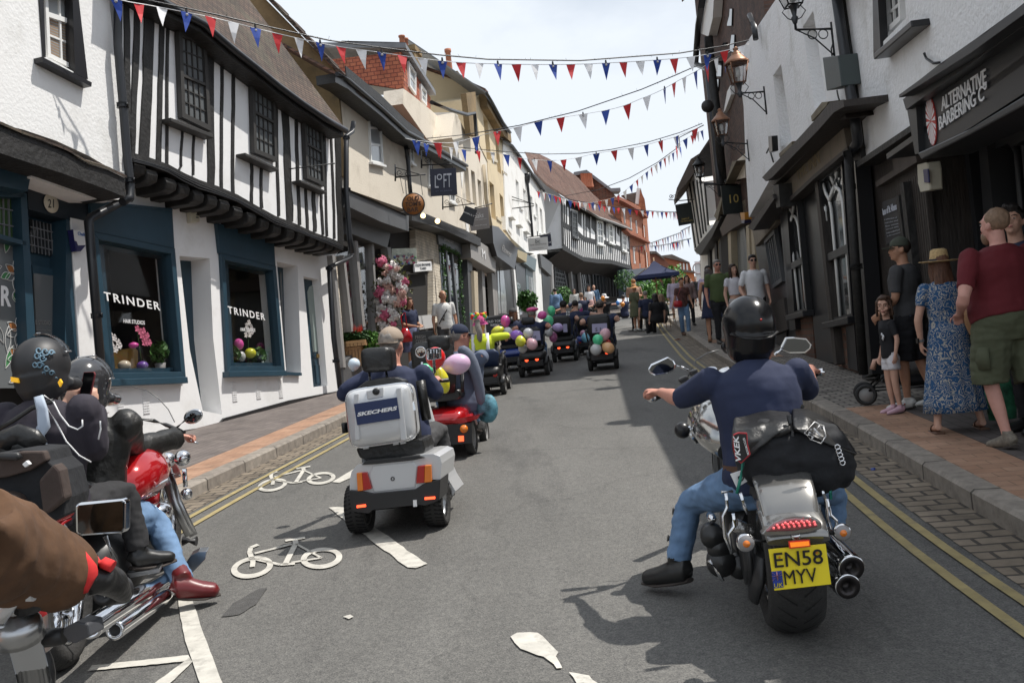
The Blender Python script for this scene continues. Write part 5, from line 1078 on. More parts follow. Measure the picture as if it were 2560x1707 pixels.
# inn ground floor, black joinery
ppoly(IN,pz(zk,(735,1370),(1200,985),(1240,1080))+[(2200,970),(2160,960),(2040,910),(1960,870),(1935,860)],M_blkp,inn,'shopfront',-.4,-.05)
ppoly(IN,pz(zi,(130,380),(180,350),(240,1200),(200,1210)),M_blkp,inn,'pilaster',-.1,.1)
for(qd,nm)in(([(270,270),(370,180),(520,1430),(385,1410)],'door_recess'),):
 ppoly(IN,pz(zi,*qd),M_blkp,inn,nm,-.05,.0)
ppoly(IN,pz(zi,(365,185),(385,180),(520,1430),(500,1440)),M_brd,inn,'door_jamb',-.05,.12)
ppoly(IN,pz(zi,(600,100),(640,60),(760,1500),(690,1530)),M_brn if 0 else M_blkp,inn,'pilaster',-.05,.12)
def ogee(qd,parent,F=IN):
 q=uvs(F,pz(zi,*qd),.03);
 m_=MB();m_.fpoly(F,q,.0,.02);g=m_.build('window',mat('pub_glass',(.035,.038,.04),.05),parent)
 m_=MB()
 def bar(pts,r=.03):m_.loft([F.P(*bil(q,a,b),.05)for a,b in pts],[(r,r*.7)]*len(pts),side=F.t,n=6)
 cv=[(.02,0),(.05,.08),(.22,.17),(.30,.22),(.31,.30),(.33,.5),(.36,1)];bar([(.0,.02),(.12,.12),(.24,.17),(.30,.24),(.33,.5),(.36,1)])
 bar([(.36,0),(.40,.05),(.50,.11),(.60,.05),(.66,0)]);bar([(.24,.19),(.34,.15),(.48,.115)]);bar([(.52,.115),(.70,.16),(.78,.24),(.80,.5),(.82,1)]);bar([(.06,.0),(.06,.2),(.10,.55)]*1 if 0 else[(.02,.15),(.06,.3)])
 bar([(.05,.2),(.04,.25),(.10,.5),(.16,1)],.032)
 m_.build('glazing_bars',M_wfr,g)
 m_=MB();a,b=bil(q,0,.55),bil(q,1,.55);m_.fpoly(F,[(a[0],a[1]+.05),(b[0],b[1]+.05),(b[0],b[1]-.05),(a[0],a[1]-.05)],.02,.1);m_.build('transom',M_blkp,g)
 m_=MB();ring(m_,F,q,.07,.0,.10);m_.build('window_frame',M_blkp,g)
 a,b=q[3],q[2];m_=MB();m_.fpoly(F,[(a[0]+.05,a[1]+.03),(b[0]-.05,b[1]+.03),(b[0]-.05,b[1]-.06),(a[0]+.05,a[1]-.06)],0,.18);m_.build('sill',M_blkp,g,bevel=.01)
ogee([(430,170),(590,50),(665,1120),(500,1160)],inn);ogee([(170,390),(275,290),(350,1080),(235,1110)],inn)
ppoly(IN,pz(zi,(500,1200),(665,1150),(690,1500),(520,1440)),M_brkP,inn,'brick_plinth',-.1,.01)
ppoly(IN,pz(zi,(235,1140),(350,1110),(370,1400),(250,1340)),M_brkP,inn,'brick_plinth',-.1,.01)
ppoly(IN,pz(zi,(580,1180),(635,1165),(660,1480),(595,1460)),M_blkp,inn,'cellar_grille',-.05,.03)
pipe(IN,pz(zk,(1110,-100),(1130,0),(1165,250),(1200,500),(1250,800),(1265,930),(1220,1000)),.06,M_pipe,inn,o=.12)
pipe(IN,pz(zi,(590,0),(600,60),(640,700),(700,1500)),.055,M_blk,inn,o=.2,brackets=[zi(605,240),zi(650,775)])
ppoly(IN,pz(zk,(1100,-150),(1130,-150),(1240,640),(1290,1060),(1240,1080),(1190,640)),M_blk,inn,'corner_post',-.2,.06)
# cabinet on wall
cbx=thing('grey_meter_cabinet','small grey green metal cabinet fixed high on the white inn wall','cabinet',IN.px(*zk(1100,480),.15))
mb=MB();mb.fpoly(IN,uvs(IN,pz(zk,(1035,378),(1135,365),(1160,565),(1062,595)),.22),0,.22);bx=mb.build('case',mat('cabinet_green',(.05,.065,.065),.5,dirt=(.03,.03,.03)),cbx,bevel=.01)
mb=MB();mb.tube([IN.px(*zk(*p),.05)for p in((1105,280),(1092,320),(1098,368))],.01,5);mb.tube([IN.px(*zk(*p),.05)for p in((1130,590),(1140,640),(1160,700))],.01,5);mb.build('cable',M_pipe,cbx)
fl=thing('black_floodlight','small black floodlight under the upper windows of the inn','lamp',IN.px(*zk(690,940),.15))
mb=MB();mb.fpoly(IN,uvs(IN,pz(zk,(680,890),(703,890),(708,990),(685,1000)),.2),.1,.2);mb.build('housing',M_blkp,fl,bevel=.01);mb=MB();mb.tube([IN.px(*zk(*p),.05)for p in((670,1000),(690,960),(700,1010),(715,1060))],.015,5);mb.build('bracket',M_blkp,fl)
# lanterns on brackets
def lantern(label,cx,top,bot,hw,arm,y,small=False,col=(.24,.12,.07)):
 """cx centre px column at the lantern, top/bot px rows of the glass, hw half width px"""
 cT=D(*cx,y);s=thing('wall_lantern',label,'lantern',cT,group='lanterns on the right-hand walls');px=lambda x,yy:D(x,yy,y)
 k=(px(cx[0]+100,cx[1])-px(cx[0],cx[1])).length/100
 upv=V((0,0,1));zT=px(cx[0],top).z;zB=px(cx[0],bot).z;X=cT.x;w1=hw*k;w0=w1*.62;hgt=zT-zB
 xB=px(cx[0],bot).x;c=V((xB+(0),y,zB));M_cu=mat('copper_%d'%(col[0]*100),col,.45,.6)
 def sq(wd,z):return[V((c.x+a*wd,c.y+b*wd,z))for a,b in((-1,-1),(1,-1),(1,1),(-1,1))]
 mb=MB();b0,b1=sq(w0,zB),sq(w1,zT)
 for i in range(4):mb.tube([b0[i],b1[i]],w1*.07,6)
 for l in(b0,b1):
  for i in range(4):mb.tube([l[i],l[(i+1)%4]],w1*.09,6)
 mb.build('frame',M_cu,s)
 mb=MB();q0,q1=sq(w0*.93,zB+.01),sq(w1*.93,zT-.01)
 for i in range(4):j=(i+1)%4;mb.add([q0[i],q0[j],q1[j],q1[i]],[(0,1,2,3)])
 mb.build('glass',glassmat('lantern_glass',tr=.85),s)
 mb=MB();mb.lathe((c.x,c.y,zB),(0,0,1),[(w1*.12,0),(w1*.12,hgt*.3),(w1*.28,hgt*.35),(w1*.25,hgt*.75),(w1*.05,hgt*.8)],10);mb.build('mantle',mat('opal_glass',(.6,.6,.58),.3),s)
 mb=MB();r=w1*1.25;mb.lathe((c.x,c.y,zT),(0,0,1),[(r*1.12,-.01),(r*1.12,.02*r*4),(r*.95,r*.25),(r*.6,r*.62),(r*.45,r*.75),(r*.45,r*.9),(r*.25,r*1.0),(r*.2,r*1.2),(r*.28,r*1.3),(r*.05,r*1.5)],12 if 1 else 4);mb.build('cap',M_cu,s)
 mb=MB();mb.lathe((c.x,c.y,zB),(0,0,-1),[(w0*.8,0),(w0*.5,w1*.3),(w0*.3,w1*.9),(w0*.55,w1*1.1),(w0*.3,w1*1.6)],8)
 for q in(-1,1):
  mb.tube([(c.x+q*w0*1.0,c.y,zB),(c.x+q*w1*1.05,c.y,zB-w1*.5),(c.x+q*w1*.6,c.y,zB-w1*1.1),(c.x+q*w0*.2,c.y,zB-w1*1.3)],w1*.05,5)
 a0=px(*arm[0]);a1=px(*arm[1]);mb.tube([(c.x,c.y,zB-w1*.6),(c.x,c.y,a0.z)],w1*.12,6);mb.tube([(c.x,c.y,a0.z),a1],w1*.11,6)
 for t0,rr_ in((.45,.55),(.75,.75)):
  q=V((c.x,c.y,a0.z))+(a1-V((c.x,c.y,a0.z)))*t0;rad=(a1-V((c.x,c.y,a0.z))).length*.13
  mb.torus(q-V((0,0,rad*1.1)),rad,w1*.05,(0,1,0),14,5)
 mb.tube([V((c.x,c.y,a0.z)),(V((c.x,c.y,a0.z))+a1)/2-V((0,0,w1*.8)),a1-V((0,0,w1*2.4))],w1*.07,5);mb.tube([a1+V((0,0,w1*.6)),a1-V((0,0,w1*2.6))],w1*.10,6)
 mb.build('bracket',M_pipe,s)
lantern('nearest black lantern on a thick arm, cut off by the top edge',(zk(845,-40)),zk(0,-50)[1],zk(0,40)[1],28,(zk(870,195),zk(1095,190)),11.6,col=(.03,.03,.03))
lantern('copper lantern with scrolled bracket beside the bunting end',zk(490,480),zk(0,412)[1],zk(0,545)[1],22,(zk(500,610),zk(655,600)),15.6)
lantern('copper lantern in front of the dark brick gable',zk(380,830),zk(0,790)[1],zk(0,885)[1],17,(zk(390,930),zk(545,940)),19.5)
lantern('dark small lantern farthest along beside the timber gable',zk(235,1100),zk(0,1078)[1],zk(0,1155)[1],12,(zk(245,1190),zk(350,1200)),27,col=(.035,.035,.037))
# next: grey shop (brown fascia) and cream arched shop, dark brick house
nx=thing('grey_bay_shop','narrow shop with a brown cornice and slatted windows beyond the inn','shopfront',RX.P(0,zg(18)))
ppoly(IN,pz(zh,(720,1220),(915,960),(925,1000),(760,1245)),M_brd,nx,'cornice',0,.4)
ppoly(IN,pz(zh,(755,1245),(925,1000),(945,1180),(780,1370)),M_brn,nx,'fascia',0,.1)
ppoly(IN,pz(zh,(780,1370),(950,1180),(1040,1700))+[(1965,860),(1935,860)]+pz(zl,(640,800)),M_blkp,nx,'shop_frame',-.3,-.02)
win(IN,pz(zh,(865,1320),(945,1230),(1010,1640),(930,1700)),5,1,nx,M_gry,M_glsG,o=.0,fw=.08,bw=.06)
ppoly(IN,pz(zl,(640,640),(720,590),(745,780),(650,820)),M_brd,nx,'stall_riser',-.02,.05)
cs=thing('cream_arched_shop','cream stone shop with an arched entrance and grey curtained window','building',RT.P(1,zg(25)))
cu=lambda pts,o=0:uvs(RT,pts,o)
ppoly(RT,pz(zh,(470,1250),(530,1120),(700,1000),(720,1200),(770,1250),(800,1568),(800,2300),(480,2250)),mat('cream_stone',(.45,.38,.27),.85,var=.15,vs=2),cs,'wall',-3,0)
ppoly(RT,pz(zh,(600,1230),(690,1180),(740,1600),(740,2200),(640,2200)),mat('grey_curtain_glass',(.17,.18,.18),.3,stretch=(9,9,.3),var=.4,vs=1.5),cs,'window',0,.03)
for x in(560,705,745):ppoly(RT,pz(zh,(x,1210),(x+22,1200),(x+60,2200),(x+36,2200)),mat('cream_stone'),cs,'column',0,.2)
ppoly(RT,pz(zh,(500,1230),(560,1110),(640,1120),(690,1180),(600,1230),(520,1290)),mat('brown_arch',(.10,.075,.06),.8),cs,'arch',0,.25)
ppoly(RT,pz(zh,(500,1240),(560,1260),(600,2200),(520,2200)),M_dark,cs,'entrance',0,.06)
pl=thing('yellow_notice','small orange and navy notice box high on the cream shop','sign',RT.px(*zh(680,1150),.1));ppoly(RT,pz(zh,(660,1105),(695,1103),(697,1160),(668,1165)),mat('orange_box',(.5,.22,.03),.5),pl,'case',.3,.45);ppoly(RT,pz(zh,(668,1160),(695,1155),(692,1188),(672,1186)),mat('alarm_navy'),pl,'base',.3,.45)
# dark brick house rising behind
db=thing('dark_brick_house','tall dark brown brick house with white window edges and black drainpipes','building',RT.P(1,zg(27)))
mb=MB();q=uvs(RT,pz(zk,(530,1130),(400,1250),(330,1250),(262,450),(200,420),(230,120)),0)
a0=RT.uv(*zk(650,600))[0];a1=RT.uv(*zk(262,600))[0]
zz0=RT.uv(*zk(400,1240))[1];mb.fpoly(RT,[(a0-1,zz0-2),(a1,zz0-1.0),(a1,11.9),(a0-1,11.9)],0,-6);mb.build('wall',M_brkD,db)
for(x0,y0,x1,y1)in((425,60,440,170),(355,400,372,500),(388,280,402,300),(335,520,352,600),(440,230,455,340)):
 ppoly(RT,pz(zk,(x0,y0),(x1+4,y0),(x1,y1),(x0-14,y1)),M_gls,db,'window',.0,.04)
for qd in([(412,600),(432,560),(437,620),(400,720),(388,740)],[(325,0),(342,-20),(330,100),(312,150)]):ppoly(RT,pz(zk,*qd),M_wfr,db,'window_edge',0,.10)
ppoly(RT,pz(zk,(240,-40),(330,-80),(318,120),(290,240),(238,220)),M_whb,db,'soffit',.02,.25)
pipe(RT,pz(zk,(262,-60),(225,160),(205,420),(285,450),(320,800),(350,1100),(375,1280)),.09,M_pipe,db,o=.35)
pipe(RT,pz(zk,(290,240),(305,420),(340,700),(385,1200)),.12,M_blk,db,o=.25)
mb=MB();e0,e1=RT.P(a0-1,11.9,.4),RT.P(a1,11.9,.4);mb.prism([e0,e1,e1-RT.n*3+V((0,0,2.2)),e0-RT.n*3+V((0,0,2.2))],V((0,0,.12)));mb.build('roof',M_tile2,db)
ppoly(RT,pz(zh,(470,1150),(500,1060),(640,690),(700,640),(700,830),(600,850),(540,890),(520,1120)),M_crm,db,'cream_band',0,.12)
ppoly(RT,pz(zh,(455,1130),(500,1010),(600,700),(630,700),(540,890),(510,1040),(480,1170)),mat('stone_sill'),db,'band_cornice',.1,.35)
mb=MB();c=RT.px(*zh(405,270),.7);mb.ell(c,(.16,.14,.16));mb.build('box_fitting',M_blk,db)
# timber gable far right with black weatherboard side
tg=thing('timber_gable_house','small black and white timber house with a curved jetty far along on the right','building',RT.P(14,zg(38)))
A=pz(zh,(270,690),(165,910),(185,1000),(240,1010),(300,1430),(345,1440),(440,1240),(400,1100),(380,760),(300,680))
sideY=RT.P(RT.uv(*zh(350,900))[0],0).y
cor=RT.uv(*zh(240,1000))
ppoly(RT,pz(zh,(232,880),(290,790),(370,860),(400,1150),(440,1240),(320,1430),(300,1400)),M_whb,tg,'upper_wall',-3,.25)
mb=MB();
for(x0,y0,x1,y1,w_)in((235,890,310,1380,.14),(262,870,335,1350,.10),(290,860,355,1300,.12),(320,850,372,1270,.10),(345,850,392,1250,.1),(380,870,410,1200,.12)):
 a,b_=uvs(RT,[zh(x0,y0),zh(x1,y1)],.27);mb.fpoly(RT,[(a[0]-w_,a[1]),(a[0]+w_,a[1]),(b_[0]+w_,b_[1]),(b_[0]-w_,b_[1])],.25,.29)
mb.build('timber_frame',M_blk,tg)
ppoly(RT,pz(zh,(300,1400),(440,1220),(500,1100),(510,1140),(440,1290),(345,1440)),M_blk,tg,'jetty',-.5,.3)
ppoly(RT,pz(zh,(345,1440),(440,1290),(480,1230),(520,1700),(520,2250),(370,2150)),M_whb,tg,'lower_wall',-3,-.02)
for x in(400,455,490):ppoly(RT,pz(zh,(x,1340),(x+16,1320),(x+60,2200),(x+40,2200)),M_blk,tg,'post',-.02,.06)
ys=sideY-2.0
mb=MB();P=[D(*zh(*p),ys)for p in((425,540),(350,640),(300,700),(370,900),(385,1150),(420,1230),(520,1100),(480,700),(450,560))];mb.prism(P,V((.4,.8,0)));mb.build('weatherboard',M_blk,tg)
mb=MB();P=[D(*zh(*p),ys+.4)for p in((270,685),(300,690),(430,540),(420,520),(340,640))]+[];mb.prism(P,V((.3,1,0)));
P=[D(*zh(*p),ys+1.2)for p in((270,688),(163,912),(170,950),(232,880),(300,790),(380,760),(330,680))];mb.prism(P,V((.4,3,0)));mb.build('roof',mat('dark_slate'),tg)
pq=thing('round_plaque','small white square plaque with a blue roundel on the black boarding','sign',D(*zh(425,970),ys));mb=MB();mb.prism([D(*zh(*p),ys-.25)for p in((397,942),(443,936),(448,1000),(402,1005))],V((0,.03,0)));b0=mb.build('plate',mat('sign_white'),pq);mb=MB();mb.torus(D(*zh(424,970),ys-.27),.12,.03,(0,1,0),20,5);mb.build('roundel',mat('blue_lettering'),b0)
# hanging signs on the right
y=24.5;s,bd=hsign('number_ten_sign','large square black hanging sign with gold number 10',pz(zh,(508,893),(695,878),(722,1098),(530,1120)),y,mat('sign_black_green',(.012,.017,.016),.45),bracket=[(pz(zh,(375,880),(640,885)),.03),(pz(zh,(540,862),(700,850)),.015),(pz(zh,(540,850),(705,780)),.012)])
stext('10',y,zh(580,1030),zh(650,1022),zh(575,965),M_letG,bd)
y=34;s,bd=hsign('gold_lettered_sign','black hanging sign with two small lines of gold letters, furthest right against the sky',pz(zh,(150,1042),(275,1020),(302,1185),(180,1208)),y,mat('sign_black_green'),bracket=[(pz(zh,(100,1000),(190,1010),(300,1000)),.02),(pz(zh,(150,1020),(148,1042)),.012),(pz(zh,*scroll((120,975),18)),.012),(pz(zh,*scroll((160,1000),14)),.01),(pz(zh,(120,975),(175,955)),.015)])
stext('DINING AT',y,zh(202,1163),zh(262,1153),zh(200,1150),M_letG,bd);stext('THE KINGS ARMS',y,zh(193,1180),zh(288,1168),zh(192,1170),M_letG,bd)
s=thing('white_event_banner','tall narrow white banner with a circle emblem far down the right pavement','banner',D(*zh(330,1560),62))
mb=MB();P=[D(*zh(*p),62)for p in((303,1487),(345,1484),(362,1790),(325,1800))];mb.prism(P,V((0,.05,0)));b0=mb.build('cloth',mat('banner_white',(.75,.75,.76),.8),s);mb=MB();mb.torus(D(*zh(333,1540),61.9),.35,.04,(0,1,0),20,5);mb.build('emblem',mat('banner_grey',(.4,.3,.3),.7),b0)
mb=MB();mb.tube([D(*zh(345,1480),62),D(*zh(375,1900),62)],.03,6);mb.build('pole',M_pipe,s)
# people
from mathutils import noise
SK=lambda n,c:mat('skin_'+n,c,.5,var=.08,vs=20,spec=.35)
SK_l=SK('light',(.58,.34,.25));SK_t=SK('tanned',(.47,.25,.16));SK_p=SK('pink',(.62,.33,.27));SK_r=SK('ruddy',(.55,.26,.19))
def cloth(n,c=(.5,.5,.5),var=.12,bump=.25,bs=9,**k):return mat('cloth_'+n,c,.85,var=var,vs=k.pop('vs',4),bump=bump,bs=bs,**k)
S_sole=mat('shoe_sole',(.05,.04,.035),.8);HB=mat('hair_dark_brown',(.035,.02,.013),.55,var=.4,vs=30,bump=.4,bs=60,stretch=(4,4,.6));HA=mat('hair_auburn',(.12,.05,.025),.5,var=.45,vs=30,bump=.4,bs=60,stretch=(4,4,.6));HK=mat('hair_black',(.015,.012,.011),.5,bump=.4,bs=60,stretch=(4,4,.6));HG=mat('hair_grey',(.22,.20,.18),.6,var=.3,vs=30);HS=mat('hair_sandy',(.24,.155,.10),.65,var=.25,vs=40);HGD=mat('hair_dark_grey',(.10,.085,.08),.6,var=.3,vs=30)
def hand(mb,w,d,n,side,curl=.35,sc=1.):
 d=V(d).normalized();n=(V(n)-d*V(n).dot(d)).normalized();s=d.cross(n).normalized()*side
 w=V(w);mb.loft([w-d*.02*sc,w+d*.02*sc,w+d*.06*sc,w+d*.095*sc],[(.024*sc,.020*sc),(.034*sc,.018*sc),(.042*sc,.017*sc),(.038*sc,.013*sc)],side=s,n=10)
 for i,L_ in enumerate((.070,.079,.073,.058)):
  p=w+d*(.088+(.004 if i in(1,2)else 0))*sc+s*(.031-.0205*i)*sc;dd=d;c=curl*(1+.08*i);pts=[p-d*.01*sc,p]
  for f in(.42,.32,.26):
   dd=(Matrix.Rotation(c*1.25,3,d.cross(n).normalized())@dd)if c else dd;p=p+dd*L_*f*sc;pts.append(p)
  mb.loft(pts,[.0095*sc,.0095*sc,.009*sc,.0085*sc,.006*sc],n=7)
 t0=w+d*.022*sc+s*.03*sc;t1=t0+(d*.55+s*.62+n*.35).normalized()*.042*sc;t2=t1+(d*.85+s*(.25-curl*.5)+n*(.35+curl*.5)).normalized()*.034*sc
 mb.loft([t0,t1,t2],[.013*sc,.0115*sc,.008*sc],n=7);mb.ell(t2,.009*sc,n=6,m=5)
def wrinkle(o,amp,fr=9,fz=4,seed=0):
 N_=[v.normal.copy()for v in o.data.vertices]
 for v,n_ in zip(o.data.vertices,N_):
  c=v.co.copy();v.co=c+n_*(amp*(noise.noise(V((c.x*fr+seed,c.y*fr,c.z*fz)))+.5*noise.noise(V((c.x*fr*2.3,c.y*fr*2.3+seed,c.z*fz*2.1)))))
def person(label,x,y,z,H=1.75,face=0,top=None,sleeve=.55,bot=None,bkind='trousers',blen=None,shoe=None,hair=('short',None),hat=None,hatm=None,skin=None,vox=.012,bulk=1.,belly=0.,lean=0,pelvis=(0,0,.95),J={},hy=0,hp=0,hr=0,group=None,glasses=False,curl=.35,tl=None,hs=1.,boot=False,topname='top',roll=0,beard=None,cat='person',waist=.93,hdir={}):
 k=H/1.75;root=thing('person',label,cat,(x,y,z),group);skin=skin or SK_l
 M=Matrix.Translation((x,y,z))@Matrix.Rotation(R(face),4,'Z')@Matrix.Scale(k,4)
 Rl=Matrix.Rotation(-R(lean),3,'X')@Matrix.Rotation(R(roll),3,'Y');P=V(pelvis);b=bulk
 T=lambda p:P+Rl@(V(p)-V((0,0,.95)))
 sh={-1:T((-.185*b**.5,0,1.42)),1:T((.185*b**.5,0,1.42))};neck=T((0,.0,1.49))
 Rh=Rl@Matrix.Rotation(R(lean)*.75,3,'X')@Matrix.Rotation(R(hy),3,'Z')@Matrix.Rotation(-R(hp),3,'X')@Matrix.Rotation(R(hr),3,"Y")@Matrix.Scale(hs,3)
 hd=neck+Rl@V((0,.012,.045))+Rh@V((0,.018,.115))
 Hd=lambda p:hd+Rh@V(p)
 g=lambda n,s,d:V(J.get(n+('L' if s<0 else 'R'),J.get(n,None)and(J[n][0]*s,J[n][1],J[n][2])or d))
 def side(n,s,d):
  kk=n+('L' if s<0 else 'R')
  if kk in J:return V(J[kk])
  if n in J:return V((J[n][0]*s,J[n][1],J[n][2]))
  return V(d)
 hip={s:P+V((s*.092*b**.5,0,-.03))for s in(-1,1)}
 knee={s:side('knee',s,(s*.105,.02,.50))for s in(-1,1)};ank={s:side('ankle',s,(s*.11,-.02,.085))for s in(-1,1)}
 foot={s:side('foot',s,(0,.19,-.045))for s in(-1,1)}
 elb={s:side('elbow',s,T((s*(.185*b**.5+.065),-.03,1.14)))for s in(-1,1)};wri={s:side('wrist',s,T((s*(.185*b**.5+.075),.05,.90)))for s in(-1,1)}
 def torso(mb,e,z0=.84,z1=1.5,ring=None):
  R_=[(.80,.11,.085,0),(.87,.155,.108,-.005),(.95,.168,.118,-.008),(1.02,.155,.112,.0),(1.09,.142,.104,.006),(1.17,.148,.108,.006),(1.26,.162,.115,.004),(1.34,.172,.118,0),(1.40,.165,.105,-.004),(1.45,.125,.08,-.006),(1.49,.070,.06,0),(1.53,.056,.056,.006)]
  pts,rad=[],[]
  for(zz,a,c,yo)in R_:
   if z0-.001<=zz<=z1+.001:
    bb=math.exp(-((zz-1.08)/.13)**2)*belly
    pts.append(T((0,yo+bb*.5,zz)));q=e if zz<1.47 else e*.5
    rad.append((a*b**.6+q+bb*.5,c*b**.6+q+bb))
  mb.loft(pts,rad,side=Rl@V((1,0,0)),n=20)
 def limb(mb,pts,rads,e=0,t0=0,t1=1,cap0=True,cap1=False):
 # sample polyline param 0..1
  L_=[0]
  for a,c in zip(pts,pts[1:]):L_.append(L_[-1]+(c-a).length)
  tot=L_[-1];out=[];rr=[]
  n=12
  for i in range(n+1):
   t=(t0+(t1-t0)*i/n)*tot
   for j in range(len(pts)-1):
    if t<=L_[j+1]+1e-6:
     f=(t-L_[j])/max(1e-6,L_[j+1]-L_[j]);out.append(pts[j]+(pts[j+1]-pts[j])*f);break
   tt=(t0+(t1-t0)*i/n)
   for(ta,ra),(tb,rb)in zip(rads,rads[1:]):
    if ta<=tt<=tb+1e-6:rr.append(ra+(rb-ra)*(tt-ta)/(tb-ta)+e);break
   else:rr.append(rads[-1][1]+e)
  mb.loft(out,rr,n=12)
  if cap0:mb.ell(out[0],rr[0],n=10,m=8)
  if cap1:mb.ell(out[-1],rr[-1],n=10,m=8)
  return out
 def bent(a,m_,c,f=.12):
  return[a,m_+(a-m_)*f,m_+((a+c)/2-m_)*f*.45,m_+(c-m_)*f,c]
 LR_=[(0,.092*b**.5),(.18,.086*b**.5),(.40,.064),(.5,.056),(.60,.054),(.70,.054),(.88,.037),(1,.036)]
 AR_=[(0,.055*b**.4),(.2,.050*b**.4),(.45,.040*b**.3),(.52,.040),(.62,.041*b**.3),(.85,.030),(1,.026)]
 arm={s:bent(sh[s],elb[s],wri[s])for s in(-1,1)};leg={s:bent(hip[s],knee[s],ank[s])for s in(-1,1)}
 # body
 mb=MB();torso(mb,0)
 for s in(-1,1):
  limb(mb,leg[s],LR_);limb(mb,arm[s],AR_);mb.ell(sh[s]+Rl@V((-s*.02,0,-.01)),(.062,.058,.06))
  d=hdir.get(s,None);dd=V(d[0])if d else(wri[s]-elb[s]).normalized();nn=V(d[1])if d else V((-s,0,0))if abs(dd.z)>.5 else V((0,0,-1));cc=d[2]if d else curl
  hand(mb,wri[s],dd,nn,-s if d is None or len(d)<4 else d[3],cc,sc=1.0)
  f=foot[s];a=ank[s];mb.loft([a-f*.22+V((0,0,-.03)),a+f*.25+V((0,0,-.02)),a+f*.75+V((0,0,-.018)),a+f*1.05+V((0,0,-.01))],[(.033,.035),(.038,.036),(.042,.022),(.03,.013)],side=V((f.y,-f.x,0)),n=12)
 mb.loft([T((0,-.005,1.44)),neck,Hd((0,-.02,-.06))],[.066,.058,.056],n=14)
 mb.ell(Hd((0,-.012,.028)),(.074,.094,.088),Rh);mb.loft([Hd((0,.012,.03)),Hd((0,.022,-.02)),Hd((0,.034,-.065)),Hd((0,.048,-.098)),Hd((0,.055,-.108))],[(.070,.072),(.066,.066),(.054,.056),(.034,.036),(.02,.02)],side=Rh@V((1,0,0)),n=16)
 mb.loft([Hd((0,.080,.022)),Hd((0,.098,-.01)),Hd((0,.104,-.026)),Hd((0,.088,-.036))],[(.008,.008),(.013,.012),(.017,.013),(.012,.008)],side=Rh@V((1,0,0)),n=8)
 for s in(-1,1):mb.ell(Hd((s*.076,-.008,-.012)),(.012,.02,.032),Rh,n=8,m=8);mb.ell(Hd((s*.03,.080,.03)),(.026,.012,.009),Rh,n=8,m=6);mb.ell(Hd((s*.036,.066,-.03)),(.022,.018,.02),Rh,n=8,m=6)
 mb.ell(Hd((0,.088,-.058)),(.022,.011,.008),Rh,n=8,m=6);mb.ell(Hd((0,.072,-.092)),(.022,.018,.016),Rh,n=8,m=6)
 mb.xf(M);body=mb.build('body',skin,root,remesh=vox*k if vox<.02 else vox,smooth=2)
 # face features
 if vox<.017 and not hat=='helmet':
  mb=MB()
  for s in(-1,1):mb.ell(Hd((s*.030,.0835,.004)),(.0115,.005,.0048),Rh,n=10,m=6)
  mb.xf(M);ey=mb.build('eyes',mat('eye_white',(.6,.58,.55),.3),body)
  mb=MB()
  for s in(-1,1):mb.ell(Hd((s*.030,.089,.004)),(.0055,.003,.0055),Rh,n=8,m=6)
  mb.xf(M);mb.build('irises',mat('iris',(.03,.02,.015),.2),ey)
  mb=MB();mb.ell(Hd((0,.0965,-.058)),(.022,.005,.0065),Rh,n=10,m=6);mb.xf(M);mb.build('lips',mat('lips',(.42,.16,.14),.5),body)
  mb=MB()
  for s in(-1,1):mb.loft([Hd((s*.013,.090,.026)),Hd((s*.032,.088,.032)),Hd((s*.05,.076,.026))],[(.006,.004)]*3,n=6)
  mb.xf(M);mb.build('eyebrows',hair[1]or HB,body)
 if glasses:
  mb=MB()
  for s in(-1,1):mb.ell(Hd((s*.032,.094,.005)),(.027,.009,.019),Rh,n=10,m=8)
  mb.tube([Hd((-.055,.088,.01)),Hd((.055,.088,.01))],.004,5)
  for s in(-1,1):mb.tube([Hd((s*.058,.085,.008)),Hd((s*.08,0,.0))],.003,5)
  mb.xf(M);mb.build('sunglasses',mat('sunglass_black',(.012,.012,.014),.1),root)
  # bottom
 if bot:
  mb=MB()
  if bkind in('trousers','shorts'):
   t1={'trousers':.97,'shorts':.50}[bkind]if blen is None else blen
   torso(mb,.012,.80,1.02)
   LT=[(0,.105*b**.5),(.2,.098*b**.5),(.42,.078),(.5,.072),(.7,.068),(1,.062)]if bkind=='trousers' else[(0,.105*b**.5),(.2,.108*b**.5),(.6,.105*b**.4)]
   if tl:LT=[(a,r+tl)for a,r in LT]
   for s in(-1,1):limb(mb,leg[s],LT,t0=0,t1=t1)
   mb.xf(M);o=mb.build('trousers' if bkind=='trousers' else 'shorts',bot,root,remesh=vox*k if vox<.02 else vox,smooth=1)
  else:
   zb=blen if blen is not None else .50
   pts=[];rad=[]
   for i in range(9):
    t=i/8;zz=1.06+(zb-1.06)*t;w_=.150*b**.6+.014+(.115 if zb<.3 else .085)*t**1.1+(.02 if t>.1 else 0);pts.append(T((0,0,zz))if zz>.9 else T((0,0,.9))+V((0,0,zz-.9)));rad.append((w_,w_*.78))
   mb.loft(pts,rad,side=V((1,0,0)),n=40)
   mb.xf(M);o=mb.build('skirt',bot,root,sub=0)
   for v in o.data.vertices:
    zl=(v.co.z)/k;c=V((v.co.x,v.co.y,0));a=math.atan2(c.y,c.x);am=max(0,(1.0-zl))*.022;
    if c.length>.02:v.co+=c.normalized()*am*math.sin(a*11+zl*3)*k
   for p_ in o.data.polygons:p_.use_smooth=True
   o.name='skirt'
  if bkind!='skirt':wrinkle(o,.009 if vox<.013 else .007,9,20,y)
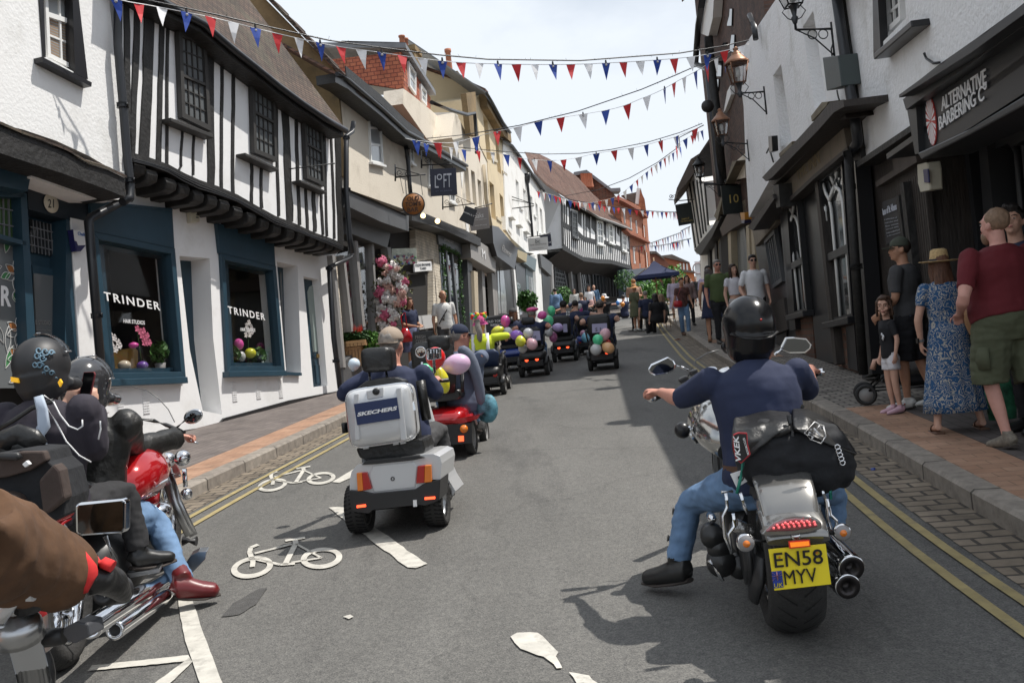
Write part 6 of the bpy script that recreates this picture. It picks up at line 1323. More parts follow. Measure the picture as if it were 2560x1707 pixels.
 if top:
  mb=MB();torso(mb,.022,waist if waist in(.80,.87,.95,1.02,1.09,1.17)else .87,1.49 if sleeve!=0 else 1.40)
  if sleeve!=0:
   for s in(-1,1):
    ra=[(a,(max(r,.044)+.026)if sleeve>=1.9 else r+.011)for a,r in AR_]
    limb(mb,arm[s],ra,t1=.42*sleeve if sleeve<1.5 else .95);mb.ell(sh[s]+Rl@V((-s*.02,0,-.01)),(.068,.066,.062))
  else:
   for s in(-1,1):mb.loft([T((s*.09,.09,1.36)),T((s*.10,.0,1.47)),T((s*.09,-.10,1.30))],.010,n=6)
  mb.xf(M);o=mb.build(topname,top,root,remesh=vox*k if vox<.02 else vox,smooth=1);wrinkle(o,.009 if vox<.013 else .006,7,9,x)
 if shoe:
  for s in(-1,1):
   f=foot[s];a=ank[s];sd=V((f.y,-f.x,0));mb=MB();e_=.012 if boot else 0;mb.loft([a-f*.36+V((0,0,-.045)),a-f*.30+V((0,0,-.030)),a+f*.1+V((0,0,-.024)),a+f*.6+V((0,0,-.024)),a+f*1.05+V((0,0,-.018)),a+f*1.2+V((0,0,-.018))],[(.022,.03),(.040+e_,.050+e_),(.047+e_,.055+e_),(.052+e_,.040+e_),(.045+e_,.030+e_),(.02,.016)],side=sd,n=16)
   mb.loft([a+V((0,0,-.04)),a+V((0,0,.04)),a+(knee[s]-a)*(.26 if boot else .08)],[.047+e_*.6,.045+e_*.6,.050+e_*.3],n=14);mb.xf(M);o=mb.build('shoe',shoe,root,remesh=.010*k if vox<.017 else 0,smooth=1)
   mb=MB();mb.loft([a-f*.36+V((0,0,-.078)),a+f*.1+V((0,0,-.076)),a+f*.65+V((0,0,-.066)),a+f*1.22+V((0,0,-.040))],[(.03,.012),(.045+e_,.012),(.054+e_,.011),(.024,.010)],side=sd,n=14);mb.xf(M);mb.build('sole',S_sole,o)
 kind,hm=hair;hm=hm or HB
 if kind and hat!='helmet':
  mb=MB()
  if kind!='bald':
   mb.ell(Hd((0,-.022,.040)),(.083,.097,.090),Rh,n=18,m=12);mb.ell(Hd((0,.045,.088)),(.055,.042,.03),Rh)
   if kind=='crop':mb=MB();mb.ell(Hd((0,-.026,.036)),(.0815,.096,.0915),Rh,n=18,m=12)
   if kind=='quiff':mb.ell(Hd((0,.05,.105)),(.06,.045,.035),Rh);mb.ell(Hd((.02,.07,.11)),(.04,.03,.025),Rh)
   if kind in('long','shoulder','bob'):
    zl={'long':-.36,'shoulder':-.22,'bob':-.12}[kind]
    mb.loft([Hd((0,-.03,.05)),Hd((0,-.045,-.05)),Hd((0,-.06,-.13)),Hd((0,-.075,-.2))if kind=='long' else Hd((0,-.065,-.15)),Hd((0,-.08,zl*.85)),Hd((.01,-.075,zl))],[(.083,.075),(.090,.062),(.098,.05),(.105,.045),(.085,.035),(.04,.018)],side=Rh@V((1,0,0)),n=16)
    for s in(-1,1):mb.loft([Hd((s*.07,.02,.06)),Hd((s*.082,.015,-.02)),Hd((s*.084,.01,-.11)),Hd((s*.09,.0,zl*.8))],[(.02,.03),(.018,.034),(.02,.03),(.01,.012)],side=Rh@V((1,0,0)),n=10)
   if kind=='bun':mb.ell(Hd((0,-.13,.03)),(.04,.035,.04),Rh)
   if kind=='tail':mb.loft([Hd((0,-.11,.0)),Hd((0,-.14,-.06)),Hd((0,-.13,-.14)),Hd((0,-.11,-.2))],[.03,.035,.03,.01],n=10)
   mb.xf(M);o=mb.build('hair',hm,root,remesh=(.009 if vox<.02 else .014)*k,smooth=1)
   if vox<.017:wrinkle(o,.006,45,8,x*3)
  else:
   mb.loft([Hd((s_*.0,-.075,-.0))for s_ in(0,)]+[Hd((0,-.05,-.045))],[(.074,.03),(.070,.034)],side=Rh@V((1,0,0)),n=14);mb.xf(M);mb.build('hair',hm,root)
 if beard:
  mb=MB();mb.loft([Hd((0,.05,-.055)),Hd((0,.065,-.1)),Hd((0,.07,-.15))],[(.062,.045),(.05,.04),(.02,.02)],side=Rh@V((1,0,0)),n=14);mb.xf(M);mb.build('beard',beard,root,sub=1)
 if hat=='cap' or hat=='capback':
  s_=1 if hat=='cap' else-1
  mb=MB();mb.ell(Hd((0,-.012,.045)),(.088,.105,.092),Rh,n=24,m=14,half=-.012);mb.ell(Hd((0,-.012,.138)),.008,n=8,m=6)
  mb.xf(M);c_=mb.build('cap',hatm,root)
  mb=MB();pts=[]
  for i in range(13):
   a=math.pi*i/12;pts.append(Hd((.082*math.cos(a),s_*(.065+.105*math.sin(a)),.035-.018*math.sin(a)-.02*math.cos(a)**2)))
  mb.prism(pts,Rh@V((0,0,.006)));mb.xf(M);mb.build('peak',hatm,c_)
 if hat in('straw','bucket','sunhat'):
  mb=MB();rb=.19 if hat!='bucket' else .135;hb=.10
  prof=[(.001,hb+.028),(.05,hb+.03),(.078,hb+.012),(.088,.045),(.096,.012),(.12,.004),(rb*.8,-.005),(rb,.012 if hat=='straw' else-.035),(rb,.006 if hat=='straw' else-.04),(.096,.004)]
  c=Hd((0,-.01,.035));mb.lathe(c,Rh@V((0,-.06,1)),[(r,h)for r,h in prof],28);mb.xf(M);c_=mb.build('hat',hatm,root)
  if hat=='straw':mb=MB();mb.lathe(c,Rh@V((0,-.06,1)),[(.0975,.010),(.0935,.032)],28);mb.xf(M);mb.build('hat_band',cloth('hatband',(.03,.03,.04)),c_)
 if hat=='beret':
  mb=MB();mb.ell(Hd((.015,-.02,.10)),(.13,.13,.05),Rh,n=20,m=10);mb.xf(M);mb.build('beret',hatm,root)
 if hat=='helmet':
  mb=MB();mb.ell(Hd((0,-.012,.03)),(.125,.148,.140),Rh,n=36,m=24);mb.loft([Hd((0,-.03,.0)),Hd((0,-.02,-.07)),Hd((0,.0,-.115)),Hd((0,.01,-.135))],[(.122,.135),(.117,.128),(.105,.115),(.088,.10)],side=Rh@V((1,0,0)),n=28);mb.loft([Hd((-.098,.05,-.075)),Hd((-.06,.135,-.09)),Hd((0,.155,-.09)),Hd((.06,.135,-.09)),Hd((.098,.05,-.075))],[.028,.034,.036,.034,.028],n=10)
  mb.xf(M);hl=mb.build('helmet',hatm,root,remesh=.009*k,smooth=3)
  root['_h']=1;del root['_h']
  return root,body,M,Hd,Rh,hl
 return root,body,M,Hd,Rh,None
def top_at(px,py,y,dz=0):
 p=D(px,py,y);g_=zg(y)+dz;return p.x,y,g_,p.z-g_
 # people on the pavements
PAV=.125
def dressmat():
 m=bpy.data.materials.new('blue_paisley_cloth');m.use_nodes=True;nt=m.node_tree;L=nt.links.new;p=nt.nodes['Principled BSDF'];p.inputs['Roughness'].default_value=.8
 g=_n(nt,'ShaderNodeNewGeometry');n=_n(nt,'ShaderNodeTexNoise');n.inputs['Scale'].default_value=13;n.inputs['Detail'].default_value=2;L(g.outputs['Position'],n.inputs['Vector'])
 a=_n(nt,'ShaderNodeVectorMath',operation='MULTIPLY_ADD');a.inputs[1].default_value=(.16,.16,.16);L(n.outputs['Color'],a.inputs[0]);L(g.outputs['Position'],a.inputs[2])
 v=_n(nt,'ShaderNodeTexVoronoi');v.inputs['Scale'].default_value=13;L(a.outputs[0],v.inputs['Vector'])
 mm=_n(nt,'ShaderNodeMath',operation='MULTIPLY');mm.inputs[1].default_value=26;L(v.outputs['Distance'],mm.inputs[0]);s=_n(nt,'ShaderNodeMath',operation='SINE');L(mm.outputs[0],s.inputs[0])
 r=_n(nt,'ShaderNodeValToRGB');r.color_ramp.elements[0].position=.45;r.color_ramp.elements[1].position=.62;r.color_ramp.elements[0].color=(.018,.085,.21,1);r.color_ramp.elements[1].color=(.42,.40,.36,1);r.color_ramp.interpolation='LINEAR'
 L(s.outputs[0],r.inputs[0]);L(r.outputs[0],p.inputs['Base Color']);return m
M_dress=dressmat()
J_den=cloth('denim_blue',(.13,.22,.36),.25,.35,8,vs=6);C_nav=cloth('navy',(.018,.026,.065));C_mar=cloth('maroon',(.12,.010,.016));C_oli=cloth('olive',(.085,.095,.055));C_chr=cloth('charcoal',(.055,.055,.058));C_blk=cloth('black',(.012,.012,.015));C_wht=cloth('white',(.72,.72,.74),.05);C_grn=cloth('green',(.07,.10,.035));C_blu=cloth('blue',(.05,.11,.2));C_lil=cloth('lilac',(.5,.45,.58))
S_wht=mat('white_trainer_leather',(.6,.6,.58),.5);S_brn=mat('brown_leather',(.10,.05,.03),.6);S_blk=mat('black_leather_shoe',(.015,.015,.015),.35);S_gry=mat('grey_brown_trainer',(.18,.16,.13),.7,var=.4,vs=30)
def std(label,px,py,y,dz=PAV,H=None,**k):
 x,yy,z,h=top_at(px,py,y,dz);return person(label,x,yy,z,H=H or h,**k)
 # man in maroon, seen from behind
r,b,M,Hd,Rh,_=std('stocky man in a maroon T-shirt and olive shorts at the right edge',2486,528,6.75,face=10,hy=16,hp=-4,top=C_mar,sleeve=.95,bot=C_oli,bkind='shorts',blen=.52,shoe=S_gry,hair=('crop',HS),bulk=1.7,belly=.05,skin=SK_p,vox=.011,J={'elbowL':(-.40,-.10,1.12),'wristL':(-.26,.16,1.02),'kneeL':(-.14,.06,.50),'ankleL':(-.10,-.02,.085),'kneeR':(.15,-.02,.5),'ankleR':(.17,-.16,.10)},beard=HS,waist=.95)
mm=MB()
for zz in(.62,):
 mm.loft([V((-.235,-.02,.60)),V((-.24,-.02,.68)),V((-.235,-.02,.76))],[(.03,.07),(.035,.075),(.03,.07)],side=V((1,0,0)),n=8)
mm.xf(M);mm.build('cargo_pocket',C_oli,r)
# woman in straw hat and dress
x,y,z,h=top_at(2346,617,7.6,PAV)
r,b,M,Hd,Rh,_=person('woman in a straw hat and long blue paisley dress walking away',x,y,z,H=h-.065,face=-8,hy=12,top=M_dress,sleeve=.75,topname='dress_top',bot=M_dress,bkind='skirt',blen=.20,shoe=None,hair=('long',HA),hat='straw',hatm=mat('straw',(.50,.35,.17),.8,var=.25,vs=60,bump=.5,bs=90),skin=SK_l,vox=.010,bulk=.92,waist=.95,J={'elbowL':(-.27,-.02,1.13),'wristL':(-.25,.03,.90),'ankleL':(-.20,-.06,.085),'kneeL':(-.13,.02,.5),'ankleR':(.24,.02,.085),'kneeR':(.15,.05,.5),'elbowR':(.26,.06,1.15),'wristR':(.22,.26,1.08)})
for s in(-1,1):
 a=V((-.20,-.06,.085))if s<0 else V((.24,.02,.085));mb=MB();mb.loft([a+V((0,-.07,-.085)),a+V((0,.05,-.085)),a+V((0,.21,-.085))],[(.045,.022),(.048,.02),(.05,.018)],side=V((1,0,0)),n=14);mb.xf(M);sn=mb.build('sandal',S_brn,r)
 mb=MB();mb.torus(a+V((0,.09,-.045)),.045,.008,(0,1,.3),16,6,0,2*math.pi);mb.xf(M);mb.build('strap',S_brn,sn)
mb=MB();w=V((-.252,.025,.925));mb.lathe(w,(0.05,.15,-1),[(.034,-.012),(.036,0),(.034,.012)],14);mb.xf(M);mb.build('watch_strap',mat('watch_grey',(.16,.17,.18),.5),r);mb=MB();mb.box(M@(w+V((-.033,-.012,0))),(.012,.035,.04));mb.build('watch',S_blk,r)
bg=thing('shoulder_bag','tan leather shoulder bag hanging at the hip between the dress and the maroon T-shirt','bag',D(2440,790,7.2))
c=D(2440,795,7.15);mb=MB();mb.loft([c+V((0,0,.13)),c+V((.0,0,.10)),c+V((.02,0,-.02)),c+V((.06,0,-.15)),c+V((.08,0,-.19))],[(.05,.03),(.10,.05),(.13,.06),(.10,.055),(.04,.03)],side=V((1,.15,0)),n=16);mb.build('pouch',mat('tan_leather',(.30,.16,.075),.55,bump=.3,bs=12),bg,sub=1)
mb=MB();mb.tube([c+V((-.07,0,.09)),c+V((-.03,-.02,.17)),c+V((.03,-.02,.18)),c+V((.09,0,.08))],.012,6);mb.build('strap',mat('tan_leather'),bg)
# man with cap and stroller
x,y,z,h=top_at(2250,592,9.0,PAV)
r,b,M,Hd,Rh,_=person('man in a green cap, dark grey polo shirt and black shorts pushing a pushchair',x,y,z,H=h-.03,face=48,hy=38,hp=-3,top=C_chr,sleeve=.95,bot=C_blk,bkind='shorts',blen=.50,shoe=S_wht,hair=('crop',HB),hat='cap',hatm=cloth('cap_green',(.06,.068,.05)),skin=SK_t,vox=.011,bulk=1.25,waist=.95,J={'elbowL':(-.25,.02,1.14),'wristL':(-.16,.24,1.0),'elbowR':(.25,.05,1.14),'wristR':(.14,.30,1.0),'kneeL':(-.11,.06,.5),'ankleL':(-.12,.05,.085),'ankleR':(.12,-.16,.09),'kneeR':(.11,-.03,.5)})
mb=MB();mb.loft([V((0,-.008,.955)),V((0,-.008,.995))],[(.205,.145),(.20,.143)],side=V((1,0,0)),n=24,cap=False);mb.xf(M);mb.build('belt',cloth('belt_blue',(.06,.08,.14),.6,vs=40),r)
for s,a in((-1,V((-.12,.05,.085))),):
 mb=MB();
 for q in(-1,1):mb.tube([a+V((-.06,.01,-.02)),a+V((-.058,.05,-.06)),a+V((-.056,.09,-.01))],.008,5)
 mb.xf(M);mb.build('shoe_stripe',mat('orange_red',(.6,.07,.02),.5),r)
 # little girl
x,y,z,h=top_at(2212,757,8.84,PAV)
r,b,M,Hd,Rh,_=person('little girl in a black T-shirt and white shorts looking back over her shoulder',x,y,z,H=h,face=95,hy=52,hs=1.42,top=C_blk,sleeve=.95,bot=cloth('white_pink_print',(.66,.64,.66),.06),bkind='shorts',blen=.28,shoe=mat('pink_sandal',(.55,.35,.42),.5),hair=('bob',mat('hair_child',(.07,.035,.02),.55,var=.4,vs=30,bump=.4,bs=60,stretch=(4,4,.6))),skin=SK_l,vox=.013,bulk=.85,J={'elbowL':(-.26,-.01,1.16),'wristL':(-.27,.05,.92)},waist=.87)
mb=MB();
for q in((-.02,.128,1.22),(.02,.128,1.25),(0,.128,1.19)):mb.lathe(V(q)+V((-.07,0,0)),(0,1,.0),[(.001,.0),(.035,.0),(.001,.012)],8)
mb.xf(M);mb.build('shirt_print',C_wht,r)
# pushchair
ps_=thing('pushchair','black folding pushchair with a grey hood behind the little girl','pushchair',G(2285,1005,PAV))
c=G(2285,1000,PAV);Bk=MB();u=V((-.95,.3,0));v=V((.3,.95,0));P=lambda a,b,z:c+u*a+v*b+V((0,0,z))
for q in(-.22,.22):
 Bk.tube([P(.42,q,.14),P(.1,q,.42),P(-.28,q,.75),P(-.45,q,1.02)],.014,6);Bk.tube([P(-.32,q,.12),P(-.05,q,.45),P(.25,q,.60)],.013,6);Bk.tube([P(.42,q,.14),P(-.32,q,.14)],.012,6)
Bk.tube([P(-.45,-.22,1.02),P(-.45,.22,1.02)],.016,6);Bk.build('frame',M_blkp,ps_)
mb=MB();mb.loft([P(-.30,0,.20),P(0,0,.20),P(.28,0,.24)],[(.2,.04),(.2,.06),(.19,.04)],side=v,n=12);mb.build('basket',C_blk,ps_)
mb=MB();mb.loft([P(.30,0,.42),P(.05,0,.42),P(-.12,0,.55),P(-.25,0,.9)],[(.17,.03),(.18,.035),(.18,.035),(.17,.03)],side=v,n=12);mb.build('seat',C_blk,ps_)
mb=MB();mb.ell(P(-.12,0,.92),(.24,.20,.16));mb.build('hood',cloth('brown_grey',(.13,.11,.09)),ps_)
for a,q in((.45,-.22),(.45,.22),(-.33,-.24),(-.33,.24)):
 mb=MB();mb.torus(P(a,q,.105),.085,.020,v,22,8);wl=mb.build('wheel',mat('wheel_rubber',(.02,.02,.02),.7),ps_);mb=MB();mb.lathe(P(a,q,.105)-v*.008,v,[(.001,0),(.07,0),(.07,.016),(.001,.016)],16);mb.build('hub',M_gry2,wl)
mb=MB();mb.loft([P(.20,-.08,.47),P(.33,-.08,.42),P(.36,-.08,.34)],[.035,.03,.03],n=10);mb.build('infant_legs',SK_l,ps_)
# young man at the edge
std('young man with a dark quiff and navy top behind the maroon T-shirt',2532,522,7.25,face=100,hy=40,hp=-8,top=C_nav,sleeve=.95,bot=C_blk,shoe=S_blk,hair=('quiff',HK),skin=SK_l,vox=.012)
tb=thing('carrier_bag','green, red and blue patterned shopping bag beside the olive shorts','bag',D(2495,1010,7.6));c=D(2500,985,7.7);mb=MB();mb.loft([c+V((0,0,.18)),c,c-V((0,0,.2))],[(.08,.04),(.13,.07),(.11,.06)],side=V((1,0,0)),n=14);mb.build('sack',mat('multicolour_bag',(.05,.22,.12),.4,var=.9,vs=7),tb);mb=MB();mb.tube([c+V((-.05,0,.17)),c+V((-.02,0,.30)),c+V((.05,0,.17))],.008,5);mb.build('handle',M_blk,tb)
# group by the inn
std('young man in a white T-shirt and sunglasses by the brown shop front',1879,637,18.6,H=1.78,face=178,top=C_wht,sleeve=1.0,bot=C_blk,hair=('short',HK),glasses=True,skin=SK_l,shoe=S_wht,vox=.015,bulk=.95,J={'wristR':(.22,.14,.93),'wristL':(-.24,.1,.9),'elbowR':(.28,-.02,1.14)})
std('girl in a white crop top with sunglasses on her long brown hair',1832,668,19.8,H=1.66,face=195,top=cloth('white_vest',(.66,.64,.68),.05),sleeve=.62,waist=1.09,bot=cloth('pale_trousers',(.4,.38,.36)),hair=('long',HB),shoe=S_wht,vox=.015,bulk=.85,hr=8)
std('grey haired man in a green T-shirt and sunglasses',1790,649,20.8,H=1.80,face=185,top=C_grn,sleeve=.98,bot=C_blk,hair=('short',HG),glasses=True,skin=SK_r,shoe=S_blk,vox=.015,bulk=1.3,belly=.02)
r=std('woman in a strappy navy sundress with tied hair seen from behind',1770,688,21.6,H=1.64,face=-12,hy=-25,top=C_nav,sleeve=0,bot=C_nav,bkind='skirt',blen=.58,hair=('shoulder',HGD),skin=SK_t,shoe=mat('tan_sandal',(.30,.17,.1),.6),vox=.015,bulk=.9,J={'elbowR':(.29,0,1.15),'wristR':(.33,.08,.93)})
std('person in a lilac striped top half hidden behind the navy sundress',1769,671,22.6,H=1.72,face=170,top=cloth('lilac_stripe',(.5,.42,.55),.3,vs=1,stretch=(.1,.1,22)),sleeve=1,bot=C_blk,hair=('short',HK),shoe=S_blk,vox=.018)
r,b,M,*_=std('woman in a floral blouse and blue jeans walking with a small red bag',1701,695,27.8,dz=.0,H=1.66,face=188,hy=8,top=cloth('floral_dark',(.10,.045,.04),.9,vs=9),sleeve=.8,bot=J_den,hair=('bun',HK),shoe=S_brn,skin=SK_t,vox=.018,bulk=.85,J={'ankleL':(-.05,.12,.09),'kneeL':(-.07,.13,.5),'ankleR':(.06,-.1,.1),'wristR':(.30,-.1,.92),'wristL':(-.24,.16,.92)})
rb_=thing('red_bag','small red handbag carried by the woman in the floral blouse','bag',D(1695,760,27.5));mb=MB();mb.loft([D(1695,752,27.6),D(1695,760,27.6),D(1695,768,27.6)],[(.10,.05),(.13,.07),(.11,.05)],side=V((1,0,0)),n=12);mb.build('pouch',mat('red_leather',(.45,.02,.03),.4),rb_);mb=MB();mb.tube([D(1690,752,27.6),D(1702,718,27.6)],.01,5);mb.build('strap',mat('red_leather'),rb_)
std('person with long brown hair just behind the floral blouse',1717,709,31,face=185,top=cloth('dusky',(.28,.2,.2)),sleeve=1.9,bot=C_blk,hair=('long',HB),shoe=S_blk,vox=.02,H=1.62)
std('woman in a pale grey dress far up the right pavement',1683,705,36,face=180,H=1.68,top=C_lil,sleeve=1.9,bot=C_lil,bkind='skirt',blen=.5,hair=('bun',HB),shoe=S_wht,vox=.02,bulk=.85)
std('person in black shorts and T-shirt carrying a pale bundle far down the right pavement',1739,706,56,H=1.7,face=175,top=C_blk,sleeve=.9,bot=C_blk,bkind='shorts',hair=('short',HS),shoe=S_blk,vox=.026)
std('distant walker in dark clothes beside the event banner',1727,712,66,H=1.7,face=180,top=C_chr,sleeve=1.9,bot=C_blk,hair=('short',HB),shoe=S_blk,vox=.03)
# left pavement
r,b,M,*_=std('smiling woman in a navy top and blue skirt looking at her hands outside the florist',1019,741,21.2,H=1.66,face=-128,hy=-12,top=C_nav,sleeve=.95,bot=cloth('blue_pink_skirt',(.13,.15,.26),.5,vs=5),bkind='skirt',blen=.50,hair=('long',HA),skin=SK_t,shoe=S_brn,vox=.015,bulk=.95,J={'elbowL':(-.25,-.0,1.14),'wristL':(-.08,.25,1.10),'elbowR':(.25,0,1.14),'wristR':(.10,.26,1.08)})
rd=thing('red_handbag','large shiny red handbag hanging from the arm of the woman in navy','bag',D(1012,830,20.9));c=D(1014,838,20.85);mb=MB();mb.loft([c+V((0,0,.16)),c,c-V((0,0,.15))],[(.06,.04),(.13,.07),(.15,.07)],side=V((1,.2,0)),n=14);mb.build('pouch',mat('red_patent',(.38,.012,.02),.2),rd);mb=MB();mb.tube([c+V((-.05,0,.15)),c+V((-.06,0,.42)),c+V((.02,.1,.50)),c+V((.05,0,.15))],.012,6);mb.build('strap',mat('red_patent'),rd)
r,b,M,*_=std('balding man in a white printed T-shirt with a dark shoulder strap by the passage',1105,734,22.2,H=1.76,face=192,hy=25,top=cloth('white_tee',(.66,.66,.64),.05),sleeve=1,bot=C_chr,hair=('bald',HB),skin=SK_t,shoe=S_blk,vox=.015,bulk=1.05)
mb=MB();mb.tube([V((-.14,.05,1.45)),V((-.05,.14,1.3)),V((.08,.145,1.12)),V((.15,.1,1.0))],.012,6);mb.tube([V((.02,.150,1.20)),V((.05,.145,1.08))],.03,6);mb.xf(M);mb.build('shoulder_strap',S_blk,r)
std('woman in a grey top and sunglasses standing before the dark shop',1435,727,49,H=1.66,face=190,top=cloth('pale_grey',(.42,.42,.40)),sleeve=1.9,bot=C_blk,hair=('long',HB),glasses=True,shoe=S_blk,vox=.022)
std('woman in a white blouse and long pink skirt standing up the street',1472,722,50,H=1.72,face=180,top=C_wht,sleeve=.95,bot=cloth('dusty_pink',(.48,.28,.26)),bkind='skirt',blen=.15,hair=('long',HA),glasses=True,shoe=S_brn,vox=.022)
std('bald man in a blue shirt with a rucksack behind the pink skirt',1484,718,53,H=1.78,face=190,top=C_blu,sleeve=1.9,bot=C_chr,hair=('bald',HG),shoe=S_blk,vox=.022)
std('person in a denim jacket seen from behind left of the parade',1388,732,42,H=1.72,face=20,top=J_den,sleeve=1.95,bot=C_blk,hair=('short',HK),shoe=S_blk,vox=.022,bulk=1.2)
std('bearded man in a tan cap and tan T-shirt standing by the cafe tables',1582,697,37,dz=.02,H=1.82,face=185,top=cloth('tan_tee',(.36,.22,.16)),sleeve=1,bot=cloth('khaki',(.3,.24,.15)),bkind='shorts',hair=('short',HG),hat='cap',hatm=cloth('cap_orange',(.42,.2,.07)),beard=HG,skin=SK_t,shoe=S_wht,vox=.02,bulk=1.3,belly=.03,J={'wristL':(-.08,.25,1.15),'wristR':(.08,.25,1.15)})
std('woman in a straw sunhat and olive dress beside the man in the tan cap',1583,715,33.5,dz=.0,H=1.62,face=-60,top=C_oli,sleeve=1,bot=C_oli,bkind='skirt',blen=.55,hair=('short',HS),hat='sunhat',hatm=mat('orange_straw',(.50,.25,.10),.8),skin=SK_t,shoe=S_wht,vox=.02,bulk=1.15,J={'wristL':(-.1,.3,1.2),'wristR':(.1,.3,1.2)})
def sitter(label,px,py,y,face,zseat=.46,dz=.0,**k):
 x,yy,z,h=top_at(px,py,y,dz);s=k.pop('s',1.);
 J=dict(knee=(.12,.44,zseat+.07),ankle=(.12,.50,.09));J.update(k.pop('J',{}))
 return person(label,x,yy,p_z(px,py,y)-(zseat+.10+.85)*s if k.pop('fit',True)else z,H=1.75*s,face=face,pelvis=(0,0,zseat+.10),J=J,**k)
def p_z(px,py,y):return D(px,py,y).z
sitter('white haired man in navy sitting at the cafe table',1612,725,33,10,top=C_nav,sleeve=1,bot=C_blk,hair=('short',HG),shoe=S_blk,vox=.02,bulk=1.2)
sitter('person in black with dark hair sitting at the cafe table',1637,731,31,20,top=C_blk,sleeve=1,bot=C_blk,hair=('bob',HK),shoe=S_blk,vox=.02,bulk=1.2)
sitter('blonde woman in black sitting at the cafe table',1652,733,32,60,top=C_chr,sleeve=1,bot=C_blk,hair=('shoulder',HS),shoe=S_blk,vox=.02)
# umbrella, tables and chairs
um=thing('cafe_parasol','large navy blue square parasol over the cafe tables','parasol',V((D(1640,700,50).x,50,zg(50))))
c=V((D(1642,640,50).x,50,0));zt=D(1642,660,50).z;ze_=D(1642,687,50).z;hw=(D(1691,680,50)-D(1587,690,50)).length/2*1.0;xc=D(1638,685,50).x
mb=MB();n=4;k_=[V((xc+hw*a,50+hw*b*.9,ze_))for a,b in((-1,-1),(1,-1),(1,1),(-1,1))];tp=V((xc,50,zt+.2))
for i in range(4):
 j=(i+1)%4;pr=[];N=6
 for q in range(N+1):
  a=k_[i]+(k_[j]-k_[i])*(q/N);row=[tp+(a-tp)*(t/6)+V((0,0,-.10*math.sin(math.pi*t/6)))for t in range(7)];pr.append(row)
 for q in range(N):mb.strip(pr[q],pr[q+1])
 mb.strip([k_[i],k_[j]],[k_[i]-V((0,0,.18)),k_[j]-V((0,0,.18))])
mb.build('canopy',mat('parasol_navy',(.006,.013,.055),.8),um);mb=MB();mb.tube([(xc,50,zg(50)),(xc,50,zt+.35)],.035,8);mb.build('pole',mat('parasol_wood',(.30,.18,.09),.6),um)
mb=MB();
for kk in k_:mb.tube([tp-V((0,0,.1)),kk-V((0,0,.02))],.015,5)
mb.build('ribs',mat('parasol_wood'),um)
mb=MB();mb.box((xc,50,zg(50)+.06),(.7,.7,.12));mb.build('base',M_blk,um,bevel=.02)
M_rat=mat('rattan',(.42,.30,.16),.6);M_dgr=mat('chair_green',(.012,.035,.03),.5)
def chair(label,x,y,rz):
 t=thing('cafe_chair',label,'chair',(x,y,zg(y)),'cafe chairs at the roadside',rz=rz);OFF[t.name]=V((0,0,0))
 mb=MB();mb.loft([(0,-.2,.45),(0,.2,.46)],[(.22,.03),(.22,.03)],side=V((1,0,0)),n=14);mb.build('seat',M_dgr,t)
 mb=MB();mb.loft([(0,-.2,.46),(0,-.25,.70),(0,-.28,.88)],[(.20,.025),(.22,.025),(.18,.02)],side=V((1,0,0)),n=14);mb.build('backrest',M_dgr,t)
 for a,b in((-1,-1),(1,-1),(1,1),(-1,1)):mb=MB();mb.tube([(a*.17,b*.16,.45),(a*.21,b*.22,0)],.013,6);mb.build('leg',M_rat,t)
 return t
def table(label,x,y,rz,w=1.3):
 t=thing('cafe_table',label,'table',(x,y,zg(y)),'bamboo cafe tables',rz=rz);OFF[t.name]=V((0,0,0))
 mb=MB();
 for k in range(7):mb.box((-w/2+w*(k+.5)/7,0,.74),(w/7-.012,.75,.035))
 mb.build('tabletop',M_rat,t)
 for a,b in((-1,-1),(1,-1),(1,1),(-1,1)):mb=MB();mb.tube([(a*w*.42,b*.3,.72),(a*w*.42,b*.3,0)],.02,6);mb.build('leg',M_rat,t)
for i,(px,py,rz,lb)in enumerate(((1602,826,30,'green padded cafe chair nearest the road'),(1638,822,-20,'green padded cafe chair in the middle of the row'),(1672,820,200,'green padded cafe chair facing the table at the right end'),(1622,812,160,'green padded cafe chair across the bamboo table'))):
 p=G(px,py);chair(lb,p.x,p.y,R(rz))
for i,(px,py,lb)in enumerate(((1625,815,'slatted bamboo cafe table beside the road'),(1662,806,'second slatted bamboo table nearer the pavement'))):p=G(px,py);table(lb,p.x,p.y,R(8))
bp=thing('barrier_post','black cafe barrier post with a flat foot at the road side','post',G(1584,828));p=G(1584,828);mb=MB();mb.tube([p,p+V((0,0,.95))],.03,8);mb.build('pole',M_blkp,bp);mb=MB();mb.lathe(p,(0,0,1),[(.18,0),(.18,.03),(.03,.04)],16);mb.build('foot',M_blkp,bp)
bt=thing('cafe_tree','bright green small tree behind the parasol','tree',(D(1655,700,62).x,62,zg(62)));c=D(1655,705,62);mb=MB();rr=random.Random(8);
for q in range(7):leaves(mb,c+V((rr.uniform(-1.4,1.4),rr.uniform(-1,1),rr.uniform(-1,1.3))),(.8,.8,.7),260,.16,rr)
mb.build('crown',mat('leaf_bright',(.10,.24,.04),.6,var=.4,vs=4),bt);mb=MB();mb.tube([(c.x,62,zg(62)),(c.x,62,c.z)],[.12,.05],8);mb.build('trunk',M_brn,bt)
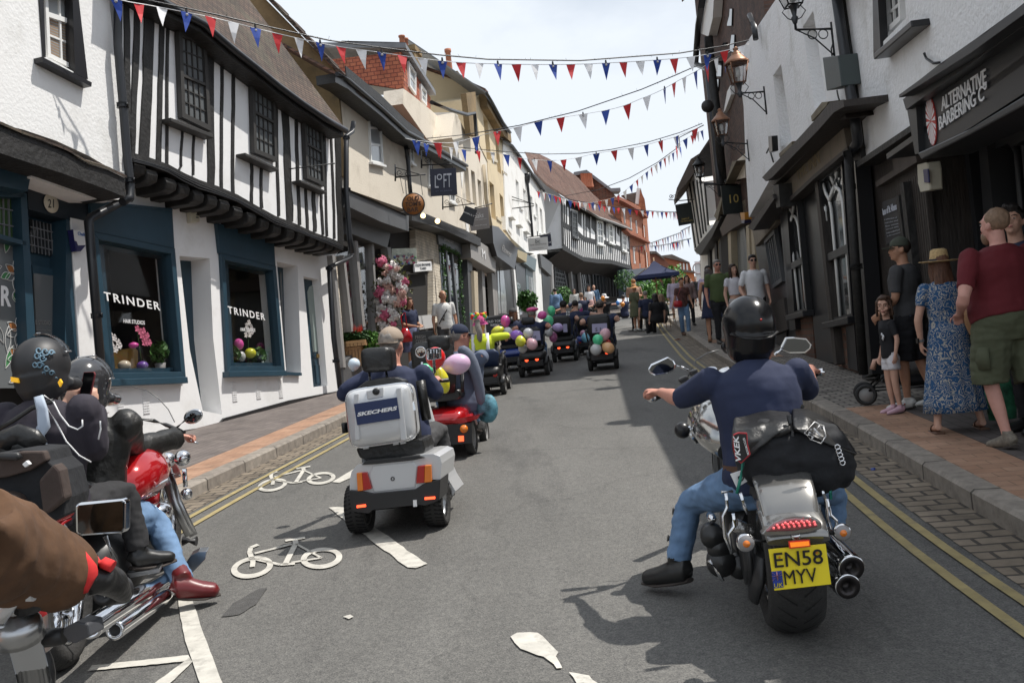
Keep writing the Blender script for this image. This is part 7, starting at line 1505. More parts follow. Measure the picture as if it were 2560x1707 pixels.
# flowers at the florist
fh=thing('flower_arch','tall column of white and pink artificial flowers at the florist door','flower display',D(970,840,20.6))
rr=random.Random(12);pts=[(600,600),(625,650),(660,665),(720,650),(745,680),(640,720),(710,715),(740,755),(800,780),(820,810),(590,800),(655,790),(660,845),(770,840),(820,870),(575,900),(640,915),(680,930),(710,890),(775,885),(810,910),(650,970),(700,1000),(740,975),(790,960),(565,1000),(610,990),(600,1055),(680,1050),(700,1095),(640,1125),(580,1120),(740,1135),(600,1185),(700,1165),(715,1215),(610,1230),(650,1250),(760,1010),(800,1000),(690,660),(780,760)]
fm=[mat('petal_white',(.72,.68,.66),.7,bump=1,bs=30),mat('petal_blush',(.66,.42,.36),.7,bump=1,bs=30),mat('petal_pink',(.60,.14,.24),.7,bump=1,bs=30)]
for i,(px,py)in enumerate(pts):
 c=D(*zd(px,py),20.5+rr.uniform(-.1,.12));rad=(.105 if i%3 else .14)*rr.uniform(.75,1.1);mb=MB();mb.ell(c,rad*.6,n=10,m=8)
 for q in range(22):
  th=rr.uniform(0,6.28);ph=math.acos(rr.uniform(-1,1));d=V((math.sin(ph)*math.cos(th),math.sin(ph)*math.sin(th),math.cos(ph)));a,b_=ortho(d);mb.add([c+d*rad*.45-a*rad*.35,c+d*rad*.95-b_*rad*.3,c+d*rad*.45+a*rad*.35,c+d*rad*.95+b_*rad*.3],[(0,1,2,3)])
 mb.build('flower',fm[0 if rr.random()<.55 else(1 if rr.random()<.5 else 2)],fh)
mb=MB()
for px,py in pts:leaves(mb,D(*zd(px,py),20.7),(.2,.08,.2),26,.06,rr)
mb.build('leaves',mat('olive_leaves',(.12,.13,.04),.6,var=.4,vs=12),fh)
mb=MB();mb.tube([D(*zd(x_,y_),20.75)for x_,y_ in((640,1500),(640,1100),(660,800),(620,600))],.03,6);mb.build('stem',M_br,fh)
def crate(label,fn,q,y,slat=True,m=None):
 P=[D(*fn(*p),y)for p in q];t=thing('wooden_crate',label,'crate',(P[0]+P[2])/2,'slatted wooden crates at the florist');m=m or mat('crate_wood',(.33,.19,.09),.7,var=.2,vs=6,bump=.3)
 x0,x1=P[0].x,P[1].x;z1,z0=P[0].z,P[3].z
 mb=MB();n=5
 for k in range(n):a=x0+(x1-x0)*(k+.08)/n;b_=x0+(x1-x0)*(k+.92)/n;mb.box(((a+b_)/2,y,(z0+z1)/2),(b_-a,.03,z1-z0));mb.box(((x0+x1)/2,y+.08+.07*k,z0+.03),(x1-x0,.05,.02))
 mb.box(((x0+x1)/2,y+.4,(z0+z1)/2),(x1-x0,.02,z1-z0));mb.box((x0,y+.2,(z0+z1)/2),(.02,.4,z1-z0));mb.box((x1,y+.2,(z0+z1)/2),(.02,.4,z1-z0));mb.box(((x0+x1)/2,y-.02,z1-.03),(x1-x0,.012,.05));mb.build('slats',m,t)
crate('upper pale crate planted with red flowers at the florist',zd,[(255,1385),(440,1375),(442,1435),(258,1440)],18.9,m=mat('pale_crate_wood',(.50,.31,.15),.7,var=.2,vs=6));crate('tall brown crate standing under the flower crate',zd,[(248,1445),(400,1440),(410,1620),(255,1640)],18.95)
fp=thing('red_bromeliads','red and orange spiky bromeliads in the upper pale crate','plant',D(*zd(350,1380),19.1));
mb=MB();rr=random.Random(3)
for(px,py)in((285,1300),(325,1290),(400,1290),(370,1310)):
 c=D(*zd(px,py),19.1)
 for q in range(11):d=V((rr.uniform(-.5,.5),rr.uniform(-.5,.5),1)).normalized();a=ortho(d)[0]*.02;mb.add([c-V((0,0,.12))-a,c-V((0,0,.12))+a,c+d*.17],[(0,1,2)])
mb.build('flower_spikes',mat('bromeliad_red',(.62,.05,.03),.4,var=.3,vs=8),fp);mb=MB()
for(px,py)in((285,1360),(345,1360),(410,1350)):leaves(mb,D(*zd(px,py),19.1),(.16,.14,.13),110,.11,rr)
mb.build('leaves',M_leafd,fp)
fg=thing('green_pot_plant','bright leafy green plant beside the flower crate','plant',D(*zd(500,1390),19.3));mb=MB();leaves(mb,D(*zd(500,1390),19.3),(.22,.2,.24),700,.055,rr);mb.build('foliage',mat('leaf_bright'),fg);mb=MB();mb.tube([D(*zd(500,1460),19.3),D(*zd(500,1400),19.3)],.02,6);mb.build('stem',M_leafd,fg)
mb=MB();
# display inside the salon windows
def inwin(px,py,o=-.2):return TRI.px(*zb(px,py),o)
ch=thing('yellow_armchair','mustard yellow armchair behind the first salon window','armchair',inwin(790,1100));c=inwin(800,1050,-.7)
mb=MB();mb.fpoly(TRI,[TRI.uv(*zb(*p),-.6)for p in((695,1000),(895,960),(905,1100),(700,1110))],-.75,-.6);mb.build('backrest',mat('mustard_leather',(.42,.25,.07),.5),ch,bevel=.03)
mb=MB();mb.fpoly(TRI,[TRI.uv(*zb(*p),-.5)for p in((870,975),(905,970),(908,1105),(880,1108))],-.9,-.5);mb.build('armrest',mat('mustard_leather'),ch,bevel=.03)
def orchid(label,cs,base,m):
 t=thing('orchid',label,'plant',inwin(*base));rr=random.Random(base[0]);
 for(x_,y_)in cs:
  mb=MB();c=inwin(x_,y_,-.14)
  for q in range(5):a=q*1.257;d=(TRI.t*math.cos(a)+V((0,0,1))*math.sin(a));e=(TRI.t*-math.sin(a)+V((0,0,1))*math.cos(a));mb.add([c,c+d*.034+e*.024+TRI.n*.01,c+d*.058,c+d*.034-e*.024+TRI.n*.01],[(0,1,2,3)])
  mb.build('flower',m,t)
 mb=MB();mb.tube([inwin(*base,-.17),inwin((base[0]+cs[0][0])/2,(base[1]+cs[0][1])/2,-.17),inwin(*cs[0],-.16),inwin(*cs[-1],-.16)],.006,5);mb.build('stem',M_leaf,t)
orchid('white orchid in the first salon window',[(700,900),(720,930),(745,900),(770,930),(700,950),(735,960),(780,950),(755,975),(690,925),(725,890)],(740,1100),fm[0])
orchid('pink orchid hanging in the first salon window',[(895,840),(915,860),(935,855),(925,885),(945,900),(960,885),(955,930),(975,930),(940,930)],(930,1090),fm[2])
orchid('white orchid in the second salon window',[(1625,800),(1610,820),(1640,830),(1620,850),(1605,880),(1630,880),(1645,860)],(1620,1080),fm[0])
for fn_,px,py,lb in((0,1040,1000,'leafy green house plant in the first salon window'),(0,1690,1020,'small silvery plant in the second salon window'),(0,1520,1010,'green plant in the corner of the second salon window')):
 t=thing('house_plant',lb,'plant',inwin(px,py));mb=MB();leaves(mb,inwin(px,py,-.2),(.12,.14,.16),110,.07,random.Random(px));mb.build('leaves',M_leaf,t)
 mb=MB();mb.lathe(inwin(px,py,-.2)-V((0,0,.28)),(0,0,1),[(.06,0),(.08,.14),(.07,.14)],12);mb.build('pot',M_gry2,t)
cd=thing('window_card','pale green printed card standing in the second salon window','card',inwin(1730,1040));mb=MB();mb.fpoly(TRI,[TRI.uv(*zb(*p),-.2)for p in((1702,992),(1752,990),(1765,1090),(1715,1092))],-.22,-.2);mb.build('sheet',mat('pale_green_card',(.5,.6,.55),.7),cd)
# riders, scooters and motorcycles
zr=zoomer(1560,700,.606);zm=zoomer(0,1000,.4509);zs=zoomer(830,780,.3635);zN=zoomer(0,800,.3189);zR=zoomer(1600,1050,.3634);zT=zoomer(1600,700,.3507);zM=zoomer(0,1100,.3872)
FW=V((.117,.993,0));RW=V((.993,-.117,0));UP=V((0,0,1))
M_chrm=mat('chrome',(.75,.76,.78),.08,1);M_steel=mat('brushed_steel',(.45,.46,.47),.28,1);M_silv=mat('silver_paint',(.60,.61,.62),.3,.25,coat=.5);M_gun=mat('gunmetal_paint',(.24,.235,.225),.2,.7,coat=.8)
M_plas=mat('black_plastic',(.018,.018,.019),.45);M_rub=mat('tyre_rubber',(.028,.027,.026),.75,bump=.3,bs=60);M_lth=mat('black_leather',(.014,.014,.014),.38,bump=.35,bs=22,var=.4,vs=8);M_redp=mat('red_paint',(.42,.008,.012),.12,.25,coat=1);M_tail=mat('tail_lamp_red',(.40,.015,.012),.2,coat=.5);M_amb=mat('lamp_amber',(.75,.20,.02),.25,coat=.5);M_lit=mat('glowing_red_lens',(1,.09,.03),.3,emit=2.2);M_bb=mat('blue_paint',(.02,.05,.25),.3,coat=.5)
M_vis=glassmat('clear_visor',tr=.8);M_mir=mat('mirror_glass',(.16,.17,.18),.04,1)
def PL(fn,pts,y):return[D(*fn(*p),y)for p in pts]
def plate(fn,pts,y,th,m,parent,name,bevel=0,dirv=FW):mb=MB();mb.prism(PL(fn,pts,y),dirv*th);return mb.build(name,m,parent,bevel=bevel)
def wheel(t,c,R_,wd,axis,tyre=M_rub,rim=M_steel,spokes=5,tread=True):
 mb=MB();r=R_;w_=wd/2;prof=[(r*.68,-w_*.75),(r*.80,-w_),(r*.93,-w_*.95),(r*.985,-w_*.6),(r,-w_*.2),(r,w_*.2),(r*.985,w_*.6),(r*.93,w_*.95),(r*.80,w_),(r*.68,w_*.75)]
 mb.lathe(c,axis,prof,40);wh_=mb.build('wheel',tyre,t)
 mb=MB();ax=V(axis).normalized()
 if tread:
  u,v=ortho(ax)
  for q in range(36):
   th=2*math.pi*q/36;d=u*math.cos(th)+v*math.sin(th);e=ax.cross(d)
   mb.box(V(c)+d*(r*.985),(.001,.001,.001));
   for s in(-1,1):mb.add([V(c)+d*(r*1.004)+ax*(s*w_*.15)-e*.006,V(c)+d*(r*1.004)+ax*(s*w_*.15)+e*.006,V(c)+d*(r*.965)+ax*(s*w_*.93)+e*.02,V(c)+d*(r*.965)+ax*(s*w_*.93)+e*.004],[(0,1,2,3)])
  mb.build('tread',mat('tread_grooves',(.008,.008,.008),.9),wh_)
 mb=MB();mb.lathe(c,axis,[(r*.70,-w_*.7),(r*.66,-w_*.75),(r*.6,-w_*.4),(r*.58,0),(r*.6,w_*.4),(r*.66,w_*.75),(r*.70,w_*.7)],32);mb.lathe(c,axis,[(.001,-w_*.55),(r*.18,-w_*.55),(r*.2,0),(r*.18,w_*.55),(.001,w_*.55)],16)
 u,v=ortho(ax)
 for q in range(spokes):th=2*math.pi*q/spokes;d=u*math.cos(th)+v*math.sin(th);mb.loft([V(c)+d*r*.15,V(c)+d*r*.62],[(.022,w_*.4),(.016,w_*.3)],side=ax.cross(d),n=8)
 mb.build('rim',rim,wh_);return wh_
def rider(label,hpx,y,lean=5,zp=.75,k=1.,Jw={},helmet=False,hat_up=.125,**kw):
 t=D(*hpx,y);Rl=Matrix.Rotation(-R(lean),3,'X');Rh=Rl@Matrix.Rotation(R(lean)*.75,3,'X')
 loc=V((0,0,zp))+Rl@V((0,0,.54))+Rl@V((0,.012,.045))+Rh@V((0,.018,.115));up=.17 if helmet else hat_up
 f=kw.pop('face',0);Rf=Matrix.Rotation(R(f),3,'Z');off=Rf@(V((loc.x,loc.y,loc.z+up))*k)
 o=t-off;J={}
 for n,p in Jw.items():
  J[n]=(Rf.inverted()@((V(p)-o)/k))
 kw.setdefault('hair',('short',HB));J.update(kw.pop('J',{}))
 if helmet:kw['hat']='helmet';kw['hatm']=kw.get('hatm',M_blkp)
 return person(label,o.x,o.y,o.z,H=1.75*k,face=f,pelvis=(0,0,zp),lean=lean,J=J,**kw)
 # the silver mobility scooter in front
sc=thing('mobility_scooter','large silver mobility scooter with a silver lettered case on its seat back','mobility scooter',(-.9,6.7,zg(6.7)),'mobility scooters of the parade')
yb_=6.40;F2=FW
wheel(sc,V((-1.17,6.70,zg(6.7)+.172)),.172,.14,RW);wheel(sc,V((-.63,6.66,zg(6.7)+.172)),.172,.14,RW)
for s in(-1,1):wheel(sc,V((-.9,6.7,zg(6.7)))+RW*s*.15+FW*.85+V((0,0,.19)),.15,.12,RW)
out=[(122,1225),(122,1150),(135,1095),(175,1050),(240,1030),(330,1018),(500,1000),(650,975),(700,975),(742,990),(755,1040),(745,1150),(690,1152),(640,1175),(575,1215),(285,1247),(165,1228)]
plate(zs,out,yb_,.50,M_silv,sc,'rear_body',bevel=.03)
pn=plate(zs,[(275,1060),(560,1030),(590,1060),(575,1205),(285,1238),(250,1120)],yb_-.006,.02,M_silv,sc,'rear_panel',bevel=.008)
plate(zs,[(118,1225),(165,1228),(285,1247),(575,1218),(640,1178),(745,1150),(738,1290),(700,1310),(640,1330),(590,1325),(280,1360),(250,1385),(150,1370),(128,1340)],yb_-.03,.30,M_plas,sc,'bumper',bevel=.012)
for s,q,q2 in((-1,[(168,1105),(205,1102),(215,1228),(175,1232)],[(205,1102),(240,1100),(272,1215),(215,1228)]),(1,[(638,1052),(680,1050),(686,1168),(634,1174)],[(588,1058),(638,1052),(634,1174),(578,1179)])):
 plate(zs,q,yb_-.03,.05,M_amb,sc,'indicator_lamp',bevel=.005);plate(zs,q2,yb_-.028,.05,M_tail,sc,'tail_lamp',bevel=.005)
plate(zs,[(170,1328),(230,1322),(232,1338),(170,1346)],yb_-.04,.02,M_lit,sc,'glowing_lens');plate(zs,[(637,1273),(708,1268),(708,1284),(637,1290)],yb_-.04,.02,M_lit,sc,'glowing_lens')  # two red reflectors, their bright glow put in as emission
plate(zs,[(557,1292),(582,1290),(584,1336),(559,1338)],yb_-.035,.01,M_letW,sc,'tag')
mb=MB();mb.torus(D(*zs(417,1146),yb_-.012),.011,.003,FW,18,6);mb.build('emblem',M_plas,sc)
plate(zs,[(200,1050),(235,1020),(600,985),(640,1000),(560,1018),(300,1045)],yb_-.02,.06,M_plas,sc,'hinge_trim',bevel=.01)
plate(zs,[(158,935),(620,870),(640,960),(615,995),(230,1022),(185,1005)],6.5,.34,M_lth,sc,'seat',bevel=.03)
mb=MB();mb.tube([D(*zs(225,1000),6.6),D(*zs(225,1070),6.6)],.02,8);mb.tube([D(*zs(420,990),6.7),D(*zs(420,1060),6.7)],.05,10);mb.build('seat_post',M_steel,sc)
plate(zs,[(160,530),(230,475),(330,452),(440,450),(500,470),(580,700),(600,880),(160,920)],6.60,.10,M_lth,sc,'backrest',bevel=.035)
# the case: rounded shell
cs_=[D(*zs(330,712),6.48)]
def rshell(fn,tl,tr,br,bl,y,th,m,parent,name,sq=.62,n=40,bulge=.05):
 c4=[D(*fn(*p),y)for p in(tl,tr,br,bl)];c=(c4[0]+c4[1]+c4[2]+c4[3])/4;ux=((c4[1]-c4[0])+(c4[2]-c4[3]))/4;uz=((c4[0]-c4[3])+(c4[1]-c4[2]))/4
 mb=MB();rings=[]
 for(sc_,d)in((1.0,0),(1.0,-.012),(.985,-.03),(.93,-bulge),(.55,-bulge-.012),(.0,-bulge-.014)):
  ring_=[]
  for q in range(n):
   th_=2*math.pi*q/n;cx,cy=math.cos(th_),math.sin(th_);e=1-sq+.02;cx=math.copysign(abs(cx)**e,cx);cy=math.copysign(abs(cy)**e,cy)
   ring_.append(c+ux*cx*sc_+uz*cy*sc_+FW*d)
  rings.append(ring_)
 back=[p+FW*th for p in rings[0]];allr=[back]+rings;b=0;mb.v=[p for r_ in allr for p in r_]
 for i in range(len(allr)-1):
  for q in range(n):q2=(q+1)%n;mb.face([i*n+q,i*n+q2,(i+1)*n+q2,(i+1)*n+q],i>1)
 mb.face(list(range(n)));return mb.build(name,m,parent),c,ux,uz
bx,c_,ux,uz=rshell(zs,(88,545),(545,482),(583,868),(142,940),6.46,.12,M_silv,sc,'case',sq=.72,bulge=.06)
mb=MB();rr_=[]
for q in range(41):
 th_=2*math.pi*q/40;cx,cy=math.cos(th_),math.sin(th_);e=.30;cx=math.copysign(abs(cx)**e,cx);cy=math.copysign(abs(cy)**e,cy);rr_.append(c_+ux*cx*1.01+uz*cy*1.01-FW*.004)
mb.loft(rr_,[(.009,.009)]*41,n=6,cap=False);mb.build('case_rim',M_chrm,bx)
for x_ in(150,440):plate(zs,[(x_,560 if x_<200 else 520),(x_+32,556 if x_<200 else 515),(x_+75 if x_>200 else x_+42,880),(x_+35 if x_>200 else x_+8,885)],6.382,.02,M_silv,bx,'case_rib',bevel=.008)
lb_=plate(zs,[(150,632),(445,586),(467,732),(173,777)],6.374,.012,mat('case_label_navy',(.015,.03,.10),.4),bx,'label')
O=D(*zs(174,718),6.372);text('SKECHERS',O,D(*zs(444,673),6.372)-O,D(*zs(180,690),6.372)-O,M_letW,lb_,off=.04,n=-FW)
plate(zs,[(232,540),(352,512),(355,585),(240,605)],6.385,.02,M_silv,bx,'latch_plate',bevel=.01);mb=MB();mb.lathe(D(*zs(303,546),6.384),-FW,[(.001,.012),(.022,.012),(.024,0),(.024,-.01)],20);mb.build('lock',M_plas,bx)
for x_ in(215,420,470):plate(zs,[(x_,930-(x_-215)*.14),(x_+38,925-(x_-215)*.14),(x_+38,938-(x_-215)*.14),(x_,944-(x_-215)*.14)],6.44,.03,M_steel,bx,'hinge')
h_,*_=rshell(zs,(202,245),(412,240),(428,400),(212,425),6.66,.10,M_lth,sc,'headrest',sq=.6,bulge=.045)
mb=MB();mb.tube([D(*zs(256,415),6.68),D(*zs(262,470),6.68)],.008,6);mb.tube([D(*zs(372,405),6.68),D(*zs(380,460),6.68)],.008,6);mb.build('headrest_posts',M_chrm,h_)
mb=MB();mb.loft(PL(zs,[(608,470),(625,580),(650,740)],6.75),[(.035,.05)]*3,side=RW,n=10);mb.build('armrest',M_lth,sc,bevel=0)
mb=MB();mb.loft(PL(zs,[(85,760),(92,830)],6.7),[(.02,.04)]*2,side=RW,n=8);mb.build('armrest',M_lth,sc)
mb=MB();A=V((-.9,6.7,zg(6.7)))+FW*1.0;mb.box(A-FW*.55+V((0,0,.16)),(.52,.8,.05));mb.build('footboard',M_plas,sc,bevel=.02)
mb=MB();mb.loft([A+V((0,0,.2)),A+V((0,0,.55))-FW*.05,A+V((0,0,.95))-FW*.22],[(.22,.08),(.14,.06),(.10,.05)],side=RW,n=12);mb.build('tiller',M_silv,sc)
mb=MB();hb_=A+V((0,0,.98))-FW*.25;mb.tube([hb_-RW*.30,hb_+RW*.30],.018,8);mb.loft([hb_-FW*.05,hb_+FW*.1],[(.12,.05)]*2,side=RW,n=10);mb.build('handlebar',M_plas,sc)
plate(zs,[(742,1150),(760,1060),(800,1150),(850,1230),(828,1262),(815,1180)],6.9,.35,M_silv,sc,'side_skirt')
mb=MB();mb.loft([D(*zs(810,1160),6.95),D(*zs(835,1260),6.95)],[(.012,.05)]*2,side=RW,n=6);mb.build('foot_guard',M_gry2,sc)
# its rider
B0=V((-.9,6.7,zg(6.7)))
rider('broad man in a navy T-shirt and beige cap riding the silver scooter',(975,820),7.0,lean=0,zp=.62,k=1.0,face=-6,hy=-14,Jw={'kneeL':B0+FW*.7-RW*.2+UP*.62,'kneeR':B0+FW*.7+RW*.2+UP*.62,'ankleL':B0+FW*.75-RW*.2+UP*.27,'ankleR':B0+FW*.75+RW*.2+UP*.27,'elbowL':D(*zs(75,560),6.95),'wristL':B0+FW*.72-RW*.25+UP*.95,'elbowR':D(*zs(715,560),7.0),'wristR':D(*zs(712,470),7.35)},top=C_nav,sleeve=1.1,bot=C_chr,bkind='trousers',shoe=S_blk,hair=('crop',HG),hat='capback',hatm=cloth('cap_beige',(.34,.27,.21)),bulk=1.3,belly=.06,skin=SK_r,vox=.012,waist=.87)
# lamp mirrors seen beside the silver scooter
lm=thing('mirror_lamp','rectangular chrome lamp with a wire grille held up beside the red balloon','lamp',D(*zs(698,290),7.6));
h2,*_=rshell(zs,(652,252),(742,245),(745,322),(656,332),7.6,.06,M_chrm,lm,'housing',sq=.7,bulge=.01);plate(zs,[(662,262),(735,255),(737,312),(665,320)],7.575,.01,mat('dark_lens',(.03,.03,.03),.05),lm,'lens')
mb=MB();
for x_ in(680,700,720):mb.tube(PL(zs,[(x_,258),(x_+1,318)],7.57),.004,5)
mb.tube(PL(zs,[(662,288),(738,282)],7.57),.004,5);mb.tube([D(*zs(700,325),7.62),D(*zs(705,420),7.62)],.012,6);mb.build('grille',M_chrm,lm)
rm=thing('round_mirror','round chrome rear view mirror between the two nearest riders','mirror',D(*zs(610,275),7.8));mb=MB();c=D(*zs(612,276),7.8);mb.lathe(c,-FW,[(.001,.008),(.036,.008),(.042,.003),(.043,-.008),(.03,-.03),(.001,-.035)],28);mb.build('mirror',mat('mirror_tan',(.35,.30,.25),.05,1),rm);mb=MB();mb.torus(c-FW*.01,.042,.005,FW,28,6);mb.tube([c-UP*.08,c-UP*.3],.01,6);mb.build('stem',M_chrm,rm)
# generic scooters
def scooter(label,x,y,rz,body,wd=.60,seat=M_lth,back=.40,bcol=None,lit=False,headrest=False,zseat=.55,rl=.165,zb=.45):
 t=thing('mobility_scooter',label,'mobility scooter',(x,y,zg(y)),'mobility scooters of the parade',rz=R(rz));OFF[t.name]=V((0,0,0));h=wd/2
 for s in(-1,1):wheel(t,V((s*(h-.05),0,rl)),rl,.09,(1,0,0),tread=False,rim=M_gry2);wheel(t,V((s*(h-.08),.95,.14)),.14,.08,(1,0,0),tread=False,rim=M_gry2)
 mb=MB();mb.loft([(0,-.24,.30),(0,-.21,.34),(0,.05,.40),(0,.25,.36),(0,.30,.25)],[(h-.10,.10),(h-.05,.13),(h-.03,.12),(h-.06,.09),(h-.12,.05)],side=V((1,0,0)),n=24,sq=.5);mb.build('rear_body',body,t)
 mb=MB();mb.box((0,-.24,.25),(wd-.16,.06,.13));mb.build('bumper',M_plas,t,bevel=.02)
 for s in(-1,1):
  mb=MB();mb.torus((s*(h-.05),0,rl),rl+.035,.05,(1,0,0),16,8,0,math.pi)if 0 else mb.loft([V((s*(h-.05),-.20,rl+.06)),V((s*(h-.05),-.12,rl*2+.02)),V((s*(h-.05),.02,rl*2+.05)),V((s*(h-.05),.18,rl*1.6))],[(.055,.018)]*4,side=V((1,0,0)),n=10);mb.build('mudguard',body,t)
  mb=MB();mb.lathe((s*(h-.20 if lit else h-.13),-.275,.33),(0,-1,0),[(.001,.012),(.032,.010),(.036,0),(.03,-.02)],16);mb.build('tail_lamp',M_lit if lit else M_tail,t)
 mb=MB();mb.box((0,.5,.14),(wd-.16,.65,.05));mb.build('footboard',M_plas,t,bevel=.02)
 mb=MB();mb.loft([(0,.92,.15),(0,.90,.45),(0,.78,.85)],[(.20,.10),(.14,.06),(.07,.04)],side=V((1,0,0)),n=14);mb.build('tiller',body,t)
 mb=MB();mb.tube([(-.28,.68,.90),(-.2,.74,.90),(.2,.74,.90),(.28,.68,.90)],.016,8);mb.box((0,.76,.9),(.22,.10,.08));mb.build('handlebar',M_plas,t)
 mb=MB();mb.tube([(0,.02,.3),(0,.02,zseat-.05)],.045,10);mb.build('seat_post',M_plas,t)
 mb=MB();mb.loft([(0,-.18,zseat),(0,.0,zseat),(0,.25,zseat)],[(.22,.055),(.24,.06),(.22,.05)],side=V((1,0,0)),n=20,sq=.5);mb.build('seat',seat,t)
 mb=MB();mb.loft([(0,-.16,zseat+.03),(0,-.20,zseat+.2),(0,-.23,zseat+back-.06),(0,-.235,zseat+back)],[(.19,.045),(.22,.05),(.215,.045),(.15,.03)],side=V((1,0,0)),n=20,sq=.5);bk=mb.build('backrest',bcol or seat,t)
 if headrest:mb=MB();mb.loft([(0,-.23,zseat+back+.05),(0,-.235,zseat+back+.12),(0,-.235,zseat+back+.20)],[(.11,.035),(.14,.045),(.11,.03)],side=V((1,0,0)),n=18,sq=.4);mb.tube([(-.04,-.225,zseat+back-.03),(-.04,-.23,zseat+back+.06)],.007,5);mb.tube([(.04,-.225,zseat+back-.03),(.04,-.23,zseat+back+.06)],.007,5);mb.build('headrest',seat,t)
 for s in(-1,1):mb=MB();mb.tube([(s*.25,-.14,zseat+.02),(s*.27,-.16,zseat+.22),(s*.27,.12,zseat+.24)],[.014,.022,.026],8);mb.build('armrest',M_plas,t)
 return t
def srider(label,hpx,y,bx,by,rz=-7,wd=.2,**k):
 B=V((bx,by,zg(by)));f=V((-math.sin(R(rz)),math.cos(R(rz)),0));r_=V((f.y,-f.x,0))
 Jw={'kneeL':B+f*.52-r_*.17+UP*.62,'kneeR':B+f*.52+r_*.17+UP*.62,'ankleL':B+f*.58-r_*.16+UP*.26,'ankleR':B+f*.58+r_*.16+UP*.26,'elbowL':B+f*.15-r_*.36+UP*.95,'elbowR':B+f*.15+r_*.36+UP*.95,'wristL':B+f*.5-r_*.28+UP*.92,'wristR':B+f*.5+r_*.28+UP*.92}
 Jw.update(k.pop('Jw',{}));return rider(label,hpx,y,Jw=Jw,face=rz,**k)
def mark(t,y,fn,q,m,name,txt=None,tm=None,tq=None,dy=.01):
 pl_=MB();pl_.prism(PL(fn,q,y),FW*dy);o=pl_.build(name,m);ml=t.location.copy()
 o.parent=t;o.matrix_parent_inverse=(Matrix.Translation(t.location)@t.rotation_euler.to_matrix().to_4x4()).inverted()
 return o
 # red scooter, second in line
x2,y2=-.77,9.75
sc2=scooter('red and black mobility scooter second in line behind the balloons',x2,y2,-8,M_redp,wd=.62,lit=True,zseat=.62,back=.55,rl=.18)
m_=sc2
mark(sc2,9.44,zs,[(545,770),(730,752),(1020,705),(1000,735),(900,765),(735,780)],M_redp,'red_shelf',dy=.5);mark(sc2,9.43,zs,[(640,782),(880,768),(960,760),(965,900),(640,925)],M_plas,'rear_panel',dy=.12)
mb=MB();mb.lathe(D(*zs(907,803),9.42),-FW,[(.001,.03),(.035,.02),(.04,0),(.04,-.02)],18);o=mb.build('indicator_lamp',M_amb);o.parent=sc2;o.matrix_parent_inverse=(Matrix.Translation(sc2.location)@sc2.rotation_euler.to_matrix().to_4x4()).inverted()
mark(sc2,9.42,zs,[(868,852),(905,850),(906,888),(869,890)],M_lit,'glowing_lens',dy=.02);mark(sc2,9.42,zs,[(750,868),(775,866),(776,896),(752,898)],M_lit,'glowing_lens',dy=.02)
o2,c2_,_,_=rshell(zs,(655,165),(810,158),(822,262),(665,272),9.5,.1,M_lth,None,'headrest',sq=.6);o2.name='headrest_pad';o2.parent=sc2;o2.matrix_parent_inverse=(Matrix.Translation(sc2.location)@sc2.rotation_euler.to_matrix().to_4x4()).inverted()
srider('man in a navy cap and sunglasses looking right on the red scooter',(1145,812),10.0,x2+.05,y2,-8,lean=2,zp=.62,hy=-62,top=cloth('slate_blue_tee',(.11,.135,.20)),sleeve=1.2,bot=J_den,shoe=S_blk,hat='cap',hatm=cloth('cap_navy',(.012,.02,.05)),hair=('crop',HG),bulk=1.5,glasses=True,skin=SK_r,vox=.014,waist=.87)
sw=thing('draped_jumper','grey blue jumper hung over the right arm of the red scooter seat','jumper',D(*zs(1000,480),9.7));mb=MB();mb.loft(PL(zs,[(870,235),(940,300),(985,400),(1015,520),(1030,650)],9.75),[(.05,.05),(.08,.06),(.06,.05),(.055,.04),(.05,.03)],side=RW,n=14);o=mb.build('knitted_cloth',cloth('grey_blue_knit',(.13,.15,.20)),sw,sub=1)
bg2=thing('patterned_bag','teal patterned cloth bag hanging on the right side of the red scooter','bag',D(*zs(1070,660),9.8));mb=MB();mb.loft(PL(zs,[(1060,560),(1070,620),(1072,700),(1060,765)],9.8),[(.05,.04),(.11,.08),(.12,.08),(.06,.05)],side=RW,n=14);mb.build('sack',mat('teal_pattern',(.08,.22,.28),.6,var=.7,vs=14),bg2,sub=1);mb=MB();mb.tube(PL(zs,[(1050,570),(1045,500),(1065,565)],9.8),.01,5);mb.build('handle',M_plas,bg2)
# third: hi-vis rider on a low black scooter
x3,y3=-.42,15.7;sc3=scooter('small black scooter with a navy seat back under the rider in yellow',x3,y3,-7,M_plas,wd=.52,headrest=False,zseat=.45,back=.30,rl=.13,bcol=mat('seat_navy',(.015,.03,.08),.5))
lt=zd;O=D(*zj(0,0),15);
r,b,M,*_=srider('woman in a pink bucket hat and yellow reflective vest with a grey plait',(1198,793),15.8,x3,y3,-7,lean=0,zp=.52,hy=-20,top=cloth('hi_vis_yellow',(.62,.72,.04),.06),sleeve=1.0,bot=C_blk,shoe=S_wht,hat='bucket',hatm=cloth('hot_pink',(.75,.13,.38),.08),hair=('short',HG),bulk=1.25,skin=mat('pink_sleeve_skin',(.62,.30,.26),.6),vox=.015)
mb=MB();
for s in(-1,1):mb.loft([V((s*.12,-.155,.62)),V((s*.12,-.15,.85)),V((s*.12,-.08,1.07))],[(.03,.008)]*3,side=V((1,0,0)),n=6)
mb.xf(M);mb.build('reflective_strips',mat('reflective_silver',(.75,.76,.76),.4),r)
mb=MB();mb.loft([V((0,-.13,1.32)),V((-.02,-.17,1.2)),V((.02,-.18,1.1)),V((0,-.17,1.0)),V((.01,-.16,.93))],[.045,.055,.05,.055,.02],n=10);mb.xf(M);mb.build('plait',HG,r,sub=1)
mb=MB();rr=random.Random(2)
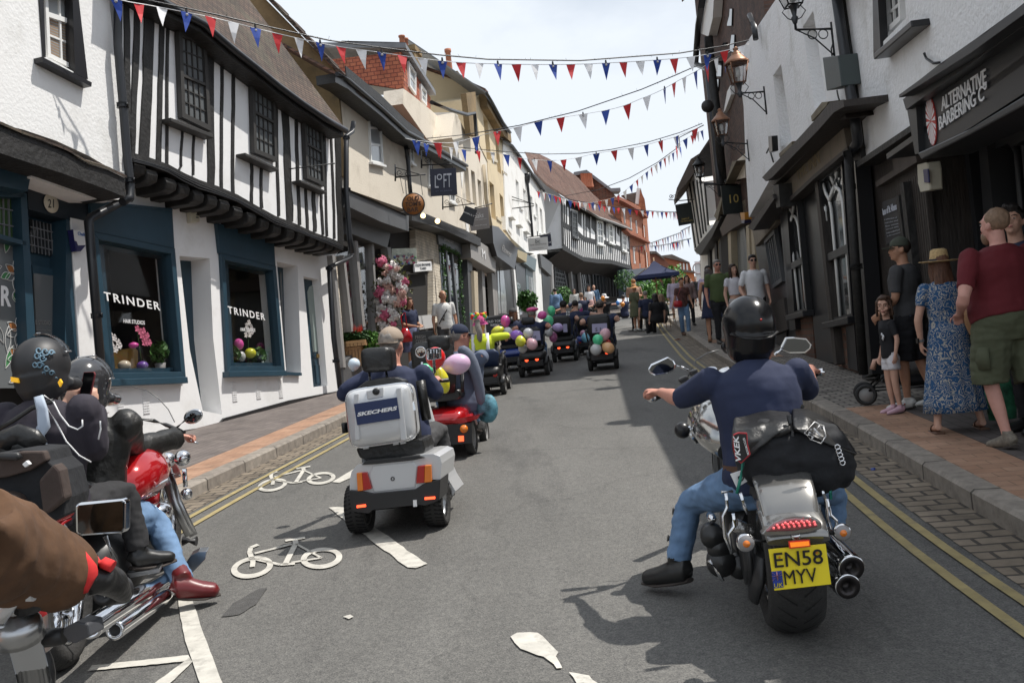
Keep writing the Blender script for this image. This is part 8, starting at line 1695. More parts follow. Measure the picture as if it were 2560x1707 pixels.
for cc in((.7,.05,.03),(.05,.3,.6),(.8,.6,.02),(.1,.5,.1)):
 mb=MB()
 for q in range(9):a=rr.uniform(0,6.28);mb.ell(V((.12*math.cos(a),-.02+.12*math.sin(a),1.37+rr.uniform(-.04,.03))),.028,n=6,m=4)
 mb.xf(M);o=mb.build('garland_petals',mat('garland_%d'%int(cc[1]*100),cc,.7),r);o['kind']='stuff'
 # others
specs=[('blue mobility scooter beside the blackboard with a dark headrest',-.02,20.6,M_bb,dict(wd=.72,lit=False,headrest=True)),('small black scooter with two glowing tail lamps behind the pink balloon',.38,18.7,M_plas,dict(lit=True,headrest=True)),('black scooter with a small flag on its tall seat back',1.18,22.0,M_plas,dict(lit=True,back=.5)),('dark blue scooter partly hidden ahead of the flagged seat',1.85,23.6,M_bb,dict()),('black scooter with balloons on its own to the right of the parade',1.72,18.6,M_plas,dict(lit=True,back=.52)),('far black scooter ahead of the parade with a navy clad rider',1.9,34.5,M_plas,dict()),('red scooter farthest up the street trailing blue and orange balloons',3.4,39.5,M_redp,dict())]
for lb,x_,y_,bm,kw in specs:scooter(lb,x_,y_,-8,bm,**kw)
srider('woman in a dark cap with auburn hair on the blue scooter',(1281,771),20.8,-.02,20.6,lean=0,zp=.62,k=.95,top=C_nav,bot=C_blk,hat='cap',hatm=C_chr,hair=('shoulder',HA),shoe=S_blk,vox=.018,hy=-30)
srider('man in a bright pink beret and navy top',(1329,771),19.0,.38,18.7,lean=0,zp=.60,k=.95,top=C_nav,bot=J_den,hat='beret',hatm=mat('pink_sequins',(.80,.10,.33),.4,bump=.5,bs=90),hair=('short',HG),bulk=1.5,shoe=S_blk,vox=.018,hy=-15,skin=SK_r)
srider('rider in a black cap and navy top on the flagged scooter',(1407,752),22.3,1.18,22.0,lean=0,zp=.66,top=C_nav,bot=C_chr,hat='capback',hatm=C_blk,hair=('short',HK),bulk=1.4,shoe=S_blk,vox=.018)
srider('dark haired rider in navy ahead of the black cap',(1437,750),24.0,1.85,23.6,lean=0,zp=.64,top=C_nav,bot=C_blk,hair=('short',HK),bulk=1.3,shoe=S_blk,vox=.02)
srider('man in a patterned bicycle helmet and navy shirt on the lone scooter',(1498,751),18.9,1.72,18.6,lean=0,zp=.70,k=.98,top=C_nav,bot=C_chr,hair=('short',HK),hat='capback',hatm=mat('speckled_helmet',(.10,.08,.07),.4,var=.9,vs=40),bulk=1.9,belly=.04,shoe=S_blk,vox=.016)
srider('grey haired man in navy on the far black scooter',(1452,732),34.8,1.9,34.5,lean=0,zp=.7,top=C_nav,bot=C_blk,hair=('short',HS),bulk=1.5,shoe=S_blk,vox=.022)
srider('person in a white sunhat on the far side of the parade',(1510,737),36,2.9,35.6,lean=0,zp=.7,top=C_blk,bot=C_blk,hat='sunhat',hatm=C_wht,hair=('short',HG),shoe=S_blk,vox=.022)
scooter('black scooter under the rider in the white sunhat',2.9,35.6,-10,M_plas,headrest=False)
srider('rider in dark blue on the farthest red scooter',(1557,737),39.8,3.4,39.5,lean=0,zp=.6,top=C_nav,bot=C_blk,hair=('short',HK),shoe=S_blk,vox=.026)
# number cards and seat letters on scooters
def card(label,fn,q,y,m,txt=(),parent=None):
 t=thing('number_card',label,'card',D(*fn(*q[0]),y),'printed cards on the scooter seats');o=plate(fn,q,y,.008,m,t,'sheet')
 for s_,a,b_,c in txt:O=D(*fn(*a),y-.006);text(s_,O,D(*fn(*b_),y-.006)-O,D(*fn(*c),y-.006)-O,M_blkp,o,n=V((0,-1,0)))
M_card=mat('card_lilac',(.40,.38,.55),.6)
card('printed number card on the back of the lone black scooter',ze,[(975,1080),(1105,1072),(1110,1150),(978,1158)],18.2,M_card,[('S 1',(1005,1145),(1050,1142),(1005,1112))])
card('number 10 card on the seat behind the pink beret',ze,[(450,1140),(520,1138),(530,1220),(455,1225)],18.3,M_card,[('10',(462,1205),(488,1204),(462,1182))])
card('number card on the seat of the flagged scooter',ze,[(722,1080),(758,1078),(762,1150),(726,1152)],21.6,M_card)
card('red cross flag patch on the seat by the black cap',ze,[(750,970),(780,970),(781,1003),(751,1003)],21.5,M_letW)
plate(ze,[(762,970),(768,970),(769,1003),(763,1003)],21.49,.004,M_navyf,bpy.data.objects[[o.name for o in C.objects if o.name.startswith('number_card')][-1]],'cross_bar');plate(ze,[(750,983),(780,983),(780,989),(750,989)],21.488,.004,M_navyf,bpy.data.objects[[o.name for o in C.objects if o.name.startswith('number_card')][-1]],'cross_bar')
# blackboards
bb=thing('weekly_blackboard','black pavement board lettered OLD TOM\'S WEEKLY behind the yellow balloon','sign',D(*ze(150,1050),21.6));o=plate(ze,[(45,1025),(268,990),(278,1180),(60,1200)],21.6,.05,M_blkp,bb,'board')
for s_,a,b_,c in(("-OLD TOM'S",(52,1072),(205,1058),(52,1052)),('WEEKLY',(90,1102),(180,1095),(90,1080))):O=D(*ze(*a),21.59);text(s_,O,D(*ze(*b_),21.59)-O,D(*ze(*c),21.59)-O,M_letW,o,off=.01,n=V((0,-1,0)))
plate(ze,[(40,1018),(268,984),(272,994),(44,1030)],21.58,.07,M_gry2,bb,'frame')
fb=thing('coffee_board','dark pavement board lettered FRESH COFFEE beside the woman in navy','sign',D(*zd(1000,1370),19.5));o=plate(zd,[(905,1290),(1100,1280),(1110,1620),(900,1640)],19.5,.04,M_blkp,fb,'board',bevel=.01)
for s_,a,b_,c in(('FRESH',(935,1362),(1032,1352),(934,1330)),('COFFEE',(940,1402),(1045,1392),(938,1370)),('TAKE AWAY',(945,1425),(1042,1418),(944,1408))):O=D(*zd(*a),19.49);text(s_,O,D(*zd(*b_),19.49)-O,D(*zd(*c),19.49)-O,M_gry2,o,n=V((0,-1,0)))
# balloons
def balloon(label,fn,cx,cy,rx,ry,y,col,tail=(0,1)):
 c=D(*fn(cx,cy),y);k=(D(fn(cx,cy)[0]+10,fn(cx,cy)[1],y)-c).length/10*(fn(1,0)[0]-fn(0,0)[0]);a=rx*k;b=ry*k
 d=V((tail[0],0,-tail[1])).normalized();long_=max(a,b);sh=min(a,b);
 u,v=ortho(d);mb=MB();prof=[]
 for i in range(17):
  t=i/16;th=math.pi*t;r_=sh*math.sin(th)*(1-.10*math.cos(th)*-1 if 0 else 1);hh=-math.cos(th)*long_*(1.0 if t<.5 else 1.12);prof.append((max(r_*(1 if t<.55 else 1-.22*(t-.55)/.45),.004),hh))
 prof+=[(.006,long_*1.14),(.016,long_*1.19),(.004,long_*1.18)]
 mb.lathe(c,d,prof,24);m=mat('latex_%02d%02d%02d'%tuple(int(q*99)for q in col),col,.22,spec=.6,coat=.3);
 t=mb.build('balloon',m);tag(t,label,'balloon','balloons tied to the scooters');return t
Wh=(.62,.62,.64);Yl=(.62,.62,.05);Pk=(.72,.10,.38);PP=(.72,.42,.48);Gr=(.10,.62,.30);Pu=(.33,.15,.62);Li=(.50,.38,.68);Lp=(.70,.47,.66);Or=(.85,.30,.03)
for a in[('pale blue white balloon left of the black headrest',zs,152,358,42,42,7.3,(.60,.70,.78),(-.3,1)),('bright red balloon behind the rectangular chrome lamp',zs,712,312,68,72,8.2,(.70,.02,.02),(0,1)),('large lilac pink balloon pointing left beside the red one',zs,862,358,92,72,8.5,Lp,(-1,.1)),('light green balloon mostly hidden behind the beige cap',zs,642,392,52,38,8.7,Gr,(1,.3)),('long yellow balloon hanging below the red one',zs,758,470,48,92,8.4,(.66,.60,.03),(-.2,-1)),('hot pink balloon over the blackboard lettering',ze,221,1053,42,50,17.9,Pk,(.1,1)),('yellow balloon pointing right under the blackboard lettering',ze,150,1143,58,42,17.7,Yl,(1,-.4)),('white balloon between the yellow and the purple one',ze,243,1152,43,46,17.8,Wh,(.3,1)),('purple balloon in the middle of the string',ze,320,1177,56,46,17.7,Pu,(1,.2)),('bright white balloon before the seat of the pink beret',ze,420,1160,46,46,17.6,Wh,(-.3,1)),('yellow balloon low on the string beside the pale pink one',ze,353,1232,47,48,17.5,Yl,(0,-1)),('pale pink balloon lowest right on the string',ze,453,1254,50,52,17.5,PP,(-.6,-1)),('greyish white balloon peeping out under the yellow one',ze,372,1290,45,40,17.7,(.5,.5,.5),(0,-1)),('hot pink balloon right of the pink beret',ze,543,1003,40,38,20.2,Pk,(-1,.3)),('upper green balloon behind the black headrest',ze,622,965,36,44,20.9,Gr,(.1,1)),('lower green balloon beside the flagged seat',ze,595,1052,46,50,20.6,Gr,(.2,1)),('white balloon left of the flagged seat',ze,597,1150,38,44,20.6,(.56,.56,.56),(.2,-1)),('lilac balloon on the flagged seat back',ze,680,1110,47,38,20.5,Li,(-1,-.2)),('dusky magenta balloon under the lilac one',ze,638,1195,36,46,20.7,(.45,.13,.30),(0,-1)),('pale blue balloon left of the lone scooter',ze,918,1200,36,42,22.5,(.25,.60,.78),(0,-1)),('dusky pink balloon above the pale blue one',ze,900,1165,30,32,22.7,(.55,.25,.38),(0,1)),('small white balloon beside the dark haired rider',ze,868,925,22,24,26,Wh,(0,1)),('small magenta balloon just under the small white one',ze,880,957,26,16,26.2,(.55,.06,.33),(0,1)),('pink balloon highest on the lone scooter',ze,1088,1170,48,56,18.0,PP,(-.5,1)),('bright green balloon on the lone scooter',ze,1027,1216,47,48,17.9,(.10,.68,.34),(0,1)),('white balloon low on the lone scooter',ze,1010,1302,52,50,17.9,(.58,.58,.58),(.5,-1)),('peach balloon low right on the lone scooter',ze,1118,1288,56,50,17.9,(.80,.45,.22),(-1,-.8)),('red balloon half hidden behind the peach one',ze,1118,1250,38,24,18.1,(.65,.03,.03),(0,1)),('orange balloon before the white sunhat',ze,1070,857,22,18,33,Or,(0,1)),('blue balloon far up the street',ze,1200,896,19,17,38.5,(.05,.25,.70),(0,1)),('orange balloon far up the street',ze,1243,908,19,20,38.5,Or,(0,1)),('grey white balloon under the far blue one',ze,1220,932,17,18,38.6,(.45,.42,.42),(0,1))]:balloon(*a)
def wballoon(label,px,py,rx,ry,col,o=-.16):
 c=TRI.px(*zb(px,py),o);k=c.y/FPX*.3827;mb=MB();mb.ell(c,(rx*k,rx*k,ry*k));t=mb.build('balloon',mat('latex_w%02d%02d'%(int(col[0]*99),int(col[1]*99)),col,.25));tag(t,label,'balloon','balloons inside the salon windows')
for a in[('magenta balloon inside the second salon window',1560,942,32,38,Pk),('yellow green balloon inside the second salon window',1635,1000,38,34,Yl),('grey white balloon inside the second salon window',1572,1022,33,36,(.5,.52,.5)),('pale cream balloon in front of the yellow armchair',812,1078,42,32,(.55,.48,.36)),('purple balloon on the floor of the first salon window',930,1080,38,28,(.14,.06,.3)),('pink balloon on top of the yellow armchair',872,948,32,20,Pk)]:wballoon(*a)
# right-hand motorcycle seen from behind
mc=thing('motorcycle','gunmetal cruiser motorcycle with a yellow number plate EN58 MYV','motorcycle',(1.05,4.0,zg(4)))
wc=V((1.062,4.08,zg(4.0)+.33))
def tyre(t,c,R_,wd,name='wheel',rim=M_gun):
 mb=MB();w_=wd/2;prof=[(R_*.66,-w_*.72),(R_*.78,-w_*.98),(R_*.88,-w_*.92),(R_*.95,-w_*.68),(R_*.99,-w_*.35),(R_,0),(R_*.99,w_*.35),(R_*.95,w_*.68),(R_*.88,w_*.92),(R_*.78,w_*.98),(R_*.66,w_*.72)]
 mb.lathe(c,RW,prof,64);wh_=mb.build(name,M_rub,t);mb=MB();u,v=ortho(RW)
 for q in range(28):
  for s in(-1,1):
   pts=[]
   for k in range(5):
    f=k/4;th=2*math.pi*(q+.5*(s>0)+f*.75)/28;rr_=R_*(1.002-.055*f*f);d=u*math.cos(th)+v*math.sin(th);pts.append((c+d*rr_+RW*(s*w_*(.12+.62*f)),RW.cross(d)))
   mb.strip([p+e*.004*(1.3-k*.25)for k,(p,e)in enumerate(pts)],[p-e*.004*(1.3-k*.25)for k,(p,e)in enumerate(pts)])
 mb.build('tread',mat('tread_grooves',(.008,.008,.008),.9),wh_)
 mb=MB();mb.lathe(c,RW,[(R_*.67,-w_*.70),(R_*.62,-w_*.74),(R_*.56,-w_*.4),(R_*.56,w_*.4),(R_*.62,w_*.74),(R_*.67,w_*.70)],40);mb.lathe(c,RW,[(.001,-w_*.8),(.05,-w_*.8),(.06,0),(.05,w_*.8),(.001,w_*.8)],18)
 for q in range(5):th=2*math.pi*q/5;d=u*math.cos(th)+v*math.sin(th);mb.loft([c+d*.05,c+d*R_*.6],[(.03,w_*.5),(.02,w_*.35)],side=RW.cross(d),n=8)
 mb.build('rim',rim,wh_);return wh_
tyre(mc,wc,.33,.235);fc=wc+FW*1.68+V((0,0,.10));tyre(mc,fc,.31,.13)
# rear fender: broad arch following the wheel
mb=MB();pts=[];rad=[]
for i in range(15):
 t=i/14;a=R(28+t*118);r_=.350+.008*t;pts.append(wc-FW*(r_*math.cos(a))+UP*(r_*math.sin(a)+.01*t));rad.append((.108+.015*math.sin(t*2.2),.018))
mb.loft(pts,rad,side=RW,n=24,sq=.25);fd=mb.build('rear_fender',M_gun,mc)
mb=MB();mb.loft([wc-FW*.40+UP*.13,wc-FW*.34+UP*.17,wc-FW*.18+UP*.23,wc+FW*.12+UP*.25],[(.118,.020),(.122,.030),(.12,.038),(.11,.04)],side=RW,n=28,sq=.3);mb.build('fender_shell',M_gun,mc)
plate(zR,[(835,785),(900,715),(980,672),(1075,655),(1180,665),(1248,700),(1250,745),(1180,770),(1050,790),(870,800)],3.64,.06,M_gun,mc,'tail_surround',bevel=.012)
tl=plate(zR,[(865,768),(925,715),(1000,690),(1080,680),(1160,688),(1225,718),(1222,735),(1050,762)],3.62,.04,mat('tail_lens_clear',(.22,.05,.06),.15,coat=1),mc,'tail_lamp',bevel=.006)
mb=MB()
for r_,(y0,n_,x0,x1)in enumerate(((742,9,920,1205),(722,8,945,1200),(702,5,1000,1150))):
 for q in range(n_):mb.lathe(D(*zR(x0+(x1-x0)*q/(n_-1),y0-q*3.2+(0 if r_<2 else 4)),3.614),-FW,[(.001,.004),(.0045,.003),(.005,-.003)],8)
o=mb.build('leds',mat('led_red',(.9,.16,.17),.3,emit=.5),tl);o['kind']='stuff'
plate(zR,[(895,800),(1250,770),(1200,850),(1180,880),(930,900)],3.70,.03,M_plas,mc,'plate_bracket',bevel=.008)
mb=MB();mb.lathe(D(*zR(1072,798),3.67),-FW,[(.001,.012),(.014,.010),(.018,0)],16);mb.build('plate_lamp',M_chrm,mc)
np_=plate(zR,[(884,888),(1278,850),(1316,1128),(925,1172)],3.66,.008,mat('plate_yellow',(.90,.72,.02),.45,spec=.6),mc,'number_plate',bevel=.002)
def ntext(s_,a,b_,c,m,off=0):O=D(*zR(*a),3.656);return text(s_,O,D(*zR(*b_),3.656)-O,D(*zR(*c),3.656)-O,m,np_,off=off,n=-FW)
ntext('EN58',(928,1014),(1262,984),(917,912),M_blkp,.004);ntext('MYV',(998,1132),(1222,1108),(985,1036),M_blkp,0)
bd=plate(zR,[(905,1042),(975,1034),(988,1148),(920,1156)],3.656,.002,mat('badge_blue',(.02,.05,.3),.5),np_,'country_badge');ntext('UK',(924,1150),(983,1143),(922,1122),mat('badge_yellow',(.6,.5,.05),.5))
mb=MB()
for a,b_ in(((908,1048),(976,1098)),((976,1040),(912,1104)),((907,1074),(978,1066)),((940,1040),(948,1102))):
 P=PL(zR,[a,b_],3.654);mb.loft(P,[(.0022,.0006)]*2,n=4)
mb.build('flag_cross',mat('flag_pink',(.6,.3,.35),.5),bd)
for p in((960,942),(1217,912)):mb=MB();mb.lathe(D(*zR(*p),3.655),-FW,[(.001,.003),(.004,.002),(.004,0)],8);mb.build('screw',M_amb,np_)
rf=plate(zR,[(1020,832),(1168,820),(1175,870),(1028,884)],3.64,.012,mat('reflector_red',(.75,.04,.02),.3,coat=.5),mc,'reflector',bevel=.002);plate(zR,[(1032,842),(1162,832),(1166,862),(1038,874)],3.636,.006,mat('reflector_amber',(.95,.25,.02),.3,emit=.5),rf,'reflector_face')
for(x_,y_,r_)in((728,843,.036),(1392,770,.034)):
 mb=MB();c=D(*zR(x_,y_),3.69);mb.lathe(c,-FW,[(.001,.016),(r_*.6,.014),(r_*.92,.006),(r_,0),(r_*.95,-.02),(r_*.6,-.045),(.001,-.055)],28);il=mb.build('indicator',M_chrm,mc)
 mb=MB();mb.lathe(c-FW*.006,-FW,[(.001,.016),(r_*.55,.014),(r_*.86,.004)],28);mb.build('lens',glassmat('clear_lens',(.25,.24,.24),rough=.15),il)
 mb=MB();mb.lathe(c-FW*.012,-FW,[(.001,.014),(r_*.38,.010),(r_*.45,.002)],16);mb.build('bulb',M_amb,il)
mb=MB();mb.tube([D(*zR(780,835),3.78),D(*zR(900,830),3.80)],.012,8);mb.tube([D(*zR(1230,780),3.80),D(*zR(1345,775),3.78)],.012,8);mb.build('indicator_stalk',M_plas,mc)
# exhausts
for(x_,y_,r_,dz)in((1450,1012,.054,.10),(1425,1140,.052,.06)):
 e=D(*zR(x_,y_),3.80);f=e+FW*.55+V((-.07,0,dz));g=e+FW*1.05+V((-.14,0,.02))
 dr_=(f-e).normalized();mb=MB();mb.lathe(e,dr_,[(r_*.45,.02),(r_*.45,-.0),(r_*.93,-.012),(r_,.0),(r_*1.02,.03),(r_,.56),(r_*.6,.66),(r_*.55,1.0)],32);ex=mb.build('exhaust',M_chrm,mc)
 mb=MB();mb.lathe(e,-dr_,[(.001,-.03),(r_*.42,-.03),(r_*.42,.006),(r_*.90,.014),(r_*.93,.008)],28);mb.build('end_cap',mat('dark_end_cap',(.05,.045,.045),.35,.8),ex)
 # engine and frame clutter left of the wheel
L0=wc+FW*.75-RW*.02
mb=MB();mb.loft([wc+FW*.35+UP*.0,wc+FW*.6+UP*.02,wc+FW*1.05+UP*.0],[(.14,.14),(.21,.20),(.18,.18)],side=RW,n=18,sq=.35);mb.build('engine_case',mat('engine_dark',(.05,.05,.05),.4,.6),mc)
for s in(-1,1):
 mb=MB()
 for q in range(7):mb.lathe(wc+FW*(.78+.02*q*s)+UP*(.22+.035*q),V((0,.25*s,1)),[(.001,0),(.10,0),(.10,.012),(.001,.012)],16)
 o=mb.build('cylinder_fins',mat('engine_dark'),mc);o['kind']='stuff'
mb=MB();mb.lathe(wc-RW*.15,RW,[(.001,-.03),(.12,-.03),(.13,0),(.12,.02),(.001,.02)],36);mb.torus(wc-RW*.16,.125,.012,RW,40,6);mb.build('belt_pulley',M_plas,mc)
mb=MB();mb.loft([wc-RW*.15-FW*.02,wc-RW*.16+FW*.3,wc-RW*.14+FW*.6],[(.025,.05),(.03,.06),(.04,.08)],side=RW,n=10);mb.loft([wc+RW*.14,wc+RW*.14+FW*.6],[(.025,.05),(.04,.08)],side=RW,n=10);mb.build('swingarm',mat('engine_dark'),mc)
mb=MB();mb.loft(PL(zR,[(815,900),(800,1060),(780,1230)],4.05),[(.028,.16),(.03,.18),(.02,.10)],side=RW,n=12);mb.build('belt_guard',M_plas,mc)
mb=MB();mb.loft(PL(zR,[(650,720),(760,770)],4.05),[(.03,.05),(.03,.05)],side=UP,n=10);mb.build('side_cover',M_gun,mc)
for pl_ in([(590,500),(600,600),(570,660),(585,800),(632,915)],[(640,640),(650,730),(612,780),(630,900)],[(690,500),(720,600),(745,645)],[(560,495),(640,490)],[(1175,400),(1195,520),(1215,590)],[(1245,450),(1280,560),(1290,680),(1315,745)],[(1285,540),(1310,650),(1350,690),(1352,740)],[(480,960),(540,1050),(572,1105)],[(470,965),(520,1020),(560,1095)]):
 mb=MB();yv=3.95 if pl_[0][0]<900 else 3.98;mb.tube(PL(zR,pl_,yv),.0075,7);mb.build('chrome_rail',M_chrm,mc)
for(x_,y_,r_)in((495,675,.018),(545,880,.05),(500,800,.05),(560,980,.06),(690,1010,.05)):mb=MB();mb.lathe(D(*zR(x_,y_),4.25),-FW,[(.001,.03),(r_,.02),(r_*1.1,0),(r_,-.08)],18);mb.build('engine_boss',M_chrm if r_<.03 else mat('engine_dark'),mc)
for q in(([(225,625),(300,632)],4.9),([(190,810),(260,825)],5.05)):mb=MB();mb.tube(PL(zR,q[0],q[1]),.018,10);mb.build('footpeg',M_plas,mc)
mb=MB();mb.loft([wc+FW*.12+UP*.50,wc+FW*.35+UP*.46,wc+FW*.7+UP*.48],[(.12,.05),(.17,.05),(.13,.05)],side=RW,n=20);mb.build('seat',M_lth,mc)
tc_=D(*zT(455,1050),4.85);mb=MB();mb.loft([V((tc_.x+.13,4.62,tc_.z-.10)),V((tc_.x+.13,4.75,tc_.z-.02)),V((tc_.x+.15,4.95,tc_.z+.02)),V((tc_.x+.17,5.15,tc_.z+.02)),V((tc_.x+.18,5.25,tc_.z))],[(.12,.08),(.19,.13),(.21,.15),(.16,.11),(.05,.05)],side=RW,n=28);mb.build('fuel_tank',mat('silver_tank',(.42,.42,.41),.16,.85,coat=1),mc)
mb=MB();c=D(*zT(303,1070),4.9);mb.ell(c,.042,n=20,m=14);mb.build('horn_cover',M_blkp,mc)
mb=MB();mb.tube(PL(zT,[(345,1040),(360,1100),(408,1160)],4.88),.010,8);mb.build('tank_trim',M_chrm,mc)
mb=MB();mb.loft([fc+UP*.02-RW*.11,fc+UP*.65-FW*.30-RW*.11],[.03,.03],n=12);mb.loft([fc+UP*.02+RW*.11,fc+UP*.65-FW*.30+RW*.11],[.03,.03],n=12);mb.build('front_fork',M_chrm,mc)
gl_,gr_=D(*zT(120,835),4.95),D(*zT(1248,665),4.92);hb1=(gl_+gr_)/2+FW*.18-UP*.02
mb=MB();mb.tube([gl_,gl_+(gr_-gl_)*.15+FW*.05,hb1-RW*.12,hb1+RW*.12,gr_-(gr_-gl_)*.15+FW*.05,gr_],.014,10);mb.build('handlebar',M_chrm,mc)
for g_,s in((gl_,-1),(gr_,1)):mb=MB();d=(g_-hb1).normalized();mb.tube([g_-d*.10,g_+d*.01],.019,12);mb.tube([g_+d*.01,g_+d*.045],.017,12);gp_=mb.build('grip',M_plas,mc);mb=MB();mb.lathe(g_+d*.015,d,[(.018,0),(.021,.012),(.021,.03),(.001,.035)],16);mb.build('bar_end',M_chrm,gp_)
plate(zT,[(270,710),(330,680),(350,690),(350,715),(290,740)],5.0,.08,M_plas,mc,'master_cylinder',bevel=.01);plate(zT,[(350,650),(410,630),(415,665),(360,690)],5.02,.06,M_plas,mc,'switch_block',bevel=.01)
mb=MB();mb.loft([hb1+UP*.03-FW*.05,hb1+UP*.05+FW*.1],[(.07,.05),(.08,.06)],side=RW,n=16);mb.build('instrument',M_chrm,mc)
for q,inner,st in(([(55,632),(75,600),(200,545),(245,575),(258,600),(250,640),(205,665),(105,683),(70,665)],[(68,634),(85,610),(198,556),(236,582),(245,602),(240,634),(203,655),(108,672),(80,656)],[(258,612),(300,620),(345,640)]),([(1005,480),(1040,408),(1100,406),(1190,415),(1226,460),(1218,490),(1180,522),(1060,524),(1015,505)],[(1018,480),(1048,420),(1100,417),(1184,426),(1213,462),(1207,484),(1174,511),(1062,513),(1025,498)],[(1010,492),(985,515),(960,530)])):
 m_=plate(zT,q,5.06,.035,M_chrm,mc,'mirror',bevel=.008);plate(zT,inner,5.052,.01,M_mir,m_,'mirror_glass')
 mb=MB();mb.tube(PL(zT,st,5.07),.008,8);mb.build('mirror_stem',M_chrm,m_)
 # small screen, sticker, straps
mb=MB();mb.tube(PL(zT,[(340,690),(400,570),(480,520),(560,500)],5.15),.004,6);mb.build('screen_edge',mat('grey_plastic',(.1,.1,.1),.3),mc)
st_=plate(zR,[(620,370),(695,345),(750,415),(665,465)],4.02,.006,M_letW,mc,'white_holder',bevel=.002);O=D(*zR(682,430),4.015);text('D',O,D(*zR(722,408),4.015)-O,D(*zR(672,388),4.015)-O,M_blkp,st_,off=.03,n=-FW)
# luggage
lg=thing('luggage_roll','black roll bag with a black leather waistcoat strapped over it behind the rider','luggage',D(*zT(1080,1200),4.1))
c0_=D(*zT(760,1250),4.12);c1_=D(*zT(1440,1330),4.12);c1_.z=c0_.z-.03
def blob(name,pts,rad,m,amp,n=22,remesh=.012):
 mb=MB();mb.loft(pts,rad,side=UP,n=n);
 for p,r_ in((pts[0],rad[0]),(pts[-1],rad[-1])):mb.ell(p,(r_[1]*.6,r_[1],r_[0]))
 o=mb.build(name,m,lg,remesh=remesh,smooth=2);wrinkle(o,amp,9,22,3);return o
PA=lambda x_,y_,yy=4.06:D(*zT(x_,y_),yy)
blob('roll_bag',[PA(790,1290),PA(900,1260),PA(1040,1245),PA(1090,1240),PA(1200,1255),PA(1340,1285),PA(1420,1300)],[(.11,.10),(.165,.13),(.15,.125),(.135,.115),(.165,.13),(.16,.125),(.11,.10)],cloth('black_nylon',(.012,.013,.016),.3,.6,14),.010)
def drape(name,rows,m,th=.02,amp=.006):
 P=[[D(*zT(x_,y_),yy)for(x_,y_,yy)in r_]for r_ in rows];mb=MB();nr,nc=len(P),len(P[0]);F_=[];K=5
 def ev(u,v):
  i=min(int(u),nr-2);j=min(int(v),nc-2);a,b_=u-i,v-j;a=a*a*(3-2*a)*.5+a*.5;return(P[i][j]*(1-b_)+P[i][j+1]*b_)*(1-a)+(P[i+1][j]*(1-b_)+P[i+1][j+1]*b_)*a
 g_=[[ev(i/K,j/K)+FW*(-.010*math.sin(j*.9+i*.5)*.6)for j in range((nc-1)*K+1)]for i in range((nr-1)*K+1)]
 for i in range(len(g_)-1):mb.strip(g_[i],g_[i+1],sm=True)
 o=mb.build(name,m,lg);s_=o.modifiers.new('w','WELD');s_.merge_threshold=.0005;s_=o.modifiers.new('t','SOLIDIFY');s_.thickness=th;s_.offset=0;s_=o.modifiers.new('ss','SUBSURF');s_.levels=1;s_.render_levels=1;return o
drape('waistcoat',[[(668,985,4.12),(760,975,4.2),(920,925,4.24),(1070,950,4.24)],[(655,1080,4.02),(800,1060,4.0),(960,1020,4.0),(1075,1020,4.0)],[(652,1160,3.98),(820,1150,3.95),(980,1080,3.95),(1080,1060,3.95)],[(660,1240,3.97),(770,1270,3.95),(900,1150,3.94),(1070,1065,3.94)]],M_lth)
drape('waistcoat_side',[[(1085,925,4.26),(1180,925,4.26),(1320,985,4.24),(1420,1060,4.2)],[(1085,1000,4.04),(1180,985,4.02),(1300,1040,4.02),(1440,1120,4.1)],[(1090,1050,3.96),(1200,1080,3.94),(1320,1130,3.94),(1480,1190,4.05)],[(1095,1060,3.95),(1220,1120,3.93),(1370,1190,3.93),(1540,1250,4.0)]],M_lth)
drape('waistcoat_tail',[[(1420,1070,4.2),(1450,1110,4.2)],[(1440,1150,4.05),(1500,1180,4.1)],[(1470,1270,4.0),(1545,1245,4.05)]],M_lth)
pt=plate(zT,[(665,1100),(700,1085),(765,1088),(770,1170),(790,1245),(720,1310),(680,1270),(662,1190)],3.915,.01,mat('patch_red',(.38,.02,.03),.7),lg,'back_patch',bevel=.003);plate(zT,[(672,1106),(702,1095),(757,1098),(762,1172),(778,1240),(720,1298),(688,1262),(671,1190)],3.91,.006,M_blkp,pt,'patch_field')
for s_,a,b_,c,o_ in(('VKEK',(722,1300),(702,1112),(682,1290),.02),('MOTORCYCLES',(778,1240),(745,1122),(765,1246),0)):O=D(*zT(*a),3.903);text(s_,O,D(*zT(*b_),3.903)-O,D(*zT(*c),3.903)-O,M_letW,pt,off=o_,n=-FW)
hx=[(1172,1088),(1245,1010),(1308,1040),(1324,1115),(1290,1165),(1215,1135)];mb=MB();P=PL(zT,hx,3.885);
for a,b_ in zip(P,P[1:]+P[:1]):mb.tube([a,b_],.0028,5)
for pl_ in([(1215,1065),(1240,1058),(1285,1110)],[(1240,1090),(1280,1035),(1280,1060)],[(1198,1100),(1232,1118),(1225,1130)],[(1205,1085),(1235,1105)]):mb.tube(PL(zT,pl_,3.885),.0045,5)
mb.build('hexagon_patch',M_letW,lg)
mb=MB();mb.tube(PL(zT,[(1060,960),(1085,1080),(1085,1200),(1080,1350)],3.965),.010,6);mb.build('binding_strap',M_blkp,lg);mb=MB();
for q in range(5):mb.torus(D(*zT(1408+q*9,1190+q*28),3.93),.010,.003,FW,12,5)
o=mb.build('buckles',M_chrm,lg);o['kind']='stuff'
for pl_ in([(735,1300),(715,1420),(690,1520)],[(1355,1470),(1360,1560)]):mb=MB();mb.tube(PL(zT,pl_,3.98),.007,6);mb.build('elastic_cord',mat('green_cord',(.02,.22,.16),.6),lg)
